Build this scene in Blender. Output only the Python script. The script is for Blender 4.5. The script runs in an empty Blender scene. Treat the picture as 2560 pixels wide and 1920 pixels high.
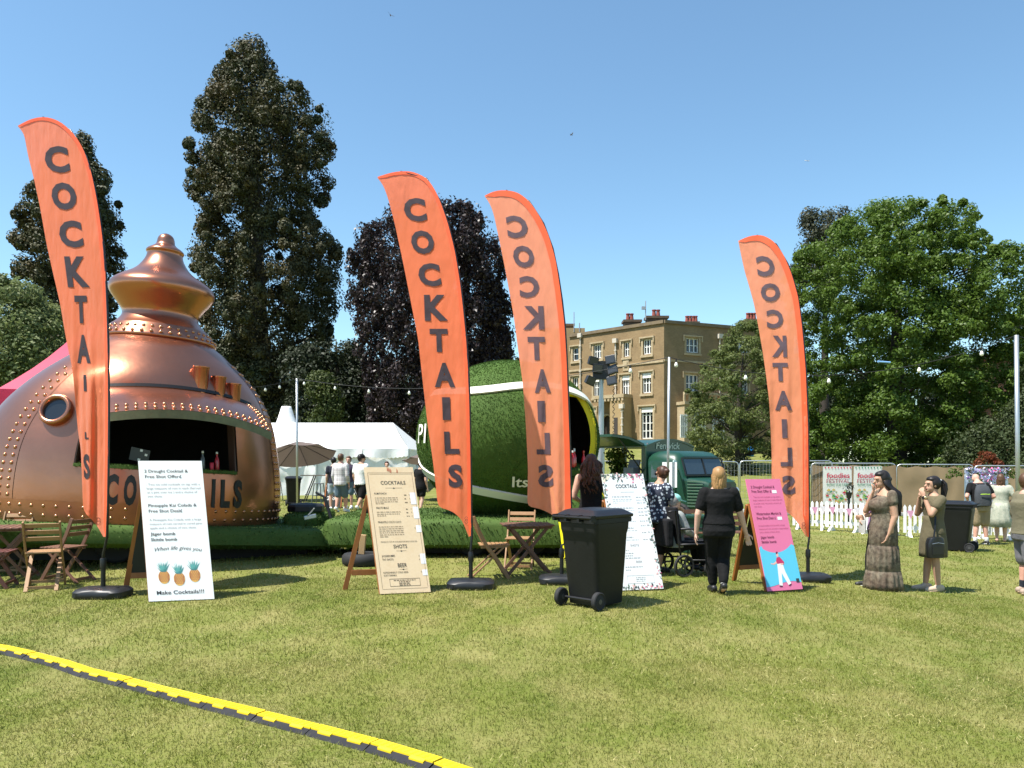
import bpy, bmesh, math, random
import numpy as np
from mathutils import Vector, Matrix, noise as mnoise
random.seed(7); rng = np.random.default_rng(7)
sc = bpy.context.scene
COL = sc.collection
PI = math.pi
R = math.radians

# ------------------------------------------------------------------ camera, sky, sun, exposure
F = 2000.0; EYE = 1.6; VH = 1155.0            # focal length and horizon row of the 2560 x 1920 photograph
cam = bpy.data.cameras.new('camera'); camo = bpy.data.objects.new('camera', cam); COL.objects.link(camo)
camo.location = (0, 0, EYE); camo.rotation_euler = (R(90), 0, 0)
cam.sensor_width = 36; cam.lens = F / 2560 * 36; cam.shift_y = (VH - 960) / 2560
cam.clip_start = .1; cam.clip_end = 6000
sc.camera = camo
SUNV = Vector((-.45, -.22, 1)).normalized()   # towards the sun
world = bpy.data.worlds.new('World'); sc.world = world; world.use_nodes = True
wn = world.node_tree.nodes; wl = world.node_tree.links
sky = wn.new('ShaderNodeTexSky'); sky.sky_type = 'NISHITA'; sky.sun_disc = False
sky.sun_elevation = math.asin(SUNV.z); sky.sun_rotation = math.atan2(SUNV.x, SUNV.y)
sky.air_density = 1.0; sky.dust_density = .3; sky.ozone_density = 1.0; sky.altitude = 0
tint = wn.new('ShaderNodeMix'); tint.data_type = 'RGBA'; tint.blend_type = 'MULTIPLY'; tint.inputs[0].default_value = 1; tint.inputs[7].default_value = (.86, 1.04, 1.04, 1)   # clear, slightly cyan summer sky
wl.new(sky.outputs[0], tint.inputs[6]); wl.new(tint.outputs[2], wn['Background'].inputs[0]); wn['Background'].inputs[1].default_value = .1
sun = bpy.data.lights.new('sun', 'SUN'); sun.energy = 4.6; sun.angle = R(.5); sun.color = (1, .955, .88)
suno = bpy.data.objects.new('sun', sun); COL.objects.link(suno)
suno.rotation_euler = SUNV.to_track_quat('Z', 'Y').to_euler(); suno.location = (-30, -15, 60)
sc.view_settings.view_transform = 'Standard'; sc.view_settings.look = 'None'
sc.view_settings.gamma = 1; sc.view_settings.exposure = 1.05
sc.cycles.max_bounces = 6; sc.cycles.transparent_max_bounces = 12; sc.cycles.use_denoising = True
sc.cycles.sample_clamp_indirect = 8

# ------------------------------------------------------------------ ground shape and picture helpers
def sstep(a, b, x):
    t = np.clip((x - a) / (b - a), 0, 1); return t * t * (3 - 2 * t)
def zg(x, y): return float(zgn(x, y))
def zgn(x, y):
    return (-.32 * sstep(1.0, 8.5, x) * (1 - sstep(26, 40, y)) + 3.3 * sstep(30, 74, y) * sstep(-12, 4, x) * (1 - sstep(17, 25, x)) + .6 * sstep(80, 160, y))
def Wp(px, py, d): return Vector(((px - 1280) / F * d, d, EYE + (VH - py) / F * d))
def G(px, py):
    z = 0.0
    for _ in range(8):
        d = F * (EYE - z) / (py - VH); x = (px - 1280) / F * d; z = zg(x, d)
    return Vector((x, d, z))
def GD(px, d):
    x = (px - 1280) / F * d; return Vector((x, d, zg(x, d)))

# ------------------------------------------------------------------ mesh builder
class MB:
    def __init__(s): s.v = []; s.f = []; s.sm = None
    def add(s, vs, fs):
        o = len(s.v); s.v.extend([tuple(p) for p in vs]); s.f.extend([tuple(i + o for i in q) for q in fs]); return s
    def box(s, c, size, M=None):
        hx, hy, hz = [a / 2 for a in size]; c = Vector(c)
        P = [Vector((x * hx, y * hy, z * hz)) for z in (-1, 1) for y in (-1, 1) for x in (-1, 1)]
        if M: P = [M @ p for p in P]
        return s.add([c + p for p in P], [(0, 2, 3, 1), (4, 5, 7, 6), (0, 1, 5, 4), (2, 6, 7, 3), (0, 4, 6, 2), (1, 3, 7, 5)])
    def bar(s, a, b, w, t, up=(0, 0, 1)):
        a = Vector(a); b = Vector(b); z = (b - a).normalized(); x = Vector(up).cross(z)
        if x.length < 1e-4: x = Vector((1, 0, 0)).cross(z)
        x.normalize(); y = z.cross(x)
        P = [p + x * w / 2 * i + y * t / 2 * j for p in (a, b) for j in (-1, 1) for i in (-1, 1)]
        return s.add(P, [(0, 2, 3, 1), (4, 5, 7, 6), (0, 1, 5, 4), (2, 6, 7, 3), (0, 4, 6, 2), (1, 3, 7, 5)])
    def tube(s, pts, r, n=8, cap=True):
        pts = [Vector(p) for p in pts]; m = len(pts)
        rr = [r] * m if isinstance(r, (int, float)) else list(r)
        t0 = (pts[1] - pts[0]).normalized(); x = t0.orthogonal().normalized(); V = []
        for i, p in enumerate(pts):
            t = (pts[min(i + 1, m - 1)] - pts[max(i - 1, 0)]).normalized()
            x = (x - t * x.dot(t)).normalized(); y = t.cross(x)
            V += [p + (x * math.cos(2 * PI * k / n) + y * math.sin(2 * PI * k / n)) * rr[i] for k in range(n)]
        Fs = [(i * n + k, i * n + (k + 1) % n, (i + 1) * n + (k + 1) % n, (i + 1) * n + k) for i in range(m - 1) for k in range(n)]
        if cap: Fs += [tuple(range(n - 1, -1, -1)), tuple((m - 1) * n + k for k in range(n))]
        return s.add(V, Fs)
    def loft(s, rings, cap=True):               # rings: lists of the same number of points
        n = len(rings[0]); m = len(rings); V = [p for r in rings for p in r]
        Fs = [(i * n + k, i * n + (k + 1) % n, (i + 1) * n + (k + 1) % n, (i + 1) * n + k) for i in range(m - 1) for k in range(n)]
        if cap: Fs += [tuple(range(n - 1, -1, -1)), tuple((m - 1) * n + k for k in range(n))]
        return s.add(V, Fs)
    def eloft(s, rr, n=20, pleat=None, cap=True):  # rr: (z, rx, ry, cx, cy)
        rings = []
        for i, q in enumerate(rr):
            z, rx, ry = q[:3]; cx, cy = (q[3], q[4]) if len(q) > 3 else (0, 0)
            ring = []
            for k in range(n):
                a = 2 * PI * k / n; g = 1 + (pleat(a, i, z) if pleat else 0)
                ring.append((cx + rx * g * math.cos(a), cy + ry * g * math.sin(a), z))
            rings.append(ring)
        return s.loft(rings, cap)
    def lathe(s, prof, n=24, c=(0, 0, 0), cap=True):
        return s.loft([[(c[0] + r * math.cos(2 * PI * k / n), c[1] + r * math.sin(2 * PI * k / n), c[2] + z) for k in range(n)] for r, z in prof], cap)
    def ell(s, c, r, M=None, nu=14, nv=9):
        c = Vector(c); r = (r, r, r) if isinstance(r, (int, float)) else r
        V = []; 
        for i in range(1, nv):
            t = PI * i / nv
            for k in range(nu):
                a = 2 * PI * k / nu; V.append(Vector((r[0] * math.sin(t) * math.cos(a), r[1] * math.sin(t) * math.sin(a), r[2] * math.cos(t))))
        V.append(Vector((0, 0, r[2]))); V.append(Vector((0, 0, -r[2])))
        if M: V = [M @ p for p in V]
        a = len(V) - 2; b = a + 1
        Fs = [(i * nu + k, (i + 1) * nu + k, (i + 1) * nu + (k + 1) % nu, i * nu + (k + 1) % nu) for i in range(nv - 2) for k in range(nu)]
        Fs += [(a, k, (k + 1) % nu) for k in range(nu)] + [(b, (nv - 2) * nu + (k + 1) % nu, (nv - 2) * nu + k) for k in range(nu)]
        return s.add([c + p for p in V], Fs)
    def cap(s, a, b, ra, rb, n=10):             # tapered limb with round ends
        a = Vector(a); b = Vector(b); t = b - a; L = t.length
        if L < 1e-5: return s.ell(a, ra)
        t /= L
        P = [a - t * ra, a - t * ra * .8, a - t * ra * .45, a, b, b + t * rb * .45, b + t * rb * .8, b + t * rb]
        return s.tube(P, [ra * .12, ra * .6, ra * .89, ra, rb, rb * .89, rb * .6, rb * .12], n)
    def prism(s, poly, o, u, v, depth):         # polygon in the (u,v) frame pushed along u x v
        o = Vector(o); u = Vector(u); v = Vector(v); w = u.cross(v).normalized() * depth; n = len(poly)
        P = [o + u * a + v * b for a, b in poly]
        return s.add(P + [p + w for p in P], [tuple(range(n - 1, -1, -1)), tuple(range(n, 2 * n))] + [(i, (i + 1) % n, (i + 1) % n + n, i + n) for i in range(n)])
    def grid(s, fn, nu, nv):
        V = [fn(i / nu, j / nv) for j in range(nv + 1) for i in range(nu + 1)]
        return s.add(V, [(j * (nu + 1) + i, j * (nu + 1) + i + 1, (j + 1) * (nu + 1) + i + 1, (j + 1) * (nu + 1) + i) for j in range(nv) for i in range(nu)])
    def mesh(s, name, smooth=False):
        me = bpy.data.meshes.new(name); me.from_pydata(s.v, [], s.f); me.update()
        if smooth: me.polygons.foreach_set('use_smooth', [True] * len(me.polygons))
        return me
    def build(s, name, m, parent=None, smooth=False, bevel=0, fix=True):
        me = s.mesh(name, smooth)
        if fix:
            bm = bmesh.new(); bm.from_mesh(me); bmesh.ops.recalc_face_normals(bm, faces=bm.faces); bm.to_mesh(me); bm.free()
        o = link(name, me, m, parent)
        if bevel:
            b = o.modifiers.new('bevel', 'BEVEL'); b.width = bevel; b.segments = 2; b.limit_method = 'ANGLE'; b.angle_limit = R(35)
        if smooth == 2: autosmooth(me)
        return o
def autosmooth(me, ang=40):
    bm = bmesh.new(); bm.from_mesh(me)
    for e in bm.edges:
        if len(e.link_faces) == 2 and e.calc_face_angle(0) > R(ang): e.smooth = False
    bm.to_mesh(me); bm.free()
def link(name, me, m=None, parent=None):
    o = bpy.data.objects.new(name, me); COL.objects.link(o)
    if m and me is not None and not me.materials: me.materials.append(m)
    if parent: o.parent = parent
    return o
def tag(o, label, cat, group=None):
    o['label'] = label; o['category'] = cat
    if group: o['group'] = group
    return o
def thing(name, label, cat, loc=(0, 0, 0), rz=0, group=None):
    o = bpy.data.objects.new(name, None); COL.objects.link(o); o.location = loc; o.rotation_euler = (0, 0, rz); o.empty_display_size = .2
    return tag(o, label, cat, group)
def struct(o): o['kind'] = 'structure'; return o
def copy_tree(o, parent=None):
    c = o.copy(); COL.objects.link(c)
    if parent: c.parent = parent
    for ch in list(o.children): copy_tree(ch, c)
    return c
def np_mesh(name, V, Q):
    V = np.asarray(V, np.float32).reshape(-1, 3); Q = np.asarray(Q, np.int32); k = Q.shape[1]
    me = bpy.data.meshes.new(name); me.vertices.add(len(V)); me.vertices.foreach_set('co', V.ravel())
    me.loops.add(Q.size); me.loops.foreach_set('vertex_index', Q.ravel())
    me.polygons.add(len(Q)); me.polygons.foreach_set('loop_start', np.arange(0, Q.size, k, dtype=np.int32))
    me.update(calc_edges=True); return me

# ------------------------------------------------------------------ lettering
_tc = {}
def glyphs(sx, bold=0.0, space=1.0):
    key = (sx, bold, space)
    if key not in _tc:
        cu = bpy.data.curves.new('t', 'FONT'); cu.body = sx; cu.offset = bold; cu.space_character = space; cu.resolution_u = 3
        ob = bpy.data.objects.new('t', cu); COL.objects.link(ob); dg = bpy.context.evaluated_depsgraph_get()
        me = bpy.data.meshes.new_from_object(ob.evaluated_get(dg))
        V = np.array([v.co[:2] for v in me.vertices]).reshape(-1, 2); Fc = [tuple(p.vertices) for p in me.polygons]
        bpy.data.objects.remove(ob); bpy.data.curves.remove(cu); bpy.data.meshes.remove(me); _tc[key] = (V, Fc)
    return _tc[key]
def text_fit(mb, s, fn, u, v, w=None, h=.05, bold=0.0, align='l', slant=0, curve=None):
    """letters with capital height h; width w if given; fn(u,v) -> point"""
    V, Fc = glyphs(s, bold)
    if not len(V): return
    H = glyphs('H', bold)[0]; k = h / (H[:, 1].max() - H[:, 1].min())
    x0, x1 = V[:, 0].min(), V[:, 0].max(); kx = (w / (x1 - x0)) if w else k
    L = (x1 - x0) * kx
    if align == 'c': u -= L / 2
    P = []
    for x, y in V:
        a = (x - x0) * kx + slant * y * k; b = y * k
        if curve: b += curve(a / L)
        P.append(fn(u + a, v + b))
    mb.add(P, Fc)
def glyph_rect(s, bold=.02, mirror=False, maxe=.08):
    """glyph normalised to the unit square and cut fine enough to drape"""
    V, Fc = glyphs(s, bold); lo = V.min(0); hi = V.max(0); N = (V - lo) / (hi - lo)
    if mirror: N[:, 0] = 1 - N[:, 0]
    bm = bmesh.new(); vs = [bm.verts.new((x, y, 0)) for x, y in N]
    for q in Fc:
        try: bm.faces.new([vs[i] for i in q])
        except ValueError: pass
    for c in np.arange(.125, 1, .125):
        for no in ((1, 0, 0), (0, 1, 0)):
            bmesh.ops.bisect_plane(bm, geom=bm.verts[:] + bm.edges[:] + bm.faces[:], plane_co=(c, c, 0), plane_no=no)
    bm.verts.index_update(); out = ([tuple(v.co[:2]) for v in bm.verts], [tuple(v.index for v in fc.verts) for fc in bm.faces]); bm.free()
    return out

# ------------------------------------------------------------------ materials
_mc = {}
def M(name, col, rough=.6, metal=0, var=None, bump=None, spec=.5, transl=0, coat=0, alpha=0, emit=0, coord='Object', stretch=None, sheen=0):
    if name in _mc: return _mc[name]
    m = bpy.data.materials.new(name); m.use_nodes = True; nt = m.node_tree; N = nt.nodes; L = nt.links
    b = N['Principled BSDF']; out = N['Material Output']
    b.inputs['Base Color'].default_value = (*col, 1); b.inputs['Roughness'].default_value = rough; b.inputs['Metallic'].default_value = metal
    b.inputs['Specular IOR Level'].default_value = spec
    if coat: b.inputs['Coat Weight'].default_value = coat; b.inputs['Coat Roughness'].default_value = .08
    if sheen: b.inputs['Sheen Weight'].default_value = sheen
    if emit: b.inputs['Emission Color'].default_value = (*col, 1); b.inputs['Emission Strength'].default_value = emit
    vec = None
    if var or bump:
        tc = N.new('ShaderNodeTexCoord'); mp = N.new('ShaderNodeMapping'); L.new(tc.outputs[coord], mp.inputs[0]); vec = mp.outputs[0]
        if stretch: mp.inputs['Scale'].default_value = stretch
    src = None
    if var:                                    # [(scale, colour, amount)...]
        for sca, c2, amt in (var if isinstance(var, list) else [var]):
            nz = N.new('ShaderNodeTexNoise'); nz.inputs['Scale'].default_value = sca; nz.inputs['Detail'].default_value = 5; nz.inputs['Roughness'].default_value = .62
            L.new(vec, nz.inputs['Vector'])
            rp = N.new('ShaderNodeMapRange'); rp.inputs[1].default_value = .38; rp.inputs[2].default_value = .66; rp.inputs[3].default_value = 0; rp.inputs[4].default_value = amt
            L.new(nz.outputs[0], rp.inputs[0])
            mx = N.new('ShaderNodeMix'); mx.data_type = 'RGBA'; L.new(rp.outputs[0], mx.inputs[0])
            if src: L.new(src, mx.inputs[6])
            else: mx.inputs[6].default_value = (*col, 1)
            mx.inputs[7].default_value = (*c2, 1); src = mx.outputs[2]
        L.new(src, b.inputs['Base Color'])
    if bump:
        nz = N.new('ShaderNodeTexNoise'); nz.inputs['Scale'].default_value = bump[0]; nz.inputs['Detail'].default_value = 4; L.new(vec, nz.inputs['Vector'])
        bp = N.new('ShaderNodeBump'); bp.inputs['Strength'].default_value = bump[1]; bp.inputs['Distance'].default_value = bump[2] if len(bump) > 2 else .01
        L.new(nz.outputs[0], bp.inputs['Height']); L.new(bp.outputs[0], b.inputs['Normal'])
    sh = b.outputs[0]
    if transl:
        tr = N.new('ShaderNodeBsdfTranslucent'); tr.inputs[0].default_value = (*col, 1)
        if src: L.new(src, tr.inputs[0])
        ms = N.new('ShaderNodeMixShader'); ms.inputs[0].default_value = transl; L.new(sh, ms.inputs[1]); L.new(tr.outputs[0], ms.inputs[2]); sh = ms.outputs[0]
    if alpha:
        tp = N.new('ShaderNodeBsdfTransparent'); ms = N.new('ShaderNodeMixShader'); ms.inputs[0].default_value = alpha
        L.new(sh, ms.inputs[1]); L.new(tp.outputs[0], ms.inputs[2]); sh = ms.outputs[0]
    if sh is not b.outputs[0]: L.new(sh, out.inputs[0])
    _mc[name] = m; return m
def grass_mat(name, greens, straw, rough=.7, transl=0):
    """lawn colour: broad patches, medium mottling and fine specks, all from position"""
    m = bpy.data.materials.new(name); m.use_nodes = True; N = m.node_tree.nodes; L = m.node_tree.links; b = N['Principled BSDF']
    geo = N.new('ShaderNodeNewGeometry'); src = None
    def layer(scale, lo, hi, c, amt, sq=1.0):
        nonlocal src
        mp = N.new('ShaderNodeMapping'); mp.inputs['Scale'].default_value = (1, sq, 1); L.new(geo.outputs['Position'], mp.inputs[0])
        nz = N.new('ShaderNodeTexNoise'); nz.inputs['Scale'].default_value = scale; nz.inputs['Detail'].default_value = 6; nz.inputs['Roughness'].default_value = .65; L.new(mp.outputs[0], nz.inputs['Vector'])
        rp = N.new('ShaderNodeMapRange'); rp.inputs[1].default_value = lo; rp.inputs[2].default_value = hi; rp.inputs[4].default_value = amt; L.new(nz.outputs[0], rp.inputs[0])
        mx = N.new('ShaderNodeMix'); mx.data_type = 'RGBA'; L.new(rp.outputs[0], mx.inputs[0])
        if src: L.new(src, mx.inputs[6])
        else: mx.inputs[6].default_value = (*greens[0], 1)
        mx.inputs[7].default_value = (*c, 1); src = mx.outputs[2]
    layer(.55, .4, .66, greens[1], .9, .5)
    layer(1.7, .42, .7, straw, .75, .6)
    layer(22, .5, .72, straw, .55)
    layer(60, .5, .75, greens[2], .6)
    L.new(src, b.inputs['Base Color']); b.inputs['Roughness'].default_value = rough; b.inputs['Specular IOR Level'].default_value = .25
    if transl:
        tr = N.new('ShaderNodeBsdfTranslucent'); L.new(src, tr.inputs[0]); ms = N.new('ShaderNodeMixShader'); ms.inputs[0].default_value = transl
        L.new(b.outputs[0], ms.inputs[1]); L.new(tr.outputs[0], ms.inputs[2]); L.new(ms.outputs[0], N['Material Output'].inputs[0])
    return m
# ------------------------------------------------------------------ ground
lawn_m = grass_mat('lawn_soil', [(.14, .155, .027), (.10, .13, .016), (.08, .11, .016)], (.26, .225, .085), .85)
blade_m = grass_mat('grass_blades', [(.172, .188, .03), (.115, .155, .018), (.09, .128, .018)], (.37, .315, .115), .5, .3)
def axis(stops):
    out = []
    for a, b, n in stops: out += list(np.linspace(a, b, n, endpoint=False))
    return out + [stops[-1][1]]
gx = axis([(-1500, -200, 8), (-200, -40, 16), (-40, 40, 80), (40, 200, 16), (200, 1500, 8)])
gy = axis([(-300, -10, 8), (-10, 40, 50), (40, 110, 35), (110, 300, 10), (300, 3000, 10)])
gm = MB(); gm.add([(x, y, zg(x, y)) for y in gy for x in gx], [(j * len(gx) + i, j * len(gx) + i + 1, (j + 1) * len(gx) + i + 1, (j + 1) * len(gx) + i) for j in range(len(gy) - 1) for i in range(len(gx) - 1)])
ground = struct(gm.build('ground', lawn_m, smooth=True, fix=False))

# ------------------------------------------------------------------ trees
def leaves(C, size, out=None, up=.35, aspect=.55, droop=0.0, outw=1.3):
    """one four-cornered leaf (or spray) per centre, with random facing"""
    n = len(C); C = np.asarray(C, np.float32)
    nr = rng.normal(size=(n, 3)); nr /= np.linalg.norm(nr, axis=1)[:, None]
    nr[:, 2] += up
    if out is not None: nr += out * outw
    nr /= np.linalg.norm(nr, axis=1)[:, None] + 1e-9
    t = rng.normal(size=(n, 3)); t[:, 2] -= droop
    t -= nr * (t * nr).sum(1)[:, None]; t /= np.linalg.norm(t, axis=1)[:, None] + 1e-9
    b = np.cross(nr, t); s = (size * rng.uniform(.6, 1.35, n))[:, None].astype(np.float32)
    fold = nr * s * .18
    V = np.stack([C - t * s * .5, C + b * s * aspect * .5 + fold, C + t * s * .5, C - b * s * aspect * .5 + fold], 1)
    return V.reshape(-1, 3), np.arange(4 * n).reshape(n, 4)
def blob_leaves(blobs, per, size, shell=.55, **k):
    Cs = []; Os = []
    for c, r in blobs:
        n = max(4, int(per * rng.uniform(.7, 1.3)))
        u = rng.normal(size=(n, 3)); u /= np.linalg.norm(u, axis=1)[:, None]
        rad = rng.uniform(shell ** 2, 1.15, n) ** .5; u[:, 2] = np.where(u[:, 2] < 0, u[:, 2] * .75, u[:, 2])
        Cs.append(np.array(c) + u * rad[:, None] * np.array(r)); Os.append(u)
    return leaves(np.concatenate(Cs), size, np.concatenate(Os), **k)
def sil_blobs(rows, d, n, rad, depth=1.0, inner=.35, flat=1.0, yoff=0):
    """blob centres filling a round crown whose outline is given as (row, left, right)"""
    rows = sorted(rows); ys = np.array([r[0] for r in rows]); lo = np.array([r[1] for r in rows]); hi = np.array([r[2] for r in rows])
    wt = hi - lo; cum = np.concatenate([[0], np.cumsum((wt[1:] + wt[:-1]) / 2 * np.diff(ys))]); cum /= cum[-1]
    out = []
    for i in range(n):
        py = np.interp((i + rng.random()) / n, cum, ys); l = np.interp(py, ys, lo); r = np.interp(py, ys, hi); m = (l + r) / 2; h = (r - l) / 2
        a = rng.uniform(0, 2 * PI); q = math.sqrt(rng.uniform(inner, 1))
        s = rad * rng.uniform(.5, 1.45); py = max(py, ys[0] + s * flat * F / d * .85); l = np.interp(py, ys, lo); r = np.interp(py, ys, hi); m = (l + r) / 2; h = (r - l) / 2; hm = max(h / F * d - s * .8, .1)
        c = Wp(m, py, d); c = c + Vector((math.cos(a) * q * hm, math.sin(a) * q * hm * depth + yoff, 0))
        out.append((c, (s, s, s * flat)))
    return out
def tree(name, label, base, top, r0, blobs, per, size, leafm, barkm, limbs=14, cat='tree', group=None, trunks=None, **k):
    t = thing(name, label, cat, base, 0, group); mb = MB(); B = Vector(base)
    T = Vector(top) - B; bend = Vector((random.uniform(-.3, .3), random.uniform(-.3, .3), 0))
    path = [T * s + bend * math.sin(s * PI) for s in (0, .1, .3, .5, .75, 1)]; path[0].z -= .2
    mb.tube(path, [r0 * 1.35, r0, r0 * .85, r0 * .62, r0 * .35, r0 * .08], 10)
    tr = mb.build('trunk', barkm, t, smooth=True)
    lm = MB()
    for c, r in random.sample(blobs, min(limbs, len(blobs))):
        q = Vector(c) - B; s = max(.12, min(.85, (q.z - math.hypot(q.x - T.x * .5, q.y - T.y * .5) * .45) / max(T.z, .1))); p0 = T * s
        mid = p0.lerp(q, .55) + Vector((0, 0, .06 * (q - p0).length)); lm.tube([p0, mid, q], [r0 * .22 * (1.1 - s), r0 * .09, r0 * .025], 6)
    if limbs: lm.build('limb', barkm, t, smooth=True)
    V, Q = blob_leaves(blobs, per, size, **k)
    me = np_mesh('crown', V - np.array(base, np.float32), Q); link('crown', me, leafm, t)
    return t
def leafM(name, a, b, c, sc1=.35, sc2=2.0, transl=.3, rough=.6):
    return M(name, a, rough, var=[(sc1, b, .85), (sc2, c, .6)], transl=transl, spec=.3)
bark = M('bark', (.045, .034, .026), .9, var=(6, (.025, .02, .016), .8), bump=(14, .6, .05))
seq_m = leafM('sequoia_foliage', (.050, .062, .024), (.115, .082, .034), (.032, .042, .02), .28, 1.2, .15)
beech_m = leafM('copper_beech_foliage', (.030, .020, .021), (.022, .016, .017), (.05, .034, .032), .3, 1.5, .12, .4)
lime_m = leafM('broadleaf_foliage', (.088, .148, .02), (.058, .112, .015), (.125, .185, .03), .3, 1.6, .35, .5)
pale_m = leafM('pale_foliage', (.17, .21, .08), (.12, .165, .05), (.20, .23, .10), .3, 1.6, .4)
dark_m = leafM('dark_foliage', (.02, .03, .012), (.03, .04, .014), (.014, .02, .01), .25, 1.6, .15)
olive_m = leafM('eucalyptus_foliage', (.06, .07, .038), (.08, .075, .045), (.04, .05, .028), .4, 2, .2)
small_m = leafM('small_tree_foliage', (.125, .155, .046), (.09, .125, .03), (.16, .19, .06), .4, 2, .4)

big_seq = [(100, 622, 652), (130, 585, 672), (160, 560, 690), (200, 528, 700), (225, 520, 740), (240, 515, 795), (300, 490, 830), (370, 474, 842), (430, 470, 838), (480, 474, 825), (540, 492, 805), (575, 500, 812), (610, 482, 850), (650, 478, 868), (700, 490, 862), (760, 492, 850), (830, 500, 835), (900, 520, 810), (1000, 560, 790), (1080, 580, 780)]
bl = sil_blobs(big_seq, 72, 400, 1.15, .9, .2, 1.2) + sil_blobs(big_seq, 72, 220, .6, 1, .85, 1.1)
tree('sequoia_tree', 'tallest dark conifer with twin tops behind the copper still bar', GD(660, 72), Wp(630, 120, 72), 1.1, bl, 300, .27, seq_m, bark, 50, up=.3, droop=.6, shell=.55)
left_seq = [(335, 195, 210), (370, 185, 222), (420, 120, 255), (460, 85, 285), (520, 60, 298), (580, 40, 302), (640, 32, 300), (700, 48, 290), (760, 45, 285), (830, 40, 285), (920, 40, 290)]
bl = sil_blobs(left_seq, 92, 190, 1.4, .9, .3, 1.2) + sil_blobs(left_seq, 92, 80, .8, 1, .85, 1.1)
tree('sequoia_tree', 'dark conifer half hidden by the leftmost orange flag', GD(170, 92), Wp(200, 350, 92), .9, bl, 220, .42, seq_m, bark, 24, up=.3, droop=.5, shell=.55)
beech = [(512, 1085, 1180), (530, 1040, 1195), (560, 960, 1215), (580, 925, 1235), (610, 880, 1250), (650, 865, 1265), (700, 862, 1275), (750, 865, 1280), (800, 870, 1290), (850, 880, 1300), (900, 890, 1290), (980, 900, 1280), (1080, 900, 1270)]
bl = sil_blobs(beech, 60, 380, .85, .9, .15, 1.3) + sil_blobs(beech, 60, 300, .42, 1, .75, 2.2)
tree('copper_beech_tree', 'wide dark purple copper beech behind the green ball bar', GD(1090, 60), Wp(1090, 540, 60), .8, bl, 180, .25, beech_m, bark, 50, up=.2, droop=1.2, shell=.4, outw=.9)
bl = sil_blobs([(855, 800, 850), (880, 730, 930), (920, 690, 960), (1000, 680, 1000), (1100, 680, 1010)], 66, 150, 1.1, .7, .2)
tree('dark_tree', 'low dark tree between the tall conifer and the beech above the white marquee', GD(840, 66), Wp(840, 850, 66), .5, bl, 200, .30, dark_m, bark, 10, shell=.4)
bl = sil_blobs([(930, 770, 815), (970, 765, 850), (1060, 760, 880)], 56, 26, .75, .7, .2)
tree('yew_shrub', 'yellow green shrub behind the ridge of the white marquee', GD(815, 56), Wp(815, 960, 56), .2, bl, 200, .2, leafM('shrub_foliage', (.06, .085, .02), (.085, .1, .025), (.04, .06, .015)), bark, 4, 'shrub')
bl = sil_blobs([(690, -90, 40), (730, -120, 90), (770, -130, 160), (830, -140, 190), (900, -150, 210), (1000, -150, 220)], 62, 120, 1.1, .8, .2)
tree('broadleaf_tree', 'pale green leafy tree at the left edge above the red gazebo', GD(20, 62), Wp(20, 760, 62), .5, bl, 250, .3, pale_m, bark, 10)
lime = [(505, 2200, 2215), (520, 2150, 2225), (540, 2130, 2420), (580, 2040, 2430), (610, 1990, 2440), (640, 1968, 2470), (690, 1965, 2540), (740, 1970, 2570), (800, 1975, 2580), (880, 1975, 2585), (960, 1978, 2570), (1040, 1985, 2540), (1110, 1990, 2500), (1210, 1995, 2480)]
bl = sil_blobs(lime, 60, 760, .85, .95, .05, .8) + sil_blobs(lime, 60, 300, .5, 1, .8, .9)
tree('broadleaf_tree', 'large round bright green tree on the right behind the hessian fence', GD(2240, 60), Wp(2240, 600, 60), .75, bl, 215, .235, lime_m, bark, 20, shell=.35, up=.5, outw=.9)
bl = sil_blobs([(522, 2020, 2105), (545, 1995, 2128), (600, 1985, 2130), (660, 1965, 2120), (760, 1960, 2100)], 78, 60, 1.0, .9, .2)
tree('eucalyptus_tree', 'grey green treetop showing above the large bright tree', GD(2055, 78), Wp(2060, 540, 78), .5, bl, 240, .26, olive_m, bark, 8)
st = [(800, 1850, 1900), (830, 1820, 1960), (870, 1780, 1985), (920, 1745, 2000), (970, 1715, 2005), (1030, 1700, 2005), (1080, 1705, 1990), (1120, 1730, 1960), (1140, 1760, 1940)]
bl = sil_blobs(st, 47, 190, .5, .9, .2, .7) + sil_blobs(st, 47, 110, .3, 1, .85, .8)
tree('small_tree', 'small leafy tree on the lawn in front of the brick mansion', GD(1852, 47), Wp(1860, 880, 47), .28, bl, 150, .15, small_m, bark, 40, up=.5, shell=.4)
bl = sil_blobs([(1140, 1800, 1870), (1165, 1755, 1900), (1210, 1760, 1890)], 45, 18, .45, .7, .2)
tree('shrub', 'dark shrub at the foot of the small tree behind the wire fence', GD(1830, 45), Wp(1830, 1150, 45), .08, bl, 180, .13, dark_m, bark, 3, 'shrub')
bl = sil_blobs([(900, 2560, 2660), (990, 2545, 2680), (1075, 2430, 2680), (1120, 2350, 2680), (1205, 2300, 2680)], 50, 120, .8, .7, .2)
tree('evergreen_shrub', 'green feathery shrub below the red brick building at the right edge', GD(2500, 50), Wp(2500, 1060, 50), .2, bl, 230, .2, leafM('evergreen_foliage', (.045, .065, .022), (.03, .045, .015), (.06, .08, .025)), bark, 4, 'shrub')
bl = sil_blobs([(1130, 2450, 2490), (1160, 2430, 2510), (1190, 2430, 2510)], 40, 12, .35, .7, .2)
tree('maple_shrub', 'small rust red shrub above the fence near the right lamp pole', GD(2470, 40), Wp(2470, 1145, 40), .06, bl, 150, .12, leafM('red_foliage', (.16, .035, .015), (.1, .03, .015), (.2, .06, .02)), bark, 2, 'shrub')
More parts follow.
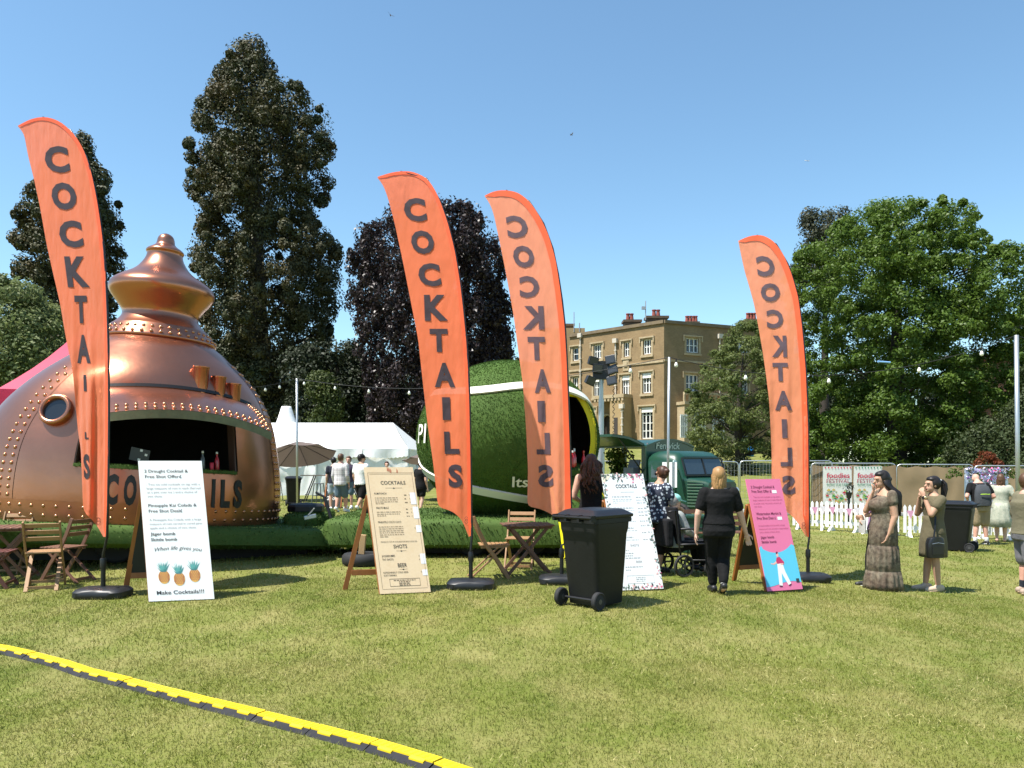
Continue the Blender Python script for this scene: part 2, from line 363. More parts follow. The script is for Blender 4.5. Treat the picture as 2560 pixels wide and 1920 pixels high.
# the wood that closes the view behind everything
bl = []
for px, top, d in [(-60, 860, 110), (60, 820, 118), (330, 900, 110), (450, 900, 112), (560, 880, 104), (700, 880, 100), (800, 870, 96), (900, 900, 94), (1000, 900, 92), (1120, 905, 92), (1230, 900, 96), (1330, 950, 100)]:
    bl += sil_blobs([(top, px - 60, px + 60), (top + 60, px - 110, px + 110), (1160, px - 130, px + 130)], d, 34, 2.0, .6, .2)
V, Q = blob_leaves(bl, 170, .6, shell=.4)
wd = link('woodland', np_mesh('woodland', V, Q), dark_m); wd['kind'] = 'stuff'; wd['label'] = 'dark mass of far trees closing the view behind the bars'
bl = []
for px, top, d in [(2000, 900, 100), (2120, 930, 100), (2260, 930, 98), (2380, 950, 98), (2620, 760, 100), (2700, 800, 96)]:
    bl += sil_blobs([(top, px - 60, px + 60), (top + 60, px - 110, px + 110), (1140, px - 130, px + 130)], d, 30, 2.0, .6, .2)
V, Q = blob_leaves(bl, 150, .6, shell=.4)
wd = link('woodland', np_mesh('woodland', V, Q), dark_m); wd['kind'] = 'stuff'; wd['label'] = 'dark far trees behind the large bright green tree'

# ------------------------------------------------------------------ mansion
brick_m = bpy.data.materials.new('buff_brick'); brick_m.use_nodes = True
def brick_nodes(m, c1, c2, mortar, big):
    N = m.node_tree.nodes; L = m.node_tree.links; b = N['Principled BSDF']; b.inputs['Roughness'].default_value = .9
    uv = N.new('ShaderNodeUVMap'); bt = N.new('ShaderNodeTexBrick'); L.new(uv.outputs[0], bt.inputs[0])
    bt.inputs['Color1'].default_value = (*c1, 1); bt.inputs['Color2'].default_value = (*c2, 1); bt.inputs['Mortar'].default_value = (*mortar, 1)
    bt.inputs['Scale'].default_value = 1; bt.inputs['Brick Width'].default_value = .23; bt.inputs['Row Height'].default_value = .075; bt.inputs['Mortar Size'].default_value = .01
    nz = N.new('ShaderNodeTexNoise'); nz.inputs['Scale'].default_value = .5; nz.inputs['Detail'].default_value = 8; nz.inputs['Roughness'].default_value = .7; L.new(uv.outputs[0], nz.inputs['Vector'])
    rp = N.new('ShaderNodeMapRange'); rp.inputs[1].default_value = .35; rp.inputs[2].default_value = .7; rp.inputs[4].default_value = .75; L.new(nz.outputs[0], rp.inputs[0])
    mx = N.new('ShaderNodeMix'); mx.data_type = 'RGBA'; L.new(rp.outputs[0], mx.inputs[0]); L.new(bt.outputs[0], mx.inputs[6]); mx.inputs[7].default_value = (*big, 1)
    L.new(mx.outputs[2], b.inputs['Base Color'])
    bp = N.new('ShaderNodeBump'); bp.inputs['Strength'].default_value = .4; bp.inputs['Distance'].default_value = .01; L.new(bt.outputs['Fac'], bp.inputs['Height']); bp.invert = True; L.new(bp.outputs[0], b.inputs['Normal'])
brick_nodes(brick_m, (.33, .22, .105), (.26, .17, .08), (.29, .225, .14), (.18, .12, .058))
red_m = bpy.data.materials.new('red_brick'); red_m.use_nodes = True
brick_nodes(red_m, (.20, .06, .035), (.15, .045, .03), (.2, .15, .11), (.13, .05, .035))
stone_m = M('bath_stone', (.48, .39, .25), .9, var=[(1.5, (.36, .27, .15), .8), (7, (.28, .21, .13), .5)])
white_paint = M('white_paint', (.78, .78, .75), .5)
glass_m = M('dark_glass', (.012, .014, .016), .06, spec=.8)
lead_m = M('roof_lead', (.12, .115, .11), .7, var=(2, (.2, .19, .17), .5))
terracotta = M('chimney_pot', (.30, .07, .045), .8, var=(3, (.2, .06, .05), .5))
dim_m = M('dim_interior', (.05, .04, .035), .9)

class Wall:
    """a vertical wall plane; pixels are turned into (u along, z up)"""
    def __init__(s, o, ang):
        s.o = Vector(o); s.u = Vector((math.cos(ang), math.sin(ang), 0)); s.n = Vector((s.u.y, -s.u.x, 0))  # n towards the viewer
        if s.n.y > 0: s.n = -s.n
    def uz(s, px, py):
        r = Wp(px, py, 1) - Vector((0, 0, EYE)); t = (s.o - Vector((0, 0, EYE))).dot(s.n) / r.dot(s.n); p = Vector((0, 0, EYE)) + r * t
        return (p - s.o).dot(s.u), p.z
    def p(s, u, z, out=0): q = s.o + s.u * u + s.n * out; return Vector((q.x, q.y, z))
    def slab(s, mb, u0, u1, z0, z1, o0, o1):
        P = [s.p(u, z, o) for o in (o0, o1) for z in (z0, z1) for u in (u0, u1)]
        mb.add(P, [(0, 1, 3, 2), (4, 6, 7, 5), (0, 4, 5, 1), (2, 3, 7, 6), (0, 2, 6, 4), (1, 5, 7, 3)])
    def sheet(s, name, m, par, u0, u1, z0, z1, holes, depth=.35):
        us = sorted({u0, u1, *[h[0] for h in holes], *[h[1] for h in holes]}); zs = sorted({z0, z1, *[h[2] for h in holes], *[h[3] for h in holes]})
        us = [u for u in us if u0 <= u <= u1]; zs = [z for z in zs if z0 <= z <= z1]
        me_v = []; me_f = []; uvs = []
        def quad(ps, uv): k = len(me_v); me_v.extend(ps); me_f.append((k, k + 1, k + 2, k + 3)); uvs.extend(uv)
        for a, b in zip(us, us[1:]):
            for c, e in zip(zs, zs[1:]):
                cu, cz = (a + b) / 2, (c + e) / 2
                if any(h[0] < cu < h[1] and h[2] < cz < h[3] for h in holes): continue
                quad([s.p(a, c), s.p(b, c), s.p(b, e), s.p(a, e)], [(a, c), (b, c), (b, e), (a, e)])
        for h in holes:
            a, b, c, e = h; q = s.p
            for p0, p1 in (((a, c), (a, e)), ((a, e), (b, e)), ((b, e), (b, c)), ((b, c), (a, c))):
                quad([q(*p0), q(*p1), q(*p1, -depth), q(*p0, -depth)], [p0, p1, p1, p0])
        me = bpy.data.meshes.new(name); me.from_pydata(me_v, [], me_f); ul = me.uv_layers.new(name='UVMap')
        for i, uv in enumerate(uvs): ul.data[i].uv = uv
        return link(name, me, m, par)
    def window(s, par, u0, u1, z0, z1, nm=3, nt=2, blind=0, frame=white_paint, surround=True, hood=True, arch=False):
        rec = .22
        w = thing_part('window', par)
        f = MB(); t = .09
        for a, b, c, e in ((u0, u0 + t, z0, z1), (u1 - t, u1, z0, z1), (u0 + t, u1 - t, z0, z0 + t), (u0 + t, u1 - t, z1 - t, z1)): s.slab(f, a, b, c, e, -rec - .03, -rec + .07)
        W_ = (u1 - u0); Hh = (z1 - z0)
        for k in range(1, nm): u = u0 + W_ * k / nm; s.slab(f, u - .055, u + .055, z0 + t, z1 - t, -rec - .02, -rec + .05)
        for k in range(1, nt): z = z0 + Hh * k / nt; s.slab(f, u0 + t, u1 - t, z - .035, z + .035, -rec - .015, -rec + .045)
        w = f.build('window', frame, par)
        g = MB(); s.slab(g, u0 + .02, u1 - .02, z0 + .02, z1 - .02, -rec - .09, -rec - .035); g.build('pane', glass_m, w)
        if blind: 
            g = MB(); s.slab(g, u0 + .02, u1 - .02, z1 - blind, z1 - .02, -rec + .075, -.02); g.build('blind_box', white_paint, w)
        if surround:
            f = MB(); k = .22
            for a, b, c, e in ((u0 - k, u0, z0 - .1, z1 + .12), (u1, u1 + k, z0 - .1, z1 + .12), (u0, u1, z1, z1 + .12)): s.slab(f, a, b, c, e, -.05, .035)
            s.slab(f, u0 - k - .05, u1 + k + .05, z0 - .3, z0 - .1, -.05, .12)
            if hood:
                s.slab(f, u0 - k - .18, u1 + k + .18, z1 + .12, z1 + .26, -.05, .16)
                for a in (u0 - k - .18, u1 + k + .06): s.slab(f, a, a + .12, z1 - .35, z1 + .12, -.05, .14)
            f.build('window_surround', stone_m, w)
        return w
def thing_part(n, p): return None

house = thing('mansion', 'three storey buff brick mansion with stone dressed windows and chimneys', 'building', GD(1660, 78))
HM = house.matrix_basis.inverted() if False else None
C0 = Wp(1660, 1100, 78); C0.z = 0
wl_ = Wall(C0, R(180 - 46)); wr_ = Wall(C0, R(24))
ztop = wl_.uz(1660, 808)[1]; zbase = 2.2
def reg(X, Y): return 1360 + X * .2893, 760 + Y * .2893
def win(wall, X0, Y0, X1, Y1):
    a = wall.uz(*reg(X0, Y1)); b = wall.uz(*reg(X1, Y0)); u0, u1 = sorted((a[0], b[0])); return [u0, u1, min(a[1], b[1]), max(a[1], b[1])]
LW = [(248, 372, 300, 492, 1, 2, 0), (428, 345, 496, 475, 3, 2, 0), (690, 325, 738, 457, 2, 2, 0), (856, 300, 926, 438, 3, 2, 0),
      (250, 630, 296, 770, 2, 2, 0), (428, 632, 490, 808, 3, 2, .45), (675, 616, 740, 800, 3, 2, .45), (850, 592, 926, 772, 3, 2, .5),
      (390, 905, 440, 1090, 2, 3, .5), (842, 890, 940, 1165, 3, 4, .5)]
lw = [win(wl_, *q[:4]) for q in LW]
ul = wl_.uz(1424, 840)[0]
arch = win(wl_, 505, 960, 585, 1165)
wl_.sheet('wall', brick_m, house, 0, ul, zbase, ztop, lw + [arch])
for q, h in zip(LW, lw): wl_.window(house, *h, q[4], q[5], q[6])
RW = [(1230, 300, 1338, 416, 3, 2, 0), (1662, 320, 1766, 416, 3, 2, 0), (1226, 612, 1334, 762, 3, 2, 0), (1660, 620, 1766, 770, 3, 2, 0), (1660, 940, 1766, 1150, 3, 3, 0)]
rw = [win(wr_, *q[:4]) for q in RW]; ur = wr_.uz(1985, 830)[0]
wr_.sheet('wall', brick_m, house, 0, ur, zbase, ztop, rw)
for q, h in zip(RW, rw): wr_.window(house, *h, q[4], q[5], q[6])
# dark rooms behind, roof, parapet, string course
mb = MB(); P = [wl_.p(ul, 0), wl_.p(0, 0), wr_.p(ur, 0), wr_.p(ur, 0) + Vector((-6, 16, 0)), wl_.p(ul, 0) + Vector((6, 14, 0))]
n = len(P); mb.add([(p.x, p.y, ztop - .12) for p in P], [tuple(range(n))]); mb.build('roof', lead_m, house)
mb = MB()
for wv, L_ in ((wl_, ul), (wr_, ur)):
    wv.slab(mb, .02, L_, ztop, ztop + .32, -.4, .16)
mb.build('parapet_coping', M('weathered_coping', (.2, .15, .09), .9, var=(2, (.12, .09, .06), .7)), house)
mb = MB()
for wv, L_, Y in ((wl_, ul, 496), (wr_, ur, 490)):
    z = wv.uz(*reg(1000 if wv is wl_ else 1100, Y))[1]; wv.slab(mb, .03, L_, z - .1, z + .1, -.02, .09)
mb.build('string_course', stone_m, house)
mb = MB(); 
for q in (wl_.p(ul, 0), wr_.p(ur, 0)):
    e = q + (Vector((6, 14, 0)) if q == wl_.p(ul, 0) else Vector((-6, 16, 0))); mb.add([(q.x, q.y, zbase), (e.x, e.y, zbase), (e.x, e.y, ztop), (q.x, q.y, ztop)], [(0, 1, 2, 3)])
mb.build('end_wall', stone_m, house)
mb = MB()
for wv, L_ in ((wl_, ul), (wr_, ur)): mb.add([wv.p(.05, zbase, -1.2), wv.p(L_, zbase, -1.2), wv.p(L_, ztop, -1.2), wv.p(.05, ztop, -1.2)], [(0, 1, 2, 3)])
mb.build('room_wall', dim_m, house)
# porch with arched door and a lancet, stone bay on the right front
mb = MB(); a = wl_.uz(*reg(632, 1165)); b = wl_.uz(*reg(760, 812)); c = wl_.uz(*reg(495, 812))
u0, u1, u2 = b[0], a[0], c[0]; zp = b[1]
wl_.slab(mb, u0, u1 - .1, zbase, zp, .02, 1.3); pb = mb.build('porch', M('porch_brick', (.36, .255, .125), .9, var=[(1, (.27, .18, .085), .7), (9, (.42, .31, .17), .5)]), house)
mb = MB(); k = 7; wl_.slab(mb, u0 - .06, u2, zp, zp + .35, .01, 1.45)
for i in range(9): uu = u0 + (u2 - u0) * i / 9; wl_.slab(mb, uu, uu + (u2 - u0) / 16, zp - .3, zp - .01, 1.2, 1.42)
mb.build('porch_cornice', stone_m, house)
mb = MB(); l0, l1, lz0, lz1 = win(wl_, 676, 985, 706, 1130); wl_.slab(mb, l0, l1, lz0, lz1, 1.305, 1.33); mb.build('lancet_window', dim_m, pb)
mb = MB(); u_0, u_1, z_0, z_1 = arch
pts = []; m_ = (u_0 + u_1) / 2; r_ = (u_1 - u_0) / 2
for i in range(13): t = PI * i / 12; pts.append((m_ + r_ * 1.25 * math.cos(t), z_1 - r_ + r_ * 1.25 * math.sin(t)))
inn = [(m_ + r_ * math.cos(PI * i / 12), z_1 - r_ + r_ * math.sin(PI * i / 12) * .98) for i in range(13)]
for i in range(12):
    A = [wl_.p(*pts[i], .1), wl_.p(*pts[i + 1], .1), wl_.p(*inn[i + 1], .1), wl_.p(*inn[i], .1)]; mb.add(A + [p - wl_.n * .3 for p in A], [(0, 1, 2, 3), (0, 4, 5, 1), (2, 6, 7, 3), (4, 7, 6, 5)])
for s_ in (-1, 1): wl_.slab(mb, *sorted((m_ + s_ * r_, m_ + s_ * r_ * 1.25)), zbase, z_1 - r_, -.2, .1)
ar = mb.build('door_arch', stone_m, house)
mb = MB(); wl_.slab(mb, u_0, u_1, zbase, z_1, -.34, -.3); mb.build('door', M('dark_door', (.03, .022, .018), .6), ar)
mb = MB(); bu0 = wr_.uz(*reg(1150, 1000))[0]; bu1 = wr_.uz(*reg(1640, 1000))[0]; bz = wr_.uz(*reg(1300, 880))[1]; bt_ = wr_.uz(*reg(1300, 790))[1]
wr_.slab(mb, bu0, bu1, zbase, bz, .02, 1.2); bay = mb.build('stone_bay', stone_m, house)
mb = MB(); wr_.slab(mb, bu0 - .1, bu1 + .1, bz, bz + .3, .02, 1.4); wr_.slab(mb, bu0 - .05, bu1 + .05, bt_ - .05, bt_ + .2, 1.05, 1.35)
for i in range(14): uu = bu0 + (bu1 - bu0) * i / 13; wr_.slab(mb, uu - .09, uu + .09, bz + .3, bt_ - .05, 1.1, 1.3)
mb.build('balustrade', stone_m, bay)
class Off(Wall):
    pass
wb = Wall(C0 + wr_.n * 1.42, R(24))
for q in ((1190, 960, 1240, 1150), (1310, 960, 1400, 1170), (1470, 960, 1560, 1170)):
    h = win(wb, *q); mb = MB(); wb.slab(mb, h[0], h[1], h[2], h[3], -.23, -.18); w_ = mb.build('window', glass_m, house)
    mb = MB()
    for k in range(4): uu = h[0] + (h[1] - h[0]) * k / 3; wb.slab(mb, uu - .06, uu + .06, h[2], h[3], -.2, -.1)
    for zz in (h[2], (h[2] + h[3]) / 2, h[3]): wb.slab(mb, h[0] - .06, h[1] + .06, zz - .06, zz + .06, -.19, -.11)
    mb.build('window_frame', white_paint, w_)
pipe_m = M('painted_pipe', (.55, .50, .42), .6)
for wv, X, Y0, Y1, o in ((wl_, 320, 255, 800, .12), (wl_, 624, 300, 805, .12), (wl_, 752, 870, 1170, 1.45), (wr_, 1512, 262, 1000, .14)):
    a = wv.uz(*reg(X, Y0)); b = wv.uz(*reg(X, Y1)); mb = MB(); mb.tube([wv.p(a[0], b[1], o), wv.p(a[0], a[1], o)], .075, 8)
    wv.slab(mb, a[0] - .26, a[0] + .26, a[1] - .45, a[1], o - .1, o + .22)
    for k in range(1, 5): z = b[1] + (a[1] - b[1]) * k / 5; wv.slab(mb, a[0] - .13, a[0] + .13, z - .06, z + .06, o - .1, o + .1)
    mb.build('downpipe', pipe_m, house)
mb = MB(); a = win(wl_, 684, 480, 734, 580); wl_.slab(mb, *a, -.02, .06); wl_.slab(mb, a[0] + .15, a[1] - .15, a[2] + .4, a[3] - .2, .06, .14); mb.build('crest_panel', stone_m, house)
for X0, X1, Y0, Y1, d, pots in ((690, 825, 145, 230, 84, [725, 757]), (885, 1055, 113, 190, 82, [950, 986]), (1222, 1322, 160, 200, 92, [1235, 1262, 1290, 1312]), (1728, 1850, 140, 230, 84, [1762, 1788, 1815]), (165, 250, 180, 330, 90, [])):
    p0 = Wp(*reg(X0, Y1), d); p1 = Wp(*reg(X1, Y0), d); mb = MB(); w = p1.x - p0.x; zz = p1.z
    mb.box(((p0.x + p1.x) / 2, d, (zz + zbase + 6) / 2), (w, 1.4, zz - zbase - 6)); mb.box(((p0.x + p1.x) / 2, d, zz - .12), (w + .3, 1.7, .24))
    c = mb.build('chimney', M('sooty_brick', (.13, .09, .055), .9, var=(2, (.07, .05, .035), .7)), house)
    for X in pots:
        q = Wp(*reg(X, Y0), d); hgt = .75; mb = MB(); mb.lathe([(.24, 0), (.22, .1), (.17, hgt * .8), (.22, hgt * .86), (.22, hgt), (.14, hgt), (.12, hgt * .6)], 10, (q.x, d, q.z)); mb.build('chimney_pot', terracotta, c)
mb = MB(); p = Wp(1614, 800, 80); mb.tube([p, p + Vector((0, 0, 1.9))], .05, 6); mb.box(p + Vector((-.2, 0, 1.2)), (.4, .25, .3)); p = Wp(1435, 830, 88); mb.tube([p, p + Vector((0, 0, 2.2))], .05, 6); mb.tube([p + Vector((.6, 0, 0)), p + Vector((.6, 0, 1))], .06, 6); mb.build('mast', M('grey_metal', (.4, .41, .42), .5, .6), house)
mb = MB(); p = Wp(1400, 840, 92); mb.box((p.x, 92, 8), (5, 8, 2 * (p.z - 8) + .5)); mb.build('rear_wing', M('porch_brick', (0, 0, 0)), house)
# children are in world coordinates: cancel the empty's offset
def settle(t):
    mi = Matrix.Translation(-Vector(t.location))
    for c in t.children: c.matrix_parent_inverse = mi
settle(house)

rb = thing('brick_building', 'red brick building with a white window at the far right', 'building', GD(2480, 72))
w2 = Wall(Wp(2360, 1100, 72).xy.to_3d(), R(6)); hz = [win(w2, 0, 0, 1, 1)]
a = w2.uz(2500, 1112); b = w2.uz(2519, 1060); h = [a[0], b[0], a[1], b[1]]; e = w2.uz(2700, 1100)[0]; zt = w2.uz(2450, 1018)[1]
w2.sheet('wall', red_m, rb, 0, e, 2, zt, [h]); w2.window(rb, *h, 2, 1, 0, surround=False)
w2u = Wall(w2.o - w2.n * 3.5, R(6)); zt2 = w2u.uz(2600, 900)[1]; w2u.sheet('upper_wall', red_m, rb, 3.5, e + 2, zt, zt2, [])
mb = MB(); w2.slab(mb, -.3, e, zt, zt + .35, -3.4, .3); mb.build('gutter', lead_m, rb); mb = MB(); w2u.slab(mb, 3, e + 2, zt2, zt2 + .4, -5, .4); mb.build('roof', lead_m, rb); settle(rb)
# ------------------------------------------------------------------ turf helper
def blades(P, Nn, length, width, lean=.5, rnd=.3):
    """thin three-cornered blades standing on points P along normals Nn"""
    n = len(P); P = np.asarray(P, np.float32); Nn = np.asarray(Nn, np.float32)
    j = rng.normal(size=(n, 3)) * lean; d = Nn + j; d /= np.linalg.norm(d, axis=1)[:, None]
    s = rng.normal(size=(n, 3)); s -= d * (s * d).sum(1)[:, None]; s /= np.linalg.norm(s, axis=1)[:, None] + 1e-9
    L = (length * rng.uniform(1 - rnd, 1 + rnd, n))[:, None]; w = (width * rng.uniform(.7, 1.3, n))[:, None]
    V = np.stack([P - s * w / 2, P + s * w / 2, P + d * L], 1)
    return V.reshape(-1, 3), np.arange(3 * n).reshape(n, 3)
def sample_mesh(me, n):
    bm = bmesh.new(); bm.from_mesh(me); bmesh.ops.triangulate(bm, faces=bm.faces); T = np.array([[v.co[:] for v in f.verts] for f in bm.faces]); bm.free()
    c = np.cross(T[:, 1] - T[:, 0], T[:, 2] - T[:, 0]); A = np.linalg.norm(c, axis=1); k = rng.choice(len(T), n, p=A / A.sum())
    a = rng.random((n, 2)); fl = a.sum(1) > 1; a[fl] = 1 - a[fl]
    return T[k, 0] + (T[k, 1] - T[k, 0]) * a[:, :1] + (T[k, 2] - T[k, 0]) * a[:, 1:], c[k] / (A[k][:, None] + 1e-12)
turf_m = M('artificial_turf', (.062, .115, .022), .75, var=[(3, (.042, .085, .016), .8), (40, (.10, .15, .038), .6)], transl=.1, spec=.2)
ball_m = M('ball_turf', (.058, .115, .018), .75, var=[(1.6, (.044, .09, .014), .9), (50, (.09, .15, .033), .6)], transl=.1, spec=.2)
def add_turf(o, n, L, w, m):
    P, Nn = sample_mesh(o.data, n); V, Q = blades(P, Nn, L, w, .45)
    t = link('turf_pile', np_mesh('turf_pile', V, Q), m, o); t['kind'] = 'stuff'; return t
def round_slab(mb, x0, x1, y0, y1, z0, z1, rad=.35, edge=.1, n=6):
    ring = []
    for cx, cy, a0 in ((x1 - rad, y1 - rad, 0), (x0 + rad, y1 - rad, 90), (x0 + rad, y0 + rad, 180), (x1 - rad, y0 + rad, 270)):
        for i in range(n + 1): a = R(a0 + 90 * i / n); ring.append((cx, cy, math.cos(a), math.sin(a)))
    rings = []
    for ins, z in ((edge, z0), (0, z0 + edge * .6), (0, z1 - edge), (edge * .3, z1 - edge * .35), (edge, z1)):
        rings.append([(cx + (rad - ins) * c, cy + (rad - ins) * s_, z) for cx, cy, c, s_ in ring])
    mb.loft(rings); return mb

# ------------------------------------------------------------------ copper still bar
copper = M('copper_paint', (.50, .205, .125), .28, .93, var=[(1.3, (.42, .165, .095), .7), (9, (.43, .19, .12), .35)], bump=(2.2, .22, .035), spec=.5)
rivet_m = M('copper_rivet', (.54, .26, .14), .26, .92)
black_p = M('black_print', (.012, .011, .011), .5)
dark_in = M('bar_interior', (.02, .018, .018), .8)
STW = thing('copper_still_bar', 'giant riveted copper pot still bar on a turfed trailer with raised serving hatch', 'bar', (0, 0, 0))
STW.location = ((352 - 1280) / F * 13.9, 13.9, .02); STW.rotation_euler = (0, R(3.6), R(30))
PR = [(.60, 2.40), (.9, 2.44), (1.3, 2.43), (1.7, 2.37), (2.1, 2.26), (2.45, 2.10), (2.75, 1.90), (3.0, 1.68), (3.2, 1.46), (3.4, 1.22), (3.54, 1.08), (3.62, .96), (3.66, .92)]
PT = [(3.66, .93), (3.68, .95), (3.72, .94), (3.86, .82), (3.9, .80), (3.92, .78), (3.98, .70), (4.08, .655), (4.18, .68), (4.3, .77), (4.42, .88), (4.52, .955), (4.60, .965), (4.68, .93), (4.78, .78), (4.88, .58), (4.98, .44), (5.1, .345), (5.2, .305), (5.25, .30), (5.27, .325), (5.3, .33), (5.34, .28), (5.39, .19), (5.43, .155), (5.5, .15), (5.56, .13), (5.6, .08), (5.62, .02)]
def smooth_prof(P, n):
    z = np.array([p[0] for p in P]); r = np.array([p[1] for p in P]); t = np.linspace(0, len(P) - 1, n); i = np.arange(len(P))
    zz = np.interp(t, i, z); rr = np.interp(t, i, r); k = np.array([.25, .5, .25])
    for _ in range(3): zz[1:-1] = np.convolve(zz, k, 'valid'); rr[1:-1] = np.convolve(rr, k, 'valid')
    return zz, rr
bz, br = smooth_prof(PR, 44)
def srad(z): return float(np.interp(z, bz, br))
def ky(z): return .78 + .22 * float(sstep(2.0, 3.5, z))
def ox(z): return -.14 + .20 * float(sstep(1.6, 3.5, z))
def SP(th, z, out=0):
    r = srad(z); k = ky(z); p = Vector((ox(z) + r * math.sin(th), -k * r * math.cos(th), z))
    nrm = Vector((math.sin(th), -math.cos(th) / k, 0)).normalized()
    return p + nrm * out
T0, T1, Z0, Z1 = R(-25), R(34), 1.50, 2.56
def shell(rins, m, name, par, cut=True, flip=False):
    nth = 144; mb = MB(); zs = sorted(set(list(bz) + [Z0, Z1])); ths = [-PI + 2 * PI * i / nth for i in range(nth)]
    V = [SP(t, z, rins) for z in zs for t in ths]; Fs = []
    for j in range(len(zs) - 1):
        for i in range(nth):
            t = ths[i] + PI / nth; z = (zs[j] + zs[j + 1]) / 2
            if cut and T0 < t < T1 and Z0 < z < Z1: continue
            Fs.append((j * nth + i, j * nth + (i + 1) % nth, (j + 1) * nth + (i + 1) % nth, (j + 1) * nth + i))
    mb.add(V, Fs); return mb.build(name, m, par, smooth=True, fix=False)
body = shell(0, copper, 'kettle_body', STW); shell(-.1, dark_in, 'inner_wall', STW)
mb = MB(); tz, tr = smooth_prof(PT, 90); tr = np.where(tz > 3.95, tr * (1 - .10 * sstep(3.95, 4.2, tz) + .06 * sstep(4.85, 5.1, tz)), tr); mb.loft([[(.06 + r * math.cos(2 * PI * k / 72), r * math.sin(2 * PI * k / 72), z) for k in range(72)] for z, r in zip(tz, tr)])
mb.build('swan_neck_cap', copper, STW, smooth=True)
mb = MB(); rings = []
for th, zz, o in ():
    pass
# frame of the hatch opening and a turf topped counter
mb = MB(); nseg = 24
for a, b, za, zb in ((T0, T1, Z0 - .05, Z0),):
    for i in range(nseg):
        t0 = a + (b - a) * i / nseg; t1 = a + (b - a) * (i + 1) / nseg
        A = [SP(t0, za, .03), SP(t1, za, .03), SP(t1, zb, .03), SP(t0, zb, .03)]; B_ = [SP(t0, za, -.45), SP(t1, za, -.45), SP(t1, zb, -.45), SP(t0, zb, -.45)]
        mb.add(A + B_, [(0, 1, 2, 3), (3, 2, 6, 7), (0, 4, 5, 1), (4, 7, 6, 5)])
ct = mb.build('counter', turf_m, STW); add_turf(ct, 2500, .025, .012, turf_m)
for th in (T0, T1):
    mb = MB(); zs = np.linspace(Z0, Z1, 9)
    for z0, z1 in zip(zs, zs[1:]):
        A = [SP(th, z0, .012), SP(th, z0, -.14), SP(th, z1, -.14), SP(th, z1, .012)]; e = Vector((.02 if th < 0 else -.02, 0, 0)); mb.add(A + [p + e for p in A], [(0, 1, 2, 3), (4, 7, 6, 5), (0, 3, 7, 4), (1, 5, 6, 2)])
    mb.build('hatch_jamb', M('brown_trim', (.06, .03, .02), .5), STW)
# raised hatch visor
ZH = 2.62
def arch_(th): return max(0, 1 - ((th - R(8)) / R(40)) ** 2)
def VS(s, th, thick=0):
    p = SP(th, ZH + .12 * arch_(th), .05) + Vector((0, 0, .10 * arch_(th) * s)); o = Vector((math.sin(th) * .12, -1, 0)); q = p + o * (1.22 * s) + Vector((0, 0, -.50 * s + .07 * math.sin(PI * s) - thick)); return q
mb = MB(); mb.grid(lambda a, b: VS(b, R(-27) + R(73) * a), 40, 10); A = len(mb.v); mb.grid(lambda a, b: VS(b, R(-27) + R(73) * a, .05), 40, 10)
vis = mb.build('visor', copper, STW, smooth=True, fix=False)
mb = MB(); mb.grid(lambda a, b: VS(1.0, R(-27) + R(73) * a, .005 + .12 * b) + Vector((0, 0, 0)), 40, 1)
mb.grid(lambda a, b: VS(.95, R(-27) + R(73) * a, .005 + .12 * b), 40, 1); mb.grid(lambda a, b: VS(.95 + .05 * b, R(-27) + R(73) * a, .125), 40, 1)
for th in (R(-27), R(46)): mb.grid(lambda a, b: VS(a, th, .005 + .09 * b), 12, 1)
mb.build('visor_seal', M('grey_green_trim', (.17, .18, .10), .8, var=(8, (.1, .1, .06), .6)), vis, fix=False)
mb = MB(); mb.grid(lambda a, b: SP(R(-29) + R(77) * a, ZH + .02 + .05 * b + .12 * arch_(R(-29) + R(77) * a), .035), 40, 1); mb.build('hinge_gap', black_p, vis, fix=False)
# rivets
rv = MB(); rv.ell((0, 0, 0), (.03, .03, .03), nu=10, nv=6); rme = rv.mesh('rivet', True); rme.materials.append(rivet_m)
def rivet(p, par): o = bpy.data.objects.new('rivet', rme); COL.objects.link(o); o.parent = par; o.location = p
for i in range(44):
    th = R(-98 + 196 * i / 43)
    for z in (.70, .84): rivet(SP(th, z, .002), STW)
for th0 in (-51, 66):
    for i in range(21):
        z = .98 + 2.35 * i / 20; dth = .085 / srad(z)
        for s_ in (-1, 1): rivet(SP(R(th0) + s_ * dth, z, .002), STW)
for i in range(26):
    th = R(-115 + 230 * i / 25)
    for z, r in ((3.74, .925), (3.835, .84)): rivet(Vector((.06 + r * math.sin(th), -r * math.cos(th), z)), STW)
for i in range(22):
    th = R(-25.5 + 70 * i / 21)
    for s_ in (.86, .95): rivet(VS(s_, th), vis)
for i in range(9):
    for th in (-26.2, -23.8, 45.2, 42.6): rivet(VS(.08 + .72 * i / 8, R(th)), vis)
# seam plates under the rivet rows
for th0 in (-51, 66):
    mb = MB(); mb.grid(lambda a, b: SP(R(th0) + (a - .5) * .36 / srad(.9 + 2.5 * b), .9 + 2.5 * b, .006), 4, 30); mb.build('seam_plate', copper, STW, smooth=True, fix=False)
mb = MB(); mb.grid(lambda a, b: SP(R(-120 + 240 * a), .62 + .3 * b, .012), 80, 2); mb.build('base_band', copper, STW, smooth=True, fix=False)
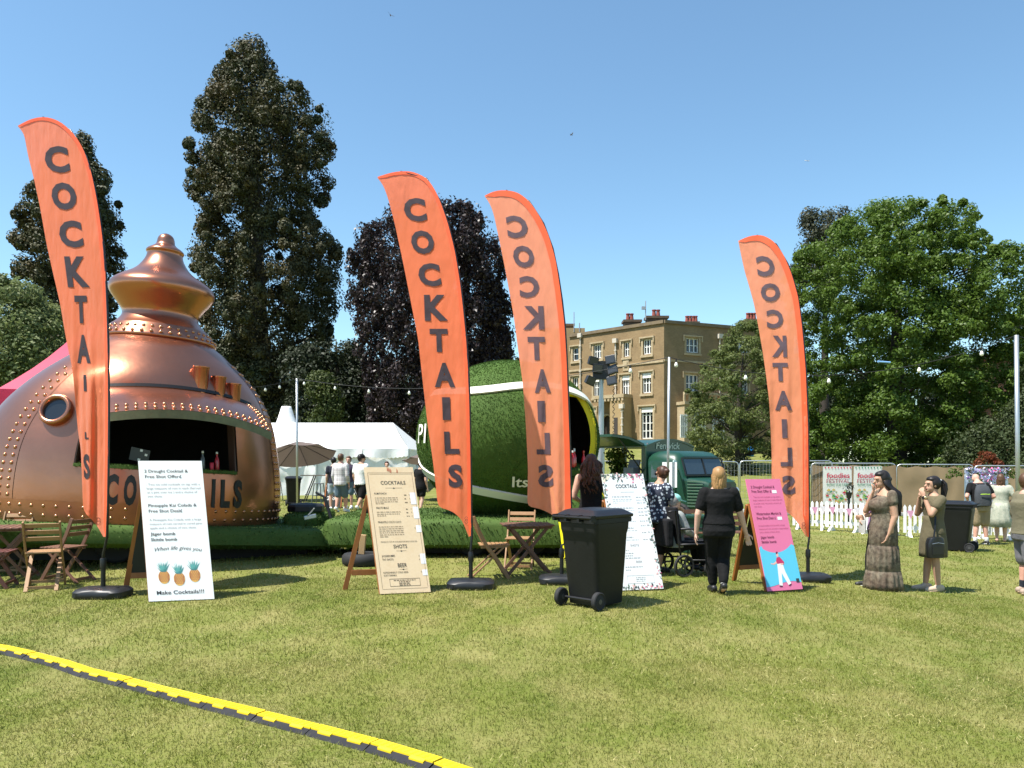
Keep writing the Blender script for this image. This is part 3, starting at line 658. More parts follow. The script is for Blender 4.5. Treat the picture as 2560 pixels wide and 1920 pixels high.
# porthole, exhaust stacks
mb = MB(); th = R(-38); z = 2.28; c = SP(th, z, .03); nr = (SP(th, z, 1) - SP(th, z, 0)).normalized(); nr = (nr + Vector((0, 0, .35))).normalized(); x = Vector((0, 0, 1)).cross(nr).normalized(); y = nr.cross(x)
rg = []
for r, o in ((.25, -.1), (.25, .03), (.235, .06), (.19, .06), (.175, .02), (.17, -.05)): rg.append([c + (x * math.cos(2 * PI * k / 28) + y * math.sin(2 * PI * k / 28)) * r + nr * o for k in range(28)])
mb.loft(rg, cap=False); ph = mb.build('porthole', copper, STW, smooth=True); mb = MB(); mb.add([c + (x * math.cos(2 * PI * k / 28) + y * math.sin(2 * PI * k / 28)) * .18 for k in range(28)], [tuple(range(28))]); mb.build('pane', glass_m, ph)
for th, z, r, h in ((R(19), 3.02, .125, .27), (R(29), 2.92, .11, .25), (R(38), 2.84, .115, .25)):
    p = SP(th, z); mb = MB(); mb.loft([[(p.x + q * math.cos(2 * PI * k / 24), p.y + q * math.sin(2 * PI * k / 24), p.z + zz) for k in range(24)] for q, zz in ((r, -.3), (r, h - .16), (r * 1.06, h - .15), (r * 1.06, h - .12), (r * .9, h - .12), (r * .88, -.1))], cap=False); mb.build('exhaust_stack', copper, STW, smooth=2)
for k, ch in enumerate('COCKTAILS'):
    mb = MB(); wd_ = .16 if ch != 'I' else .055; text_fit(mb, ch, lambda u, v: SP(u / 2.2, .93 + v, .016), -.53 + k * .227 + (.05 if ch == 'I' else 0) - (.03 if k > 6 else 0), 0, wd_, .46, .05); mb.build('letter', black_p, STW)
mb = MB(); round_slab(mb, -2.95, 3.15, -2.02, 2.02, .26, .60, .5, .12); dk = mb.build('turf_deck', turf_m, STW, smooth=2); add_turf(dk, 16000, .035, .016, turf_m)
mb = MB(); mb.box((0, 0, .15), (5, 2.9, .24)); mb.box((-3.4, 0, .25), (1.0, .12, .1)); mb.build('chassis', dark_in, STW)
for x in (-.5, .45):
    for y in (-1.45, 1.45):
        mb = MB(); mb.lathe([(.12, -.09), (.27, -.1), (.31, -.06), (.31, .06), (.27, .1), (.12, .09)], 22); o = mb.build('wheel', M('tyre_rubber', (.015, .015, .016), .8), STW, smooth=2); o.location = (x, y, .30); o.rotation_euler = (R(90), 0, 0)
stM = Matrix.Translation(STW.location) @ STW.rotation_euler.to_matrix().to_4x4()
def st_world(th, z, out): return stM @ SP(th, z, out)
# things on the still's counter
cup_w = M('paper_cup', (.75, .72, .66), .6)
def put(mb, name, label, cat, m, loc, smooth=2, group=None):
    o = mb.build(name, m, None, smooth=smooth); o.location = loc; tag(o, label, cat, group); return o
zc = Z0 + .004
def cup(): return MB().lathe([(.035, 0), (.05, .12), (.054, .125), (.05, .125), (.034, .01)], 16)
put(cup(), 'paper_cup', 'white paper cup on the copper bar counter beside the orange flag', 'cup', cup_w, st_world(R(-22), zc, -.12))
mb = MB().lathe([(.06, 0), (.075, .13), (.08, .14), (.07, .14), (.06, .02)], 16)
put(mb, 'plant_pot', 'grey pot with herbs on the copper bar counter', 'pot', M('grey_pot', (.3, .29, .27), .7), st_world(R(-19), zc, -.14))
pc = st_world(R(-19), zc + .15, -.14); bl = [(pc + Vector((random.uniform(-.05, .05), random.uniform(-.04, .04), random.uniform(0, .06))), (.05, .05, .03)) for _ in range(5)]
V, Q = blob_leaves(bl, 14, .04); tag(link('herb', np_mesh('herb', V, Q), lime_m), 'small green herb sprig in the grey pot on the copper bar', 'herb')
mb = MB().lathe([(.05, 0), (.065, .13), (.07, .14), (.06, .14), (.05, .02)], 16)
put(mb, 'tin_cup', 'yellow tin cup on the copper bar counter', 'cup', M('yellow_tin', (.45, .25, .03), .5), st_world(R(-16.5), zc, -.13))
mb = MB(); mb.box((0, 0, .17), (.30, .015, .2), Matrix.Rotation(R(12), 3, 'Y')); mb.tube([(0.02, .02, .17), (.05, .03, 0)], .012, 8); mb.lathe([(.07, 0), (.07, .012)], 14, (.05, .03, 0)); tb = put(mb, 'tablet_till', 'black tablet till on a stand on the copper bar counter', 'tablet', M('black_plastic_till', (.02, .02, .022), .4), st_world(R(-3), zc, -.2), False)
mb = MB()
for q in ((.03, -.009, .24), (-.01, -.009, .1), (.1, -.009, .17)): mb.box(q, (.04, .004, .035), Matrix.Rotation(R(12), 3, 'Y'))
mb.build('sticker', white_paint, tb)
def bottle(): return MB().lathe([(.0, 0), (.036, .0), (.038, .02), (.038, .15), (.03, .19), (.014, .22), (.014, .27), (.017, .275), (.017, .29), (0, .29)], 14)
for th, cl, w_ in ((21, (.1, .12, .13), 'clear glass'), (27.5, (.5, .03, .05), 'red')):
    b = put(bottle(), 'bottle', f'{w_} bottle at the right end of the copper bar counter', 'bottle', M('bottle_' + w_.replace(' ', '_'), cl, .12, spec=.7), st_world(R(th), zc, -.16), True)
    mb = MB(); mb.lathe([(.018, .265), (.018, .3), (0, .3)], 10); mb.build('bottle_cap', white_paint, b)
put(MB().lathe([(0, 0), (.032, 0), (.033, .01), (.033, .11), (.028, .12), (0, .12)], 14), 'drink_can', 'short red drink can between the two bottles on the copper bar', 'can', M('red_can', (.55, .03, .06), .35, .3), st_world(R(24.5), zc, -.12))

# ------------------------------------------------------------------ green ball bar
BC = Vector(((1270 - 1280) / F * 15, 15, 2.02)); BR = (1.70, 1.6, 1.47)
BB = thing('green_ball_bar', 'round turf covered tennis ball bar with white seams and a yellow edged hatch', 'bar', (BC.x, BC.y, 0))
def BP(th, ph, out=0):  # th from the viewer to the right, ph elevation
    k = 1 + out / 1.6
    return Vector((BR[0] * k * math.cos(ph) * math.sin(th), -BR[1] * k * math.cos(ph) * math.cos(th), BC.z + BR[2] * k * math.sin(ph)))
H0, H1, E0, E1 = R(26), R(70), R(-22), R(33)
mb = MB(); nt, npz = 120, 60; V = [BP(-PI + 2 * PI * i / nt, -PI / 2 + PI * j / npz) for j in range(npz + 1) for i in range(nt)]; Fs = []
for j in range(npz):
    for i in range(nt):
        t = -PI + 2 * PI * (i + .5) / nt; e = -PI / 2 + PI * (j + .5) / npz
        if H0 < t < H1 and E0 < e < E1: continue
        Fs.append((j * nt + i, j * nt + (i + 1) % nt, (j + 1) * nt + (i + 1) % nt, (j + 1) * nt + i))
mb.add(V, Fs); bs = mb.build('ball_shell', ball_m, BB, smooth=True, fix=False); add_turf(bs, 90000, .022, .011, ball_m)
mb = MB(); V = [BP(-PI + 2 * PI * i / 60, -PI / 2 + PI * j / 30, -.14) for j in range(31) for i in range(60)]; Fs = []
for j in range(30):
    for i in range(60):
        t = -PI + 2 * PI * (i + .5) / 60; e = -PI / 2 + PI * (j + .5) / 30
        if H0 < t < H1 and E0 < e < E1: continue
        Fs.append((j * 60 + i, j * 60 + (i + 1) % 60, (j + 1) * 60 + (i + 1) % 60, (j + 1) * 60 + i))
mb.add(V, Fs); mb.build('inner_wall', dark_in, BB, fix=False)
yel = M('yellow_edge', (.88, .80, .02), .5); seam = M('white_seam', (.78, .77, .70), .75, bump=(60, .3, .01))
mb = MB()
per = [(H0 + (H1 - H0) * i / 12, E1) for i in range(13)] + [(H1, E1 + (E0 - E1) * i / 12) for i in range(1, 13)] + [(H1 + (H0 - H1) * i / 12, E0) for i in range(1, 13)] + [(H0, E0 + (E1 - E0) * i / 12) for i in range(1, 12)]
for a, b in zip(per, per[1:] + per[:1]): mb.add([BP(*a, .012), BP(*b, .012), BP(*b, -.10), BP(*a, -.10)], [(0, 1, 2, 3)])
mb.build('hatch_edge', yel, BB, fix=False)
def band(pts, w, name):
    m_ = MB(); P = [BP(R(t), R(e), .022) for t, e in pts]
    L_ = []; 
    for i, p in enumerate(P):
        t = (P[min(i + 1, len(P) - 1)] - P[max(i - 1, 0)]).normalized(); nr = Vector((p.x / BR[0] ** 2, p.y / BR[1] ** 2, (p.z - BC.z) / BR[2] ** 2)).normalized(); s_ = nr.cross(t).normalized()
        L_.append([p + s_ * w / 2 - nr * .03, p + s_ * w / 2 + nr * .012, p - s_ * w / 2 + nr * .012, p - s_ * w / 2 - nr * .03])
    m_.loft(L_); return m_.build(name, seam, BB, smooth=2)
def curve_pts(K, n=60):
    t = np.linspace(0, len(K) - 1, n); i = np.arange(len(K)); a = np.interp(t, i, [k[0] for k in K]); b = np.interp(t, i, [k[1] for k in K]); k = np.array([.2, .6, .2])
    for _ in range(12): a[1:-1] = np.convolve(a, k, 'valid'); b[1:-1] = np.convolve(b, k, 'valid')
    return list(zip(a, b))
band(curve_pts([(-75, 34), (-50, 34), (-28, 32.5), (-10, 34), (8, 37), (28, 38), (50, 36), (75, 30), (100, 22)]), .15, 'seam_band')
band(curve_pts([(-120, -5), (-90, -18), (-68, -26), (-45, -33), (-22, -38), (0, -43), (25, -48), (50, -50)]), .17, 'seam_band')
mb = MB(); text_fit(mb, 'PI', lambda u, v: BP(R(-68) + u / 1.6, R(-3) + v / 1.5, .045), 0, 0, .32, .34, .01); mb.build('lettering', seam, BB)
mb = MB(); text_fit(mb, 'Its', lambda u, v: BP(R(3) + u / 1.6, R(-34) + v / 1.45, .045), 0, 0, .30, .2, .015); mb.build('lettering', seam, BB)
# lower hatch folded to the ground, carrying a white letter
mb = MB()
def FL(a, b, o=0):
    top = BP(H0 + (H1 - H0) * a, E0 - R(4), .05); bot = Vector((top.x * 1.0 + .25 + .30 * a, top.y - .75, .06)); p = top.lerp(bot, b); n_ = Vector((.25, -.9, .45)); p += n_ * (.16 * math.sin(PI * b) + o); return p
mb.grid(lambda a, b: FL(a, b), 10, 10); mb.grid(lambda a, b: FL(a, b, -.09), 10, 10); fl = mb.build('hatch_flap', ball_m, BB, smooth=True, fix=False)
P, Nn = sample_mesh(fl.data, 5000); V, Q = blades(P, np.tile(np.array([.2, -.9, .4]), (5000, 1)), .03, .012, .5); t_ = link('turf_pile', np_mesh('turf_pile', V, Q), ball_m, fl); t_['kind'] = 'stuff'
mb = MB()
for a in (0, 1): mb.grid(lambda s, b: FL(a, b, -.10 + .11 * s) + Vector((-.012 if a == 0 else .012, 0, 0)), 1, 12)
mb.build('flap_edge', yel, fl, fix=False)
mb = MB(); text_fit(mb, 'P', lambda u, v: FL(.38 + u, .70 - v, .045), 0, 0, .26, .34, .02); mb.build('lettering', seam, fl)
mb = MB(); round_slab(mb, -3.1, 1.75, -1.75, 1.75, .17, .64, .3, .1); dk = mb.build('turf_deck', turf_m, BB, smooth=2); add_turf(dk, 14000, .04, .018, turf_m)
mb = MB(); round_slab(mb, -4.05, -3.45, -.7, 1.1, .30, .66, .18, .08); dk = mb.build('turf_nose', turf_m, BB, smooth=2); add_turf(dk, 4500, .04, .018, turf_m)
mb = MB(); mb.box((-.6, 0, .14), (4, 2.6, .2)); mb.box((-3.4, 0, .32), (1.2, .14, .1)); mb.lathe([(.5, .5), (.6, 1.0), (1.0, 1.2)], 24, (0, 0, 0)); mb.build('chassis', dark_in, BB)
zinc = M('zinc', (.55, .56, .57), .35, .8)
mb = MB(); mb.bar((-3.55, -1.05, .62), (-3.35, -1.0, .66), .10, .07); mb.bar((-3.48, -1.08, .66), (-3.36, -1.08, .80), .03, .02); mb.build('coupling_head', zinc, BB, bevel=.01)
mb = MB(); mb.tube([(-3.02, -1.3, .62), (-3.15, -1.25, 1.0)], .028, 8); mb.tube([(-3.15, -1.25, 1.0), (-3.3, -1.25, 1.08)], .02, 8); mb.build('jockey_handle', M('black_metal', (.02, .02, .022), .45, .3), BB)
for x in (-.6, .4):
    mb = MB(); mb.lathe([(.12, -.09), (.27, -.1), (.31, -.06), (.31, .06), (.27, .1), (.12, .09)], 22); o = mb.build('wheel', M('tyre_rubber', (0, 0, 0)), BB, smooth=2); o.location = (x, -1.35, .3); o.rotation_euler = (R(90), 0, 0)
mb = MB(); mb.box((-1.55, -1.74, .38), (.012, .02, .4)); mb.build('deck_joint', dark_in, BB)
# bar counter inside the ball
mb = MB(); mb.grid(lambda a, b: BP(H0 + (H1 - H0) * a, E0 + .01, .08 - .55 * b), 16, 2); mb.grid(lambda a, b: BP(H0 + (H1 - H0) * a, E0 + .01 - .07 * b, .08), 16, 1); ct = mb.build('counter', turf_m, BB, fix=False); add_turf(ct, 2500, .03, .012, turf_m)
red_b = M('red_syrup', (.55, .015, .02), .12, spec=.7)
for i, (a, o_) in enumerate(((.50, 0), (.60, -.05), (.70, -.12), (.82, .0))):
    b = bottle().build('bottle', red_b, None, smooth=True); p = BP(H0 + (H1 - H0) * a, E0 + .012, -.05 + o_); b.location = (p.x + BC.x, p.y + BC.y, p.z)
    tag(b, ['leftmost', 'second from left', 'third from left', 'rightmost'][i] + ' red syrup bottle on the green ball bar counter', 'bottle', 'red bottles on the ball bar counter'); mb = MB(); mb.lathe([(.018, .265), (.018, .3), (0, .3)], 10); mb.build('bottle_cap', white_paint if i != 3 else red_b, b)
mb = MB(); mb.box((0, 0, .05), (.16, .12, .1)); mb.box((.02, 0, .13), (.1, .09, .06)); p = BP(H0 + (H1 - H0) * .84, E0 + .012, -.35); o = mb.build('drink_crate', red_b, None, bevel=.008); o.location = (p.x + BC.x, p.y + BC.y, p.z); tag(o, 'small red box behind the bottles in the green ball bar', 'box')
# things lying near the trailers
mb = MB(); 
for r, z in (): pass
rings = [[(r * math.cos(2 * PI * k / 8 + .39), r * math.sin(2 * PI * k / 8 + .39) * .8, z) for k in range(8)] for r, z in ((.33, 0), (.35, .02), (.35, .11), (.31, .15), (.0, .18))]
mb.loft(rings); o = mb.build('speaker_lid', M('black_plastic', (.018, .019, .022), .45), None, bevel=.008); o.location = Wp(755, 1289, 14.6); tag(o, 'flat black octagonal lid sitting on the turf nose of the ball trailer', 'lid')
o.location.z = .67; o.location.x = BB.location.x - 3.76; o.location.y = 14.9
tyre = MB().lathe([(.17, .0), (.29, .0), (.32, .03), (.33, .09), (.32, .15), (.29, .18), (.17, .18), (.16, .14), (.16, .04)], 32, cap=False)
t_ = tyre.build('spare_tyre', M('tyre_rubber', (0, 0, 0)), None, smooth=2); t_.location = G(908, 1412); tag(t_, 'black tyre lying flat behind the wooden menu board', 'tyre')
mb = MB(); mb.box((0, 0, .14), (.09, .09, .3)); o = mb.build('wood_prop', M('pale_timber', (.42, .27, .13), .7), None, bevel=.004); o.location = t_.location + Vector((-.02, -.02, .182)); o.location.z = .18; o.rotation_euler = (0, R(5), 0); tag(o, 'short timber prop standing on the black tyre', 'timber')

# ------------------------------------------------------------------ green food van
VN = thing('food_van', 'dark green vintage corrugated food van with its side hatch raised', 'van', GD(1632, 23.0), R(-50))
vg = M('van_green', (.008, .050, .028), .38, .0, coat=.25, var=(3, (.007, .042, .024), .4))
vgl = M('van_glass', (.03, .045, .055), .05, spec=.9)
def rrect(hw, z0, z1, x, rt=.2, rb=.06, n=5):
    P = []
    for cy, cz, a0, r in ((hw - rt, z1 - rt, 0, rt), (-hw + rt, z1 - rt, 90, rt), (-hw + rb, z0 + rb, 180, rb), (hw - rb, z0 + rb, 270, rb)):
        for i in range(n + 1): a = R(a0 + 90 * i / n); P.append((x, cy + r * math.cos(a), cz + r * math.sin(a)))
    return P
mb = MB()   # cab and nose
mb.loft([rrect(.93, .42, 1.80, .62, .25), rrect(.95, .42, 1.86, .8, .28), rrect(.95, .42, 1.87, 1.1, .3), rrect(.93, .42, 1.83, 1.38, .3), rrect(.90, .42, 1.74, 1.52, .28), rrect(.86, .42, 1.24, 1.66, .1), rrect(.80, .42, 1.2, 1.74, .1), rrect(.62, .42, 1.14, 2.12, .12), rrect(.58, .42, 1.1, 2.2, .12)])
cab = mb.build('cab', vg, VN, smooth=2)
mb = MB()
for s_ in (-1, 1):
    for k in range(9):
        mb = MB(); z = .52 + k * .075; mb.bar((1.76, s_ * .815, z), (2.1, s_ * .655, z), .012, .022); mb.build('nose_rib', M('van_green_sunlit', (.10, .17, .12), .4), cab)  # sun catching the nose corrugation is put into the paler rib colour
mb = MB()
for k in range(8): mb = MB(); mb.bar((.68, -.955, .5 + k * .075), (1.5, -.945, .5 + k * .075), .018, .028); mb.build('door_rib', vg, cab)
def wsp(a, b, o): x = 1.66 - .14 * b + o; return Vector((x + .02, -.80 + 1.6 * a, 1.26 + .44 * b))
mb = MB()
for s_, a0, a1 in ((0, .04, .49), (1, .51, .96)):
    mb = MB(); mb.add([wsp(a0, .06, .03), wsp(a1, .06, .03), wsp(a1, .92, .03), wsp(a0, .92, .03)], [(0, 1, 2, 3)]); mb.build('windscreen', vgl, cab)
mb = MB()
for a0, b0, a1, b1 in ((0, 0, 1, 0), (0, .97, 1, .97), (0, 0, 0, .97), (1, 0, 1, .97), (.5, 0, .5, .97)): mb.bar(wsp(a0, b0, .035), wsp(a1, b1, .035), .035, .03)
mb.build('windscreen_frame', M('black_metal', (0, 0, 0)), cab)
mb = MB(); mb.add([(.75, -.962, 1.2), (1.36, -.955, 1.2), (1.3, -.93, 1.62), (.75, -.94, 1.62)], [(0, 1, 2, 3)]); mb.build('door_window', vgl, cab)
mb = MB(); mb.box((2.215, 0, .78), (.03, .62, .56)); gr = mb.build('grille', M('black_plastic', (0, 0, 0)), cab)
mb = MB()
for z in (.74, .86): 
    for s_ in (-1, 1): mb.bar((2.24, 0, z + .1), (2.24, s_ * .17, z - .04), .02, .045, (1, 0, 0))
mb.build('chevron_emblem', zinc, gr)
for s_ in (-1, 1):
    mb = MB(); mb.ell((0, 0, 0), (.08, .11, .11)); o = mb.build('headlight', M('headlight_glass', (.6, .63, .62), .08, .5), cab, smooth=True); o.location = (2.14, s_ * .64, .86)
mb = MB(); mb.ell((1.62, -1.12, 1.52), (.03, .09, .13)); mb.tube([(1.55, -.9, 1.4), (1.62, -1.1, 1.5)], .012, 6); mb.build('wing_mirror', M('mirror_back', (.4, .5, .46), .3, .3), cab, smooth=True)
mb = MB(); mb.box((2.27, 0, .42), (.08, 1.3, .1)); mb.build('bumper', M('grey_metal', (0, 0, 0)), cab)
mb = MB(); mb.box((2.22, -.52, .5), (.03, .08, .06)); mb.build('indicator', M('amber', (.6, .12, .02), .3), cab)
# box body: floor, low sides, posts, arched roof, bulkhead, raised hatch
mb = MB(); mb.box((-.65, 0, .5), (2.5, 1.9, .12)); mb.box((-.65, .94, .82), (2.5, .04, .6)); mb.box((-.65, -.95, .82), (2.5, .04, .6)); mb.build('lower_body', vg, VN)
for x, y in ((-1.85, -.92), (-1.85, .92), (.5, -.92), (.5, .92)):
    mb = MB(); mb.box((x, y, 1.27), (.14, .09, 1.45)); mb.build('corner_post', vg, VN, bevel=.01)
def roofz(y): return 1.98 + .26 * math.cos(y / .98 * PI / 2 * .8) - .05
mb = MB(); n = 14
sec = [(y, roofz(y)) for y in np.linspace(-.98, .98, n)]; sec2 = [(y, z - .05) for y, z in sec[::-1]]
mb.loft([[(x, y, z) for y, z in sec + sec2] for x in (-1.95, .62)]); mb.build('roof', vg, VN, smooth=2)
mb = MB(); pl = [(-.97, .5)] + [(y, roofz(y) - .03) for y in np.linspace(-.97, .97, 14)] + [(.97, .5)]; mb.loft([[(x, y, z) for y, z in pl] for x in (.545, .60)]); bh = mb.build('bulkhead', vg, VN)
mb = MB(); text_fit(mb, 'Fenwick', lambda u, v: Vector((.615, -.60 + u, 1.93 + v)), 0, 0, .95, .17, .012, slant=.15); mb.build('lettering', M('gilt_letter', (.6, .6, .45), .5), bh)
mb = MB(); mb.box((.53, 0, 1.62), (.02, 1.7, .9)); mb.build('pink_lining', M('pink_lining', (.45, .25, .28), .7), bh)
mb = MB(); hw = 1.25
def awn(a, b, o=0): return Vector((-1.9 + 2.45 * a, -.98 - hw * b * .96, 2.05 + .22 * b + .06 * math.sin(PI * b) + o))
mb.grid(lambda a, b: awn(a, b), 2, 6); mb.grid(lambda a, b: awn(a, b, -.06), 2, 6)
for a in (0, 1): mb.add([awn(a, 0), awn(a, .5), awn(a, 1), awn(a, 1, -.06), awn(a, .5, -.06), awn(a, 0, -.06)], [(0, 1, 2, 3, 4, 5)])
mb.add([awn(0, 1), awn(1, 1), awn(1, 1, -.06), awn(0, 1, -.06)], [(0, 1, 2, 3)]); hat = mb.build('raised_hatch', vg, VN, fix=False)
for a in (.03, .97):
    mb = MB(); mb.tube([awn(a, .75, -.06), Vector((-1.9 + 2.45 * a, -.98, 1.35))], .018, 6); mb.build('gas_strut', M('black_metal', (0, 0, 0)), hat)
mb = MB(); mb.box((-.65, -1.08, 1.13), (2.5, .4, .04)); mb.build('counter', zinc, VN)
for s_, dx in ((0, 0), (1, .28)):
    mb = MB(); mb.ell((.35, -.35 + dx, 1.86), .05); o = mb.build('lamp_bulb', M('lit_bulb', (1, .75, .45), .4, emit=12), VN, smooth=True); mb = MB(); mb.tube([(.35, -.35 + dx, 1.9), (.35, -.35 + dx, 2.15)], .012, 6); mb.build('lamp_cord', black_p, o)
for x in (-1.2, 1.55):
    for y in (-.82, .82):
        mb = MB(); mb.lathe([(.1, -.07), (.26, -.08), (.3, -.05), (.3, .05), (.26, .08), (.1, .07)], 20); o = mb.build('wheel', M('tyre_rubber', (0, 0, 0)), VN, smooth=2); o.location = (x, y, .3); o.rotation_euler = (R(90), 0, 0)
VN.scale = (1.08,) * 3
vM = Matrix.Translation(VN.location) @ Matrix.Rotation(R(-50), 4, 'Z') @ Matrix.Scale(1.08, 4)
def vput(mb, name, label, cat, m, loc, smooth=False):
    o = mb.build(name, m, None, smooth=smooth, bevel=0 if smooth else .006); o.location = vM @ Vector(loc); o.rotation_euler = (0, 0, R(-50)); return tag(o, label, cat)
blk = M('black_plastic', (0, 0, 0)); gry = M('grey_box', (.12, .13, .14), .5)
mb = MB(); mb.box((0, 0, .16), (.36, .3, .32)); mb.box((0, .1, .42), (.4, .04, .24), Matrix.Rotation(R(-18), 3, 'X')); vput(mb, 'coffee_machine', 'grey coffee machine with open lid on the green van counter', 'machine', gry, (.15, -1.0, 1.152))
mb = MB(); mb.box((0, 0, .06), (.3, .2, .12)); vput(mb, 'till_box', 'black card till on the green van counter', 'till', blk, (-.3, -1.0, 1.152))
mb = MB(); mb.box((0, 0, .05), (.7, .26, .1)); mb.lathe([(.06, .1), (.09, .2), (.07, .26), (.03, .28)], 12, (.1, 0, 0)); vput(mb, 'grill_tray', 'black grill tray at the rear end of the green van counter', 'tray', blk, (-1.2, -1.02, 1.152))
mb = MB(); mb.ell((0, 0, .07), (.12, .1, .07)); vput(mb, 'red_bowl', 'red bowl at the rear corner of the green van counter', 'bowl', M('red_cloth', (.5, .02, .04), .6), (-1.75, -1.1, 1.152), True)
mb = MB(); mb.box((0, 0, 0), (.56, .008, .9)); o = mb.build('poster', M('white_board', (.78, .78, .78), .6), None); o.location = Wp(1674, 1187, 17.62); o.scale = (.62, 1, .62); o.rotation_euler = (0, 0, R(-35)); tag(o, 'blank white poster hung behind the thin pole before the green van', 'poster')
# pot plant and blue barrel behind the van
pc = GD(1548, 23.5); bl = [(pc + Vector((random.uniform(-.25, .25), random.uniform(-.25, .25), random.uniform(.9, 1.95))), (.22, .22, .2)) for _ in range(22)]
t = thing('pot_plant', 'tall leafy green plant behind the rear of the green van', 'plant', pc); V, Q = blob_leaves(bl, 40, .13, up=.4); link('foliage', np_mesh('foliage', V - np.array(pc, np.float32), Q), lime_m, t)
mb = MB(); mb.lathe([(.16, 0), (.22, .35), (.24, .36), (.2, .36)], 16); mb.tube([(0, 0, .3), (0, 0, 1.5)], .025, 6); mb.build('pot', M('dark_pot', (.04, .035, .03), .7), t, smooth=2)
p = GD(1875, 55); mb = MB(); mb.lathe([(.0, 0), (.55, 0), (.62, .1), (.64, 1.0), (.55, 1.25), (.3, 1.36), (.2, 1.6), (0, 1.62)], 18); o = mb.build('water_butt', M('blue_plastic', (.02, .22, .55), .4), None, smooth=2); o.location = p; o.scale = (.42,) * 3; tag(o, 'bright blue barrel on the lawn beside the small tree', 'barrel')
# ------------------------------------------------------------------ feather flags
flag_m = M('orange_flag', (.95, .205, .072), .55, transl=.5, alpha=.035, bump=(9, .55, .04), stretch=(1, 1, .3), sheen=.3)
flag_rev = M('orange_flag_reverse', (.95, .31, .15), .55, transl=.5, alpha=.035, bump=(9, .55, .04), stretch=(1, 1, .3), sheen=.3)
flag_rb = M('flag_letter_reverse', (.095, .062, .078), .6, transl=.2)
flag_b = M('flag_letter', (.038, .022, .03), .6, transl=.2)
hem_m = M('flag_sleeve', (.85, .12, .035), .55, transl=.2)
base_m = M('flag_base_plastic', (.014, .015, .018), .42, var=(5, (.03, .03, .032), .5), spec=.4)
pole_m = M('flag_pole', (.015, .015, .016), .35, .2)
FL_DATA = [
 ('leftmost feather flag, in front of the copper still bar, its letters readable', (258, 1492), 9.5,
  [(45, 316), (60, 331), (69, 385), (86, 452), (101, 523), (116, 609), (131, 676), (150, 758), (164, 841), (182, 928), (195, 1081), (202, 1120), (208, 1281), (239, 1307), (258, 1342)],
  [(45, 314), (75, 297), (112, 290), (150, 302), (187, 336), (209, 373), (228, 430), (243, 504), (254, 579), (262, 654), (267, 766), (270, 880), (271, 1000), (270, 1150), (268, 1280), (266, 1342)],
  'CCOK', [('C', 112, 172, 365, 432), ('O', 129, 191, 456, 525), ('C', 148, 206, 551, 619), ('K', 165, 220, 641, 718), ('T', 187, 218, 739, 808), ('A', 192, 225, 837, 908), ('I', 209, 216, 937, 978), ('L', 212, 221, 1080, 1098), ('S', 209, 224, 1135, 1198)], False, .9, None),
 ('feather flag beside the wooden menu board, its letters readable', (1177, 1470), 10.15,
  [(944, 445), (957, 460), (970, 495), (987, 560), (1007, 653), (1026, 749), (1045, 846), (1058, 965), (1069, 1061), (1083, 1158), (1093, 1250), (1095, 1270), (1127, 1275), (1154, 1297), (1172, 1342)],
  [(944, 442), (985, 429), (1030, 427), (1068, 445), (1090, 478), (1103, 510), (1119, 556), (1136, 622), (1149, 699), (1157, 768), (1165, 846), (1171, 942), (1173, 1010), (1176, 1150), (1178, 1339)],
  '', [('C', 1010, 1065, 495, 554), ('O', 1028, 1085, 576, 635), ('C', 1046, 1101, 658, 716), ('K', 1061, 1119, 737, 802), ('T', 1075, 1120, 822, 880), ('A', 1086, 1137, 907, 968), ('I', 1106, 1126, 993, 1050), ('L', 1111, 1148, 1079, 1135), ('S', 1121, 1156, 1161, 1219)], False, .25, None),
 ('feather flag behind the near black bin, its letters reversed', (1404, 1458), 10.5,
  [(1212, 491), (1224, 507), (1234, 534), (1247, 595), (1261, 663), (1273, 727), (1285, 795), (1296, 879), (1307, 960), (1314, 1053), (1320, 1169), (1318, 1268), (1347, 1270), (1386, 1289), (1403, 1306), (1424, 1350)],
  [(1212, 489), (1232, 478), (1258, 474), (1295, 480), (1325, 504), (1352, 545), (1372, 589), (1389, 649), (1401, 727), (1411, 811), (1416, 896), (1420, 1000), (1424, 1111), (1427, 1273), (1428, 1350)],
  '', [('C', 1267, 1319, 539, 595), ('O', 1283, 1335, 614, 669), ('C', 1299, 1348, 690, 744), ('K', 1306, 1360, 765, 824), ('T', 1320, 1363, 842, 900), ('A', 1336, 1376, 923, 982), ('I', 1344, 1363, 1002, 1055), ('L', 1341, 1375, 1082, 1136), ('S', 1345, 1383, 1162, 1218)], True, .5, None),
 ('feather flag beside the pink menu board, its letters reversed', (2020, 1452), None,
  [(1846, 604), (1853, 640), (1862, 680), (1874, 720), (1885, 760), (1895, 812), (1907, 881), (1916, 945), (1923, 1003), (1926, 1060), (1929, 1136), (1929, 1200), (1932, 1262), (1972, 1282), (1992, 1303), (2015, 1342)],
  [(1846, 602), (1872, 590), (1905, 586), (1934, 602), (1959, 636), (1978, 682), (1995, 741), (2005, 817), (2014, 923), (2020, 1071), (2021, 1176), (2022, 1282), (2022, 1342)],
  '', [('C', 1892, 1936, 640, 691), ('O', 1902, 1950, 708, 754), ('C', 1917, 1958, 774, 821), ('K', 1929, 1967, 839, 893), ('T', 1932, 1970, 907, 953), ('A', 1937, 1980, 977, 1026), ('I', 1955, 1968, 1048, 1095), ('L', 1951, 1981, 1119, 1166), ('S', 1955, 1988, 1189, 1237)], True, .45, None)]
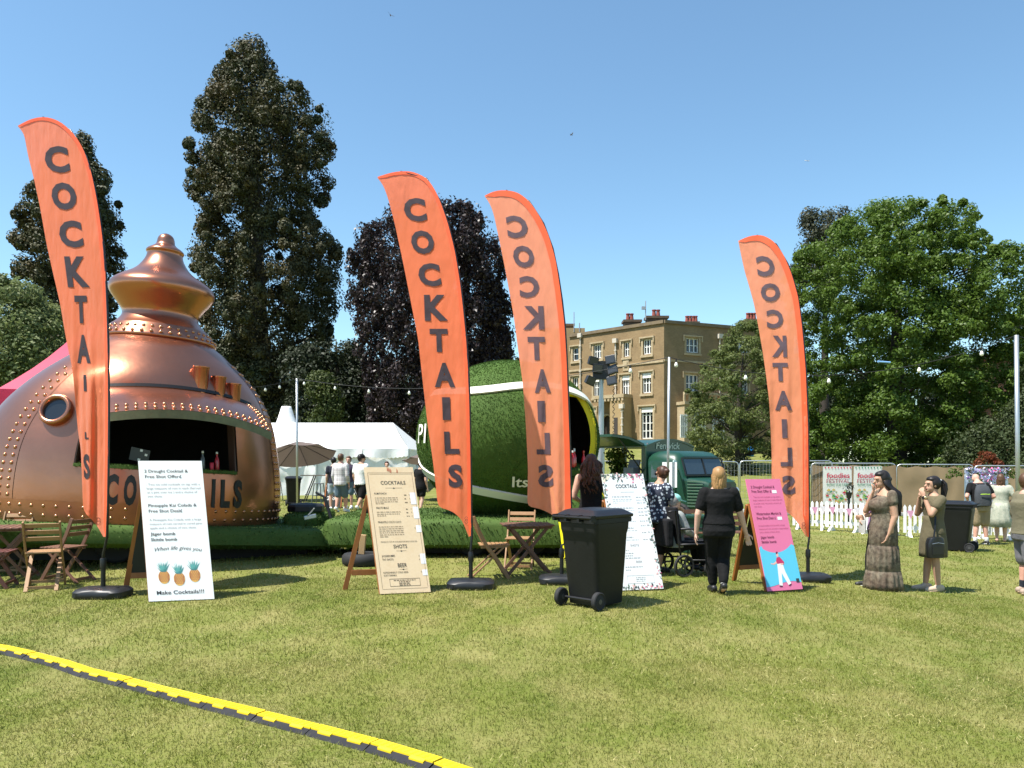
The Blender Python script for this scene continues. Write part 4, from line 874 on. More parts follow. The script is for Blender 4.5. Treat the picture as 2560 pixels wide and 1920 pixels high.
def resample(P, n):
    P = np.array(P, float); s = np.concatenate([[0], np.cumsum(np.hypot(*np.diff(P, axis=0).T))]); s /= s[-1]; t = np.linspace(0, 1, n)
    q = np.stack([np.interp(t, s, P[:, 0]), np.interp(t, s, P[:, 1])], 1); k = np.array([.25, .5, .25])
    for _ in range(2): q[1:-1, 0] = np.convolve(q[:, 0], k, 'valid'); q[1:-1, 1] = np.convolve(q[:, 1], k, 'valid')
    return q
for fi, (lab, foot, d0, Lp, Rp, _x, let, mir, fold, clip) in enumerate(FL_DATA):
    g = G(*foot); d0 = g.y; g = GD(foot[0], d0)
    t = thing('feather_flag', 'tall orange ' + lab, 'flag', g, 0, 'orange feather flags reading cocktails'); xr = max(p[0] for p in Rp); ph = fi * 1.7
    def dep(px, py):
        w = (xr - px); low = np.clip((py - 700) / 600, 0, 1)
        return d0 + (.0034 if not mir else .0042) * w + fold * (.065 * low * math.sin(px * .12 + ph + py * .003) + .028 * low * math.sin(px * .29 + ph * 2 + py * .0015)) + .02 * mnoise.noise(Vector((px * .02, py * .006, fi))) + .006 * mnoise.noise(Vector((px * .07, py * .05, fi + 9)))
    def FP(px, py, o=0): return Wp(px, py, dep(px, py) - o) - g
    A = resample(Lp, 90); B = resample(Rp, 90); mb = MB(); nu = 22
    mb.add([FP(*(A[j] + (B[j] - A[j]) * (i / nu))) for j in range(90) for i in range(nu + 1)], [(j * (nu + 1) + i, j * (nu + 1) + i + 1, (j + 1) * (nu + 1) + i + 1, (j + 1) * (nu + 1) + i) for j in range(89) for i in range(nu)])
    sail = mb.build('sail', flag_rev if mir else flag_m, t, smooth=True, fix=False)
    mb = MB(); hw = 16 if mir else 9           # pole sleeve along the curved edge
    cen = (A + B) / 2; C2 = B + (cen - B) / (np.linalg.norm(cen - B, axis=1)[:, None] + 1e-6) * np.minimum(hw, np.linalg.norm(cen - B, axis=1) * .8)[:, None]
    for o in (.012, -.012):
        k = len(mb.v); mb.add([FP(*p, o) for j in range(90) for p in (B[j], C2[j])], [(2 * j, 2 * j + 1, 2 * j + 3, 2 * j + 2) for j in range(89)])
    mb.build('sleeve', hem_m, sail, smooth=True, fix=False)
    for ch, x0, x1, y0, y1 in let:
        mb = MB(); V, Fc = glyph_rect(ch, .045, mir); cy = (y0 + y1) / 2; sh = -.16 if y1 < 730 else -.05
        P = [(x0 + a * (x1 - x0), y1 - b * (y1 - y0)) for a, b in V]
        P = [(a + sh * (cy - b) * .8 * -1 * (-1 if not mir else -1), b) for a, b in P]
        if clip and ch in 'S': Fc = [f for f in Fc if min(P[i][0] for i in f) > clip - 1]
        for o in (.011, -.011): mb.add([FP(a, b, o) for a, b in P], Fc)
        mb.build('letter', flag_rb if mir else flag_b, sail, fix=False)
    lx, ly = {0: (246, 1302), 1: (1166, 1300), 2: (1415, 1300), 3: (2009, 1314)}[fi]; mb = MB()
    for r, oy in ((4.5, -4), (5, 4)):
        k = 14
        for o in (.012, -.012):
            q = [[FP(lx + rr * math.cos(2 * PI * i / k), ly + oy + rr * math.sin(2 * PI * i / k), o) for i in range(k)] for rr in (r, r - 1.2)]; mb.add(q[0] + q[1], [(i, (i + 1) % k, k + (i + 1) % k, k + i) for i in range(k)])
    mb.build('logo', M('flag_logo', (.25, .05, .03), .6), sail, fix=False)
    # pole: straight from the base, then following the curved edge
    pp = [Vector((0, 0, .12)), Vector((0, 0, .5))] + [FP(*B[j]) for j in range(89, 0, -6)]
    pp = pp[:2] + [q + Vector((.008, 0, 0)) for q in pp[2:]]
    mb = MB(); mb.tube(pp, [.016] * 3 + [.013] * (len(pp) - 8) + [.009] * 5, 8); mb.build('pole', pole_m, t, smooth=True)
    mb = MB(); mb.tube([(0, 0, .08), (0, 0, .40)], .027, 12); mb.lathe([(.034, .34), (.036, .36), (.036, .44), (.03, .46)], 12); mb.build('socket', pole_m, t, smooth=2)
    mb = MB(); sx, sy = .30, .22
    def sq(sx, sy, z, n=28, e=.45):
        return [(sx * abs(math.cos(a)) ** e * (1 if math.cos(a) >= 0 else -1), sy * abs(math.sin(a)) ** e * (1 if math.sin(a) >= 0 else -1), z) for a in [2 * PI * k / n for k in range(n)]]
    mb.loft([sq(.28, .21, 0), sq(.30, .225, .02), sq(.30, .225, .075), sq(.27, .2, .105), sq(.16, .12, .118), sq(.06, .06, .125)]); mb.build('water_base', base_m, t, smooth=2)
    mb = MB(); mb.lathe([(.03, 0), (.03, .02), (.0, .02)], 12, (.17, -.02, .1)); mb.build('filler_cap', base_m, t)

# ------------------------------------------------------------------ A-boards
orange_wood = M('varnished_wood', (.33, .115, .03), .45, var=(9, (.24, .075, .02), .7), stretch=(1, 1, .15))
chalk_m = M('chalkboard', (.02, .022, .022), .7)
class Board:
    def __init__(s, name, label, BL, BR_, TL, dl, dr, dt, m, rear, frac=.78, thick=.012, chalk=True):
        bl = Wp(*BL, dl); br = Wp(*BR_, dr); tl = Wp(*TL, dt); bl.z = zg(bl.x, bl.y) + .012; br.z = bl.z
        s.o = bl; s.u = (br - bl).normalized(); s.W = (br - bl).length; s.H = (tl - bl).length; s.v = (tl - bl).normalized(); s.v = (s.v - s.u * s.v.dot(s.u) * .0).normalized()
        s.n = s.u.cross(s.v).normalized(); s.n = -s.n if s.n.y > 0 else s.n
        s.t = thing(name, label, 'sign', bl, 0); mb = MB(); e = s.n * -thick
        P = [s.p(0, 0), s.p(s.W, 0), s.p(s.W, s.H), s.p(0, s.H)]; mb.add(P + [p + e for p in P], [(0, 1, 2, 3), (4, 7, 6, 5), (0, 4, 5, 1), (1, 5, 6, 2), (2, 6, 7, 3), (3, 7, 4, 0)])
        s.panel = mb.build('panel', m, s.t)
        # hinged frame behind: two front stiles, two rear stiles, chalk panel and rails
        rr = G(*rear) - bl; rr.z = zg(rr.x + bl.x, rr.y + bl.y) - bl.z; ap = s.v * s.H * frac; off = -s.n * .04
        for k in (0.02, s.W - .05):
            mb = MB(); mb.bar(s.u * k + off, s.u * k + ap + off, .055, .035, s.n); mb.build('front_stile', orange_wood, s.t, bevel=.003)
            mb = MB(); mb.bar(s.u * k + rr, s.u * k + ap + off * 2, .06, .035, s.n); mb.build('rear_stile', orange_wood, s.t, bevel=.003)
        for q in (.18, .93):
            mb = MB(); mb.bar(rr.lerp(ap, q) + s.u * .05, rr.lerp(ap, q) + s.u * (s.W - .05), .03, .07, (0, 0, 1)); mb.build('rail', orange_wood, s.t, bevel=.003)
        mb = MB(); q0 = rr.lerp(ap, .2 if chalk else .8); q1 = rr.lerp(ap, .9); e = Vector((0, .01, 0)); P = [q0 + s.u * .04, q0 + s.u * (s.W - .06), q1 + s.u * (s.W - .06), q1 + s.u * .04]; mb.add(P + [p + e for p in P], [(0, 1, 2, 3), (4, 7, 6, 5), (0, 4, 5, 1), (1, 5, 6, 2), (2, 6, 7, 3), (3, 7, 4, 0)]); mb.build('chalk_panel', chalk_m, s.t)
        s.layers = {}
    def p(s, u, v, o=0): return s.u * u + s.v * v + s.n * o
    def L(s, m, o): return s.layers.setdefault((m, o), MB())
    def txt(s, string, x, y, w, h, m, bold=.0, o=.003, align='l', slant=0, curve=None):   # fractions from the top left
        text_fit(s.L(m, o), string, lambda a, b: s.p(a, b, o), x * s.W, (1 - y) * s.H, w * s.W if w else None, h * s.H, bold, align, slant, curve)
    def poly(s, pts, m, o=.002): s.L(m, o).add([s.p(a * s.W, (1 - b) * s.H, o) for a, b in pts], [tuple(range(len(pts)))])
    def micro(s, x0, x1, y, m, h=.006, o=.003):                      # text too small to read: word-like dashes
        x = x0
        while x < x1 - .01:
            w = min(random.uniform(.02, .075), x1 - x); s.poly([(x, y), (x + w, y), (x + w, y - h), (x, y - h)], m, o); x += w + .014
    def done(s):
        for (m, o), mb in s.layers.items():
            o_ = mb.build('print', m, s.panel, fix=False); o_['kind'] = 'stuff'
        s.layers = {}
ink = M('grey_ink', (.035, .035, .04), .6); ink2 = M('light_ink', (.30, .30, .33), .6); ink3 = M('pale_ink', (.5, .5, .52), .6)
wb_m = M('white_board', (0, 0, 0)); 
b1 = Board('menu_board', 'white A-board with three printed pineapples in front of the copper still bar', (372, 1506), (536, 1503), (345, 1152), 9.1, 9.28, 9.42, wb_m, (308, 1484))
for s_, x, y, w, h, m, bd in [('2 Draught Cocktail &', .085, .086, .68, .021, ink, .008), ('Free Shot Offer£', .09, .126, .57, .021, ink, .008),
      ('- Two ice cold cocktails on tap with a', .095, .180, .84, .015, ink2, .0), ('large measure of rum in each (Served', .10, .209, .84, .015, ink2, .0), ('as a pint over ice ) and a choice of', .105, .237, .78, .015, ink2, .0), ('two shots.', .105, .266, .23, .015, ink2, .0),
      ('Pineapple Kai Colada &', .105, .336, .75, .021, ink, .008), ('Free Shot Deal£', .105, .376, .52, .021, ink, .008),
      ('A Pineapple Kai Colada with a large', .105, .436, .80, .014, ink2, .0), ('measure of rum served in cored pine-', .105, .465, .82, .014, ink2, .0), ('apple and a choice of two shots.', .105, .494, .72, .014, ink2, .0),
      ('Jäger bomb', .105, .540, .38, .021, ink, .014), ('Skittle bomb', .105, .580, .40, .021, ink, .014), ('Make Cocktails!!!', .13, .955, .72, .026, ink, .012)]:
    b1.txt(s_, x, y, w, h, m, bd)
b1.txt('When life gives you', .13, .655, .73, .026, ink, -.004, slant=.35, curve=lambda t: .022 * math.sin(PI * t) - .01 * t)
teal = M('pineapple_leaf_ink', (.10, .34, .32), .6); teal2 = M('pineapple_leaf_dark_ink', (.05, .2, .2), .6); pin = M('pineapple_ink', (.75, .42, .10), .6); pin2 = M('pineapple_line_ink', (.42, .14, .07), .6)
for cx, cy in ((.26, .835), (.49, .852), (.73, .83)):
    b1.poly([(cx + .088 * math.cos(2 * PI * k / 24) * (1 - .06 * math.sin(2 * PI * k / 24)), cy + .047 * math.sin(2 * PI * k / 24)) for k in range(24)], pin, .002)
    for k in range(-3, 4):
        for sg in (-1, 1):
            x0 = cx + k * .034; P = []
            for e in (-1, 1):
                x = x0 + sg * e * .05; y = cy + e * .036; q = math.hypot((x - cx) / .085, (y - cy) / .046)
                if q > 1: x = cx + (x - cx) / q; y = cy + (y - cy) / q
                P.append((x, y))
            (xa, ya), (xb, yb) = P; b1.poly([(xa - .004, ya), (xa + .004, ya), (xb + .004, yb), (xb - .004, yb)], pin2, .003)
    for k in range(15):
        a = R(-66 + 132 * ((k * 7) % 15) / 14); L_ = random.uniform(.05, .088); bx = cx + .03 * math.sin(a); by = cy - .036 - .01 * (k % 3); tx = bx + L_ * 1.05 * math.sin(a) * 1.1; ty = by - L_ * .85 * math.cos(a * .8)
        b1.poly([(bx - .014, by), (tx, ty), (bx + .014, by)], teal if k % 3 else teal2, .0022 + .0001 * k)
b1.done()
ply = M('printed_ply', (.66, .50, .32), .6, var=[(3, (.60, .43, .26), .6), (30, (.70, .55, .38), .4)])
b2 = Board('menu_board', 'wood effect menu A-board listing cocktails, shots and beer beside the middle flags', (950, 1488), (1077, 1484), (909, 1168), 9.62, 9.78, 10.0, ply, (858, 1475), chalk=False)
ib = M('menu_ink', (.03, .024, .02), .6); ib2 = M('menu_fine_ink', (.16, .10, .06), .6); st_ = M('price_sticker', (.72, .70, .74), .6)
for s_, x, y, w, h, bd in [('COCKTAILS', .30, .142, .50, .028, .012), ('RUM PUNCH', .145, .222, .24, .015, .004), ('PIRATE MULE', .145, .338, .25, .015, .004), ('PINEAPPLE COCO LOCO', .145, .452, .46, .015, .004), ('PROSECCO TOP UP AVAILABLE FOR EACH COCKTAIL', .15, .606, .72, .010, .0), ('SHOTS', .385, .652, .27, .028, .012), ('JÄGERBOMBS', .13, .718, .26, .015, .004), ('TNT SHOTS', .13, .746, .22, .015, .004), ('BEER', .42, .80, .18, .03, .012), ('REFRESHINGLY COLD BEER', .12, .846, .49, .013, .002), ('SOFT DRINKS', .12, .868, .25, .013, .002)]:
    b2.txt(s_, x, y, w, h, ib, bd * .5)
for rows, x1 in (((.252, .268, .284, .298), .60), ((.366, .382, .396), .62), ((.484, .50, .516, .531, .547, .562), .63)):
    for i, y in enumerate(rows): b2.micro(.145, x1 if i < len(rows) - 1 else .32, y, ib2, .004)
for y in (.232, .262, .292, .346, .374, .402): b2.micro(.735, .79, y, ib2, .006); b2.txt('£', .835, y, None, .010, ib)
for y in (.50, .722, .75, .846): b2.txt('£', .86, y, None, .012, ib)
b2.poly([(.86, .21), (.97, .21), (.97, .305), (.86, .305)], st_); b2.poly([(.88, .325), (.985, .325), (.985, .42), (.88, .42)], st_); b2.poly([(.89, .475), (.99, .475), (.99, .53), (.89, .53)], st_); b2.poly([(.89, .70), (.99, .70), (.99, .78), (.89, .78)], st_); b2.poly([(.89, .825), (.99, .825), (.99, .87), (.89, .87)], st_)
for y, a, c in ((.17, .38, .72), (.672, .43, .63), (.815, .44, .6)): b2.poly([(a, y), (c, y), (c, y + .002), (a, y + .002)], ib2); b2.poly([((a + c) / 2 - .02, y + .003), ((a + c) / 2, y - .003), ((a + c) / 2 + .02, y + .003), ((a + c) / 2, y + .009)], ib)
for q in ((.06, .045, .98, .047), (.09, .056, .95, .058), (.06, .965, .95, .967)): b2.poly([(q[0], q[1]), (q[2], q[1]), (q[2], q[3]), (q[0], q[3])], ib2)
b2.poly([(.06, .05), (.066, .05), (.066, .96), (.06, .96)], ib2); b2.poly([(.955, .05), (.96, .05), (.96, .96), (.955, .96)], ib2)
for x0, x1, y0, y1 in ((.22, .82, .888, .891), (.22, .82, .944, .947), (.22, .226, .888, .947), (.814, .82, .888, .947)): b2.poly([(x0, y0), (x1, y0), (x1, y1), (x0, y1)], ib2)
for i, y in enumerate((.903, .915, .927, .939)): b2.micro(.3 if i == 0 else .4, .74 if i == 0 else .62, y, ib2, .005)
for k, (x, y) in enumerate(((.5, .02), (.53, .03), (.47, .015), (.66, .03))): b2.poly([(x, y - .02), (x + .02, y), (x + .012, y + .02), (x - .012, y + .015)], pin2)
b2.done()
b3 = Board('menu_board', 'white menu A-board with a floral border behind the near black bin', (1551, 1473), (1659, 1469), (1503, 1185), 9.9, 10.05, 10.3, wb_m, (1500, 1440), chalk=False)
for s_, x, y, w, h, bd, m in [('COCKTAILS', .29, .125, .50, .032, .012, ink), ('SHOTS', .40, .635, .2, .018, .0, ink2), ('BEER', .47, .775, .14, .018, .0, ink2)]: b3.txt(s_, x, y, w, h, m, bd)
b3.poly([(.38, .16), (.7, .16), (.7, .163), (.38, .163)], ink2)
for y, a, c, h in ((.205, .16, .62, .009), (.225, .16, .64, .004), (.24, .16, .62, .004), (.257, .16, .3, .004), (.305, .16, .62, .009), (.325, .16, .64, .004), (.34, .16, .5, .004), (.40, .16, .55, .009), (.42, .16, .62, .004), (.48, .16, .55, .009), (.50, .16, .62, .004), (.56, .16, .5, .009), (.58, .16, .62, .004), (.67, .2, .34, .007), (.695, .2, .44, .007), (.715, .2, .42, .007), (.735, .2, .6, .006), (.81, .2, .6, .007), (.835, .2, .32, .007)): b3.micro(a, c, y, ink3, h)
for y in (.21, .235, .26, .31, .34, .37, .42, .46, .52, .58): b3.micro(.72, .84, y, ink3, .006); b3.micro(.87, .93, y, ink3, .012)
for q in ((.2, .88, .82, .883), (.2, .945, .82, .948), (.2, .88, .206, .948), (.814, .88, .82, .948)): b3.poly([(q[0], q[1]), (q[2], q[1]), (q[2], q[3]), (q[0], q[3])], ink3)
for y in (.90, .915, .93): b3.micro(.4, .62, y, ink3, .005)
fm = [M('floral_dark', (.06, .075, .075), .6), M('floral_green', (.16, .22, .17), .6), M('floral_pink', (.65, .12, .25), .6), M('floral_blush', (.72, .42, .40), .6), M('floral_cream', (.74, .66, .52), .6)]
def leaf(bd, x, y, a, L_, w, m, o):
    c, s_ = math.cos(a), math.sin(a); asp = bd.W / bd.H
    P = [(0, 0), (.3, w), (.65, w * .8), (1, 0), (.65, -w * .8), (.3, -w)]; bd.poly([(x + L_ * (q * c - r * s_), y + L_ * (q * s_ + r * c) * asp) for q, r in P], m, o)
for k in range(230):
    e = random.random()
    if e < .34: x, y = random.uniform(.02, .98), random.betavariate(1, 3) * .085 + .006
    elif e < .52: x, y = random.betavariate(1, 3) * .10 + .02, random.betavariate(1, 1.7) * .5
    elif e < .78: x, y = .98 - random.betavariate(1, 3) * .09, random.random() * .98
    else: x, y = random.uniform(.02, .98), .99 - random.betavariate(1, 3) * .05
    pinkish = (y < .1 and x > .6) or (y > .85 and x > .5); mm = random.choice(fm[2:4] + fm[:1]) if pinkish else random.choice([fm[0], fm[0], fm[1], fm[1], fm[3]])
    leaf(b3, x, y, random.uniform(0, 6.3), random.uniform(.03, .075), random.uniform(.2, .34), mm, .0021 + .00001 * k)
b3.poly([(.0, .0), (.2, .0), (.19, .03), (.12, .06), (.03, .075), (0, .07)], fm[4], .002)
b3.done()
pink_m = M('pink_board', (.70, .165, .31), .55); blue_p = M('sky_blue_print', (.10, .50, .68), .55); mag = M('maroon_ink', (.13, .012, .05), .6); mag2 = M('maroon_fine_ink', (.40, .07, .16), .6)
b4 = Board('menu_board', 'pink menu A-board with a printed dancing figure beside the rightmost flag', (1919, 1464), (2007, 1462), (1864, 1198), 10.25, 10.45, 10.65, pink_m, (1832, 1452))
for s_, x, y, w, h, m, bd in [('2 Draught Cocktail &', .10, .085, .68, .024, mag, .008), ('Free Shot Offer £', .10, .125, .56, .024, mag, .008), ('Watermelon Martini &', .10, .33, .72, .024, mag, .008), ('Free Shot Deal £', .10, .37, .54, .024, mag, .008), ('Jäger bomb', .10, .54, .38, .022, mag, .012), ('Skittle bomb', .10, .582, .42, .022, mag, .012),
      ('Two ice cold cocktails on tap with a', .12, .172, .78, .013, mag2, 0), ('large measure of rum in each (Served', .09, .2, .84, .013, mag2, 0), ('as a pint over ice ) and a choice of', .09, .23, .8, .013, mag2, 0), ('two shots.', .09, .258, .22, .013, mag2, 0), ('A watermelon martini with a large', .10, .432, .76, .013, mag2, 0), ('measure of rum served in watermelon', .10, .462, .84, .013, mag2, 0), ('and a choice of two shots.', .10, .49, .58, .013, mag2, 0)]: b4.txt(s_, x, y, w, h, m, bd)
for x, y in ((.69, .105), (.69, .35)): b4.poly([(x, y), (x + .13, y), (x + .13, y + .028), (x, y + .028)], wb_m, .002)
P = [(0, .62), (.07, .605)] + [(a, .62 + .05 * math.sin((a - .05) / .8 * PI) ** .8 if .05 < a < .85 else .62) for a in np.linspace(.1, .82, 14)] + [(.93, .60), (1, .615)]
Q = [(a, .945 + .02 * math.cos(a * 4.4)) for a in np.linspace(1, 0, 10)]
b4.poly([(a + .0, b) for a, b in P] + Q, blue_p, .0018)
sk = M('figure_skin_ink', (.75, .42, .36), .6); wt = wb_m; shirt_p = M('figure_shirt_ink', (.50, .03, .11), .6)
b4.poly([(.42, .76), (.56, .755), (.60, .84), (.70, .945), (.62, .96), (.49, .85), (.45, .96), (.36, .955), (.39, .85)], wt, .003)
b4.poly([(.43, .715), (.52, .708), (.62, .755), (.6, .78), (.55, .765), (.42, .77), (.40, .745)], shirt_p, .0032)
b4.poly([(.40, .745), (.30, .765), (.24, .758), (.24, .768), (.32, .776), (.42, .762)], sk, .0031); b4.poly([(.6, .765), (.55, .785), (.5, .775), (.52, .765)], sk, .0034)
b4.poly([(.465 + .035 * math.cos(2 * PI * k / 14), .69 + .02 * math.sin(2 * PI * k / 14)) for k in range(14)], sk, .0031); b4.poly([(.43, .685), (.44, .667), (.48, .66), (.5, .675), (.47, .68)], mag, .0034)
b4.poly([(.36, .955), (.45, .96), (.44, .97), (.36, .968)], mag, .0033); b4.poly([(.62, .957), (.7, .945), (.71, .955), (.64, .968)], mag, .0033)
b4.poly([(.86, .905), (.95, .905), (.95, .94), (.86, .94)], ink, .003); b4.done()
for b in (b1, b2, b3, b4): settle0 = None

# ------------------------------------------------------------------ wheelie bins
bin_m = M('bin_plastic', (.006, .0062, .0065), .5, var=[(3, (.011, .0115, .012), .6), (35, (.028, .029, .029), .14)], bump=(300, .08, .002), spec=.3); lid_m = M('bin_lid', (.008, .009, .012), .4, var=(4, (.014, .015, .018), .5), spec=.4)
def make_bin(label, loc, rz):
    t = thing('wheelie_bin', label, 'bin', loc, rz, 'black wheelie bins')
    def rr(hx, hy, z, r=.06, cy=0, n=4):
        P = []
        for cx, c_y, a0 in ((hx - r, hy - r, 0), (-hx + r, hy - r, 90), (-hx + r, -hy + r, 180), (hx - r, -hy + r, 270)):
            for i in range(n + 1): a = R(a0 + 90 * i / n); P.append((cx + r * math.cos(a), cy + c_y + r * math.sin(a), z))
        return P
    mb = MB(); mb.loft([rr(.21, .235, .03, .05, .02), rr(.215, .24, .06, .06, .02), rr(.25, .30, .80, .06), rr(.265, .31, .86, .06), rr(.265, .31, .93, .05), rr(.285, .335, .935, .05), rr(.285, .335, .985, .05), rr(.27, .32, .985, .05)]); mb.build('body', bin_m, t, smooth=2)
    mb = MB(); mb.loft([rr(.295, .345, .99, .05), rr(.30, .35, 1.0, .05), rr(.30, .35, 1.02, .05), rr(.275, .325, 1.035, .05), rr(.235, .27, 1.07, .06), rr(.2, .24, 1.08, .06)]); ld = mb.build('lid', lid_m, t, smooth=2)
    mb = MB(); mb.box((0, .365, .985), (.34, .05, .03)); mb.build('lid_lip', lid_m, ld, bevel=.006)
    mb = MB(); mb.tube([(-.27, -.40, 1.0), (.27, -.40, 1.0)], .018, 8)
    for x in (-.26, -.09, .09, .26): mb.box((x, -.365, .99), (.03, .09, .07))
    mb.build('handle', bin_m, t, smooth=2)
    mb = MB(); mb.tube([(-.27, -.25, .1), (.27, -.25, .1)], .014, 8); mb.build('axle', M('black_metal', (0, 0, 0)), t)
    for x in (-.26, .26):
        mb = MB(); mb.lathe([(.03, -.028), (.075, -.02), (.09, -.03), (.1, -.022), (.1, .022), (.09, .03), (.075, .02), (.03, .028)], 24); w = mb.build('wheel', M('tyre_rubber', (0, 0, 0)), t, smooth=2); w.location = (x, -.27, .1); w.rotation_euler = (0, R(90), 0)
        mb = MB(); mb.lathe([(.0, -.031), (.028, -.031), (.028, .031), (0, .031)], 12); mb.build('hub', M('hub_plastic', (.06, .06, .06), .4), w)
    return t
bn = G(1487, 1512); make_bin('large black wheelie bin in the foreground in front of the floral menu board', (bn.x, bn.y, bn.z), R(-44))
make_bin('black wheelie bin on the right behind the woman in the olive dress', GD(2393, 17.3), R(52))
make_bin('small far black wheelie bin in front of the white marquee', GD(733, 29.5), R(18))

# ------------------------------------------------------------------ folding chairs and tables
teak = M('acacia_wood', (.30, .165, .07), .55, var=[(3, (.22, .115, .05), .7), (25, (.36, .22, .11), .4)], stretch=(1, 1, 1))
teak2 = M('dark_acacia_wood', (.16, .075, .045), .55, var=(5, (.11, .055, .035), .7))
def make_chair(label, loc, rz, m=teak, s=1.0):
    t = thing('folding_chair', label, 'chair', loc, rz, 'folding slatted wooden chairs'); t.scale = (s, s, s)
    for x in (-.2, .2):
        pts = [(x, .24, 0), (x, .08, .26), (x, -.08, .48), (x, -.17, .66), (x, -.25, .86)]
        mb = MB(); rings = []
        for i, p in enumerate(pts):
            p = Vector(p); tn = (Vector(pts[min(i + 1, 4)]) - Vector(pts[max(i - 1, 0)])).normalized(); y = Vector((1, 0, 0)).cross(tn); w = .024
            rings.append([p + Vector((-.011, 0, 0)) - y * w, p + Vector((.011, 0, 0)) - y * w, p + Vector((.011, 0, 0)) + y * w, p + Vector((-.011, 0, 0)) + y * w])
        mb.loft(rings); mb.build('back_upright', m, t, bevel=.004)
    for x in (-.165, .165):
        mb = MB(); mb.bar((x, -.3, 0), (x, .17, .43), .022, .045, (1, 0, 0)); mb.build('leg', m, t, bevel=.004)
        mb = MB(); mb.bar((x, -.14, .435), (x, .23, .445), .022, .03, (0, 0, 1)); mb.build('seat_rail', m, t)
    for k in range(7): mb = MB(); mb.box((0, -.13 + k * .06, .462), (.39, .046, .016), Matrix.Rotation(R(2), 3, 'X')); mb.build('seat_slat', m, t, bevel=.003)
    for k in range(3):
        z = .64 + k * .085; y = -.158 - (z - .64) * .42; mb = MB(); mb.box((0, y, z), (.38, .014, .055), Matrix.Rotation(R(22), 3, 'X')); mb.build('back_slat', m, t, bevel=.003)
    for y, z, x in ((.21, .06, .37), (-.25, .045, .31)): mb = MB(); mb.box((0, y, z), (x, .02, .035)); mb.build('stretcher', m, t)
    return t
def make_table(label, loc, rz):
    t = thing('folding_table', label, 'table', loc, rz, 'folding slatted wooden tables'); hw = .36
    for k in range(9):
        x = -hw + (k + .5) * 2 * hw / 9; c = abs(x) / hw; L_ = 2 * hw * (1 if c < .55 else 1 - .75 * (c - .55)); mb = MB(); mb.box((x, 0, .715), (2 * hw / 9 - .012, L_, .018)); mb.build('top_slat', teak2, t, bevel=.003)
    for y in (-.24, .24): mb = MB(); mb.box((0, y, .688), (.64, .022, .035)); mb.build('top_rail', teak2, t)
    for y in (-.27, .27):
        for s_ in (-1, 1): mb = MB(); mb.bar((s_ * .33, y * (1 if s_ > 0 else .88), 0), (-s_ * .25, y * (1 if s_ > 0 else .88), .68), .045, .022, (0, 1, 0)); mb.build('leg', teak2, t, bevel=.004)
    for x, y in ((.3, .52), (-.3, .46)): mb = MB(); mb.box((x, 0, .06), (.022, y, .035)); mb.build('stretcher', teak2, t)
    return t
make_table('slatted wooden table at the left edge in front of the copper still bar', GD(20, 10.9), R(20))
make_chair('wooden folding chair seen from behind at the left table, nearest to the viewer', GD(112, 10.15), R(22))
make_chair('dark side-on wooden folding chair between the left table and the leftmost flag', GD(168, 10.75), R(78), teak2)
make_chair('wooden folding chair behind the left table facing the viewer', GD(28, 11.6), R(185))
make_chair('reddish wooden folding chair cut by the left edge of the picture', GD(-22, 10.2), R(-75), M('red_acacia_wood', (.15, .05, .04), .5, var=(5, (.1, .035, .03), .7)))
make_table('slatted wooden table in front of the green ball bar', GD(1317, 11.35), R(8))
make_chair('wooden folding chair seen side-on beside the orange flag and the ball bar table', GD(1225, 11.1), R(-82))
make_chair('wooden folding chair behind the ball bar table facing the viewer', GD(1300, 12.05), R(172))

# ------------------------------------------------------------------ cable ramp
ramp = thing('cable_ramp', 'long yellow and black cable protector ramp snaking across the foreground grass', 'cable ramp', (0, 0, 0))
K = [G(*p) for p in ((-180, 1601), (0, 1635), (116, 1664), (179, 1689), (278, 1713), (463, 1763), (683, 1818), (937, 1887), (1085, 1935), (1240, 1990))]
P3 = [(k.x, k.y) for k in K]; s = np.concatenate([[0], np.cumsum(np.hypot(*np.diff(np.array(P3), axis=0).T))]); tot = s[-1]
def rp(a): return Vector((float(np.interp(a, s, [p[0] for p in P3])), float(np.interp(a, s, [p[1] for p in P3])), 0))
ry = M('yellow_plastic', (.78, .56, .012), .42, var=(2, (.68, .48, .02), .6)); rk = M('black_rubber', (.014, .014, .018), .7, var=(6, (.03, .03, .032), .5), bump=(120, .3, .004), spec=.3)
nsec = int(tot / .45); sl = tot / nsec
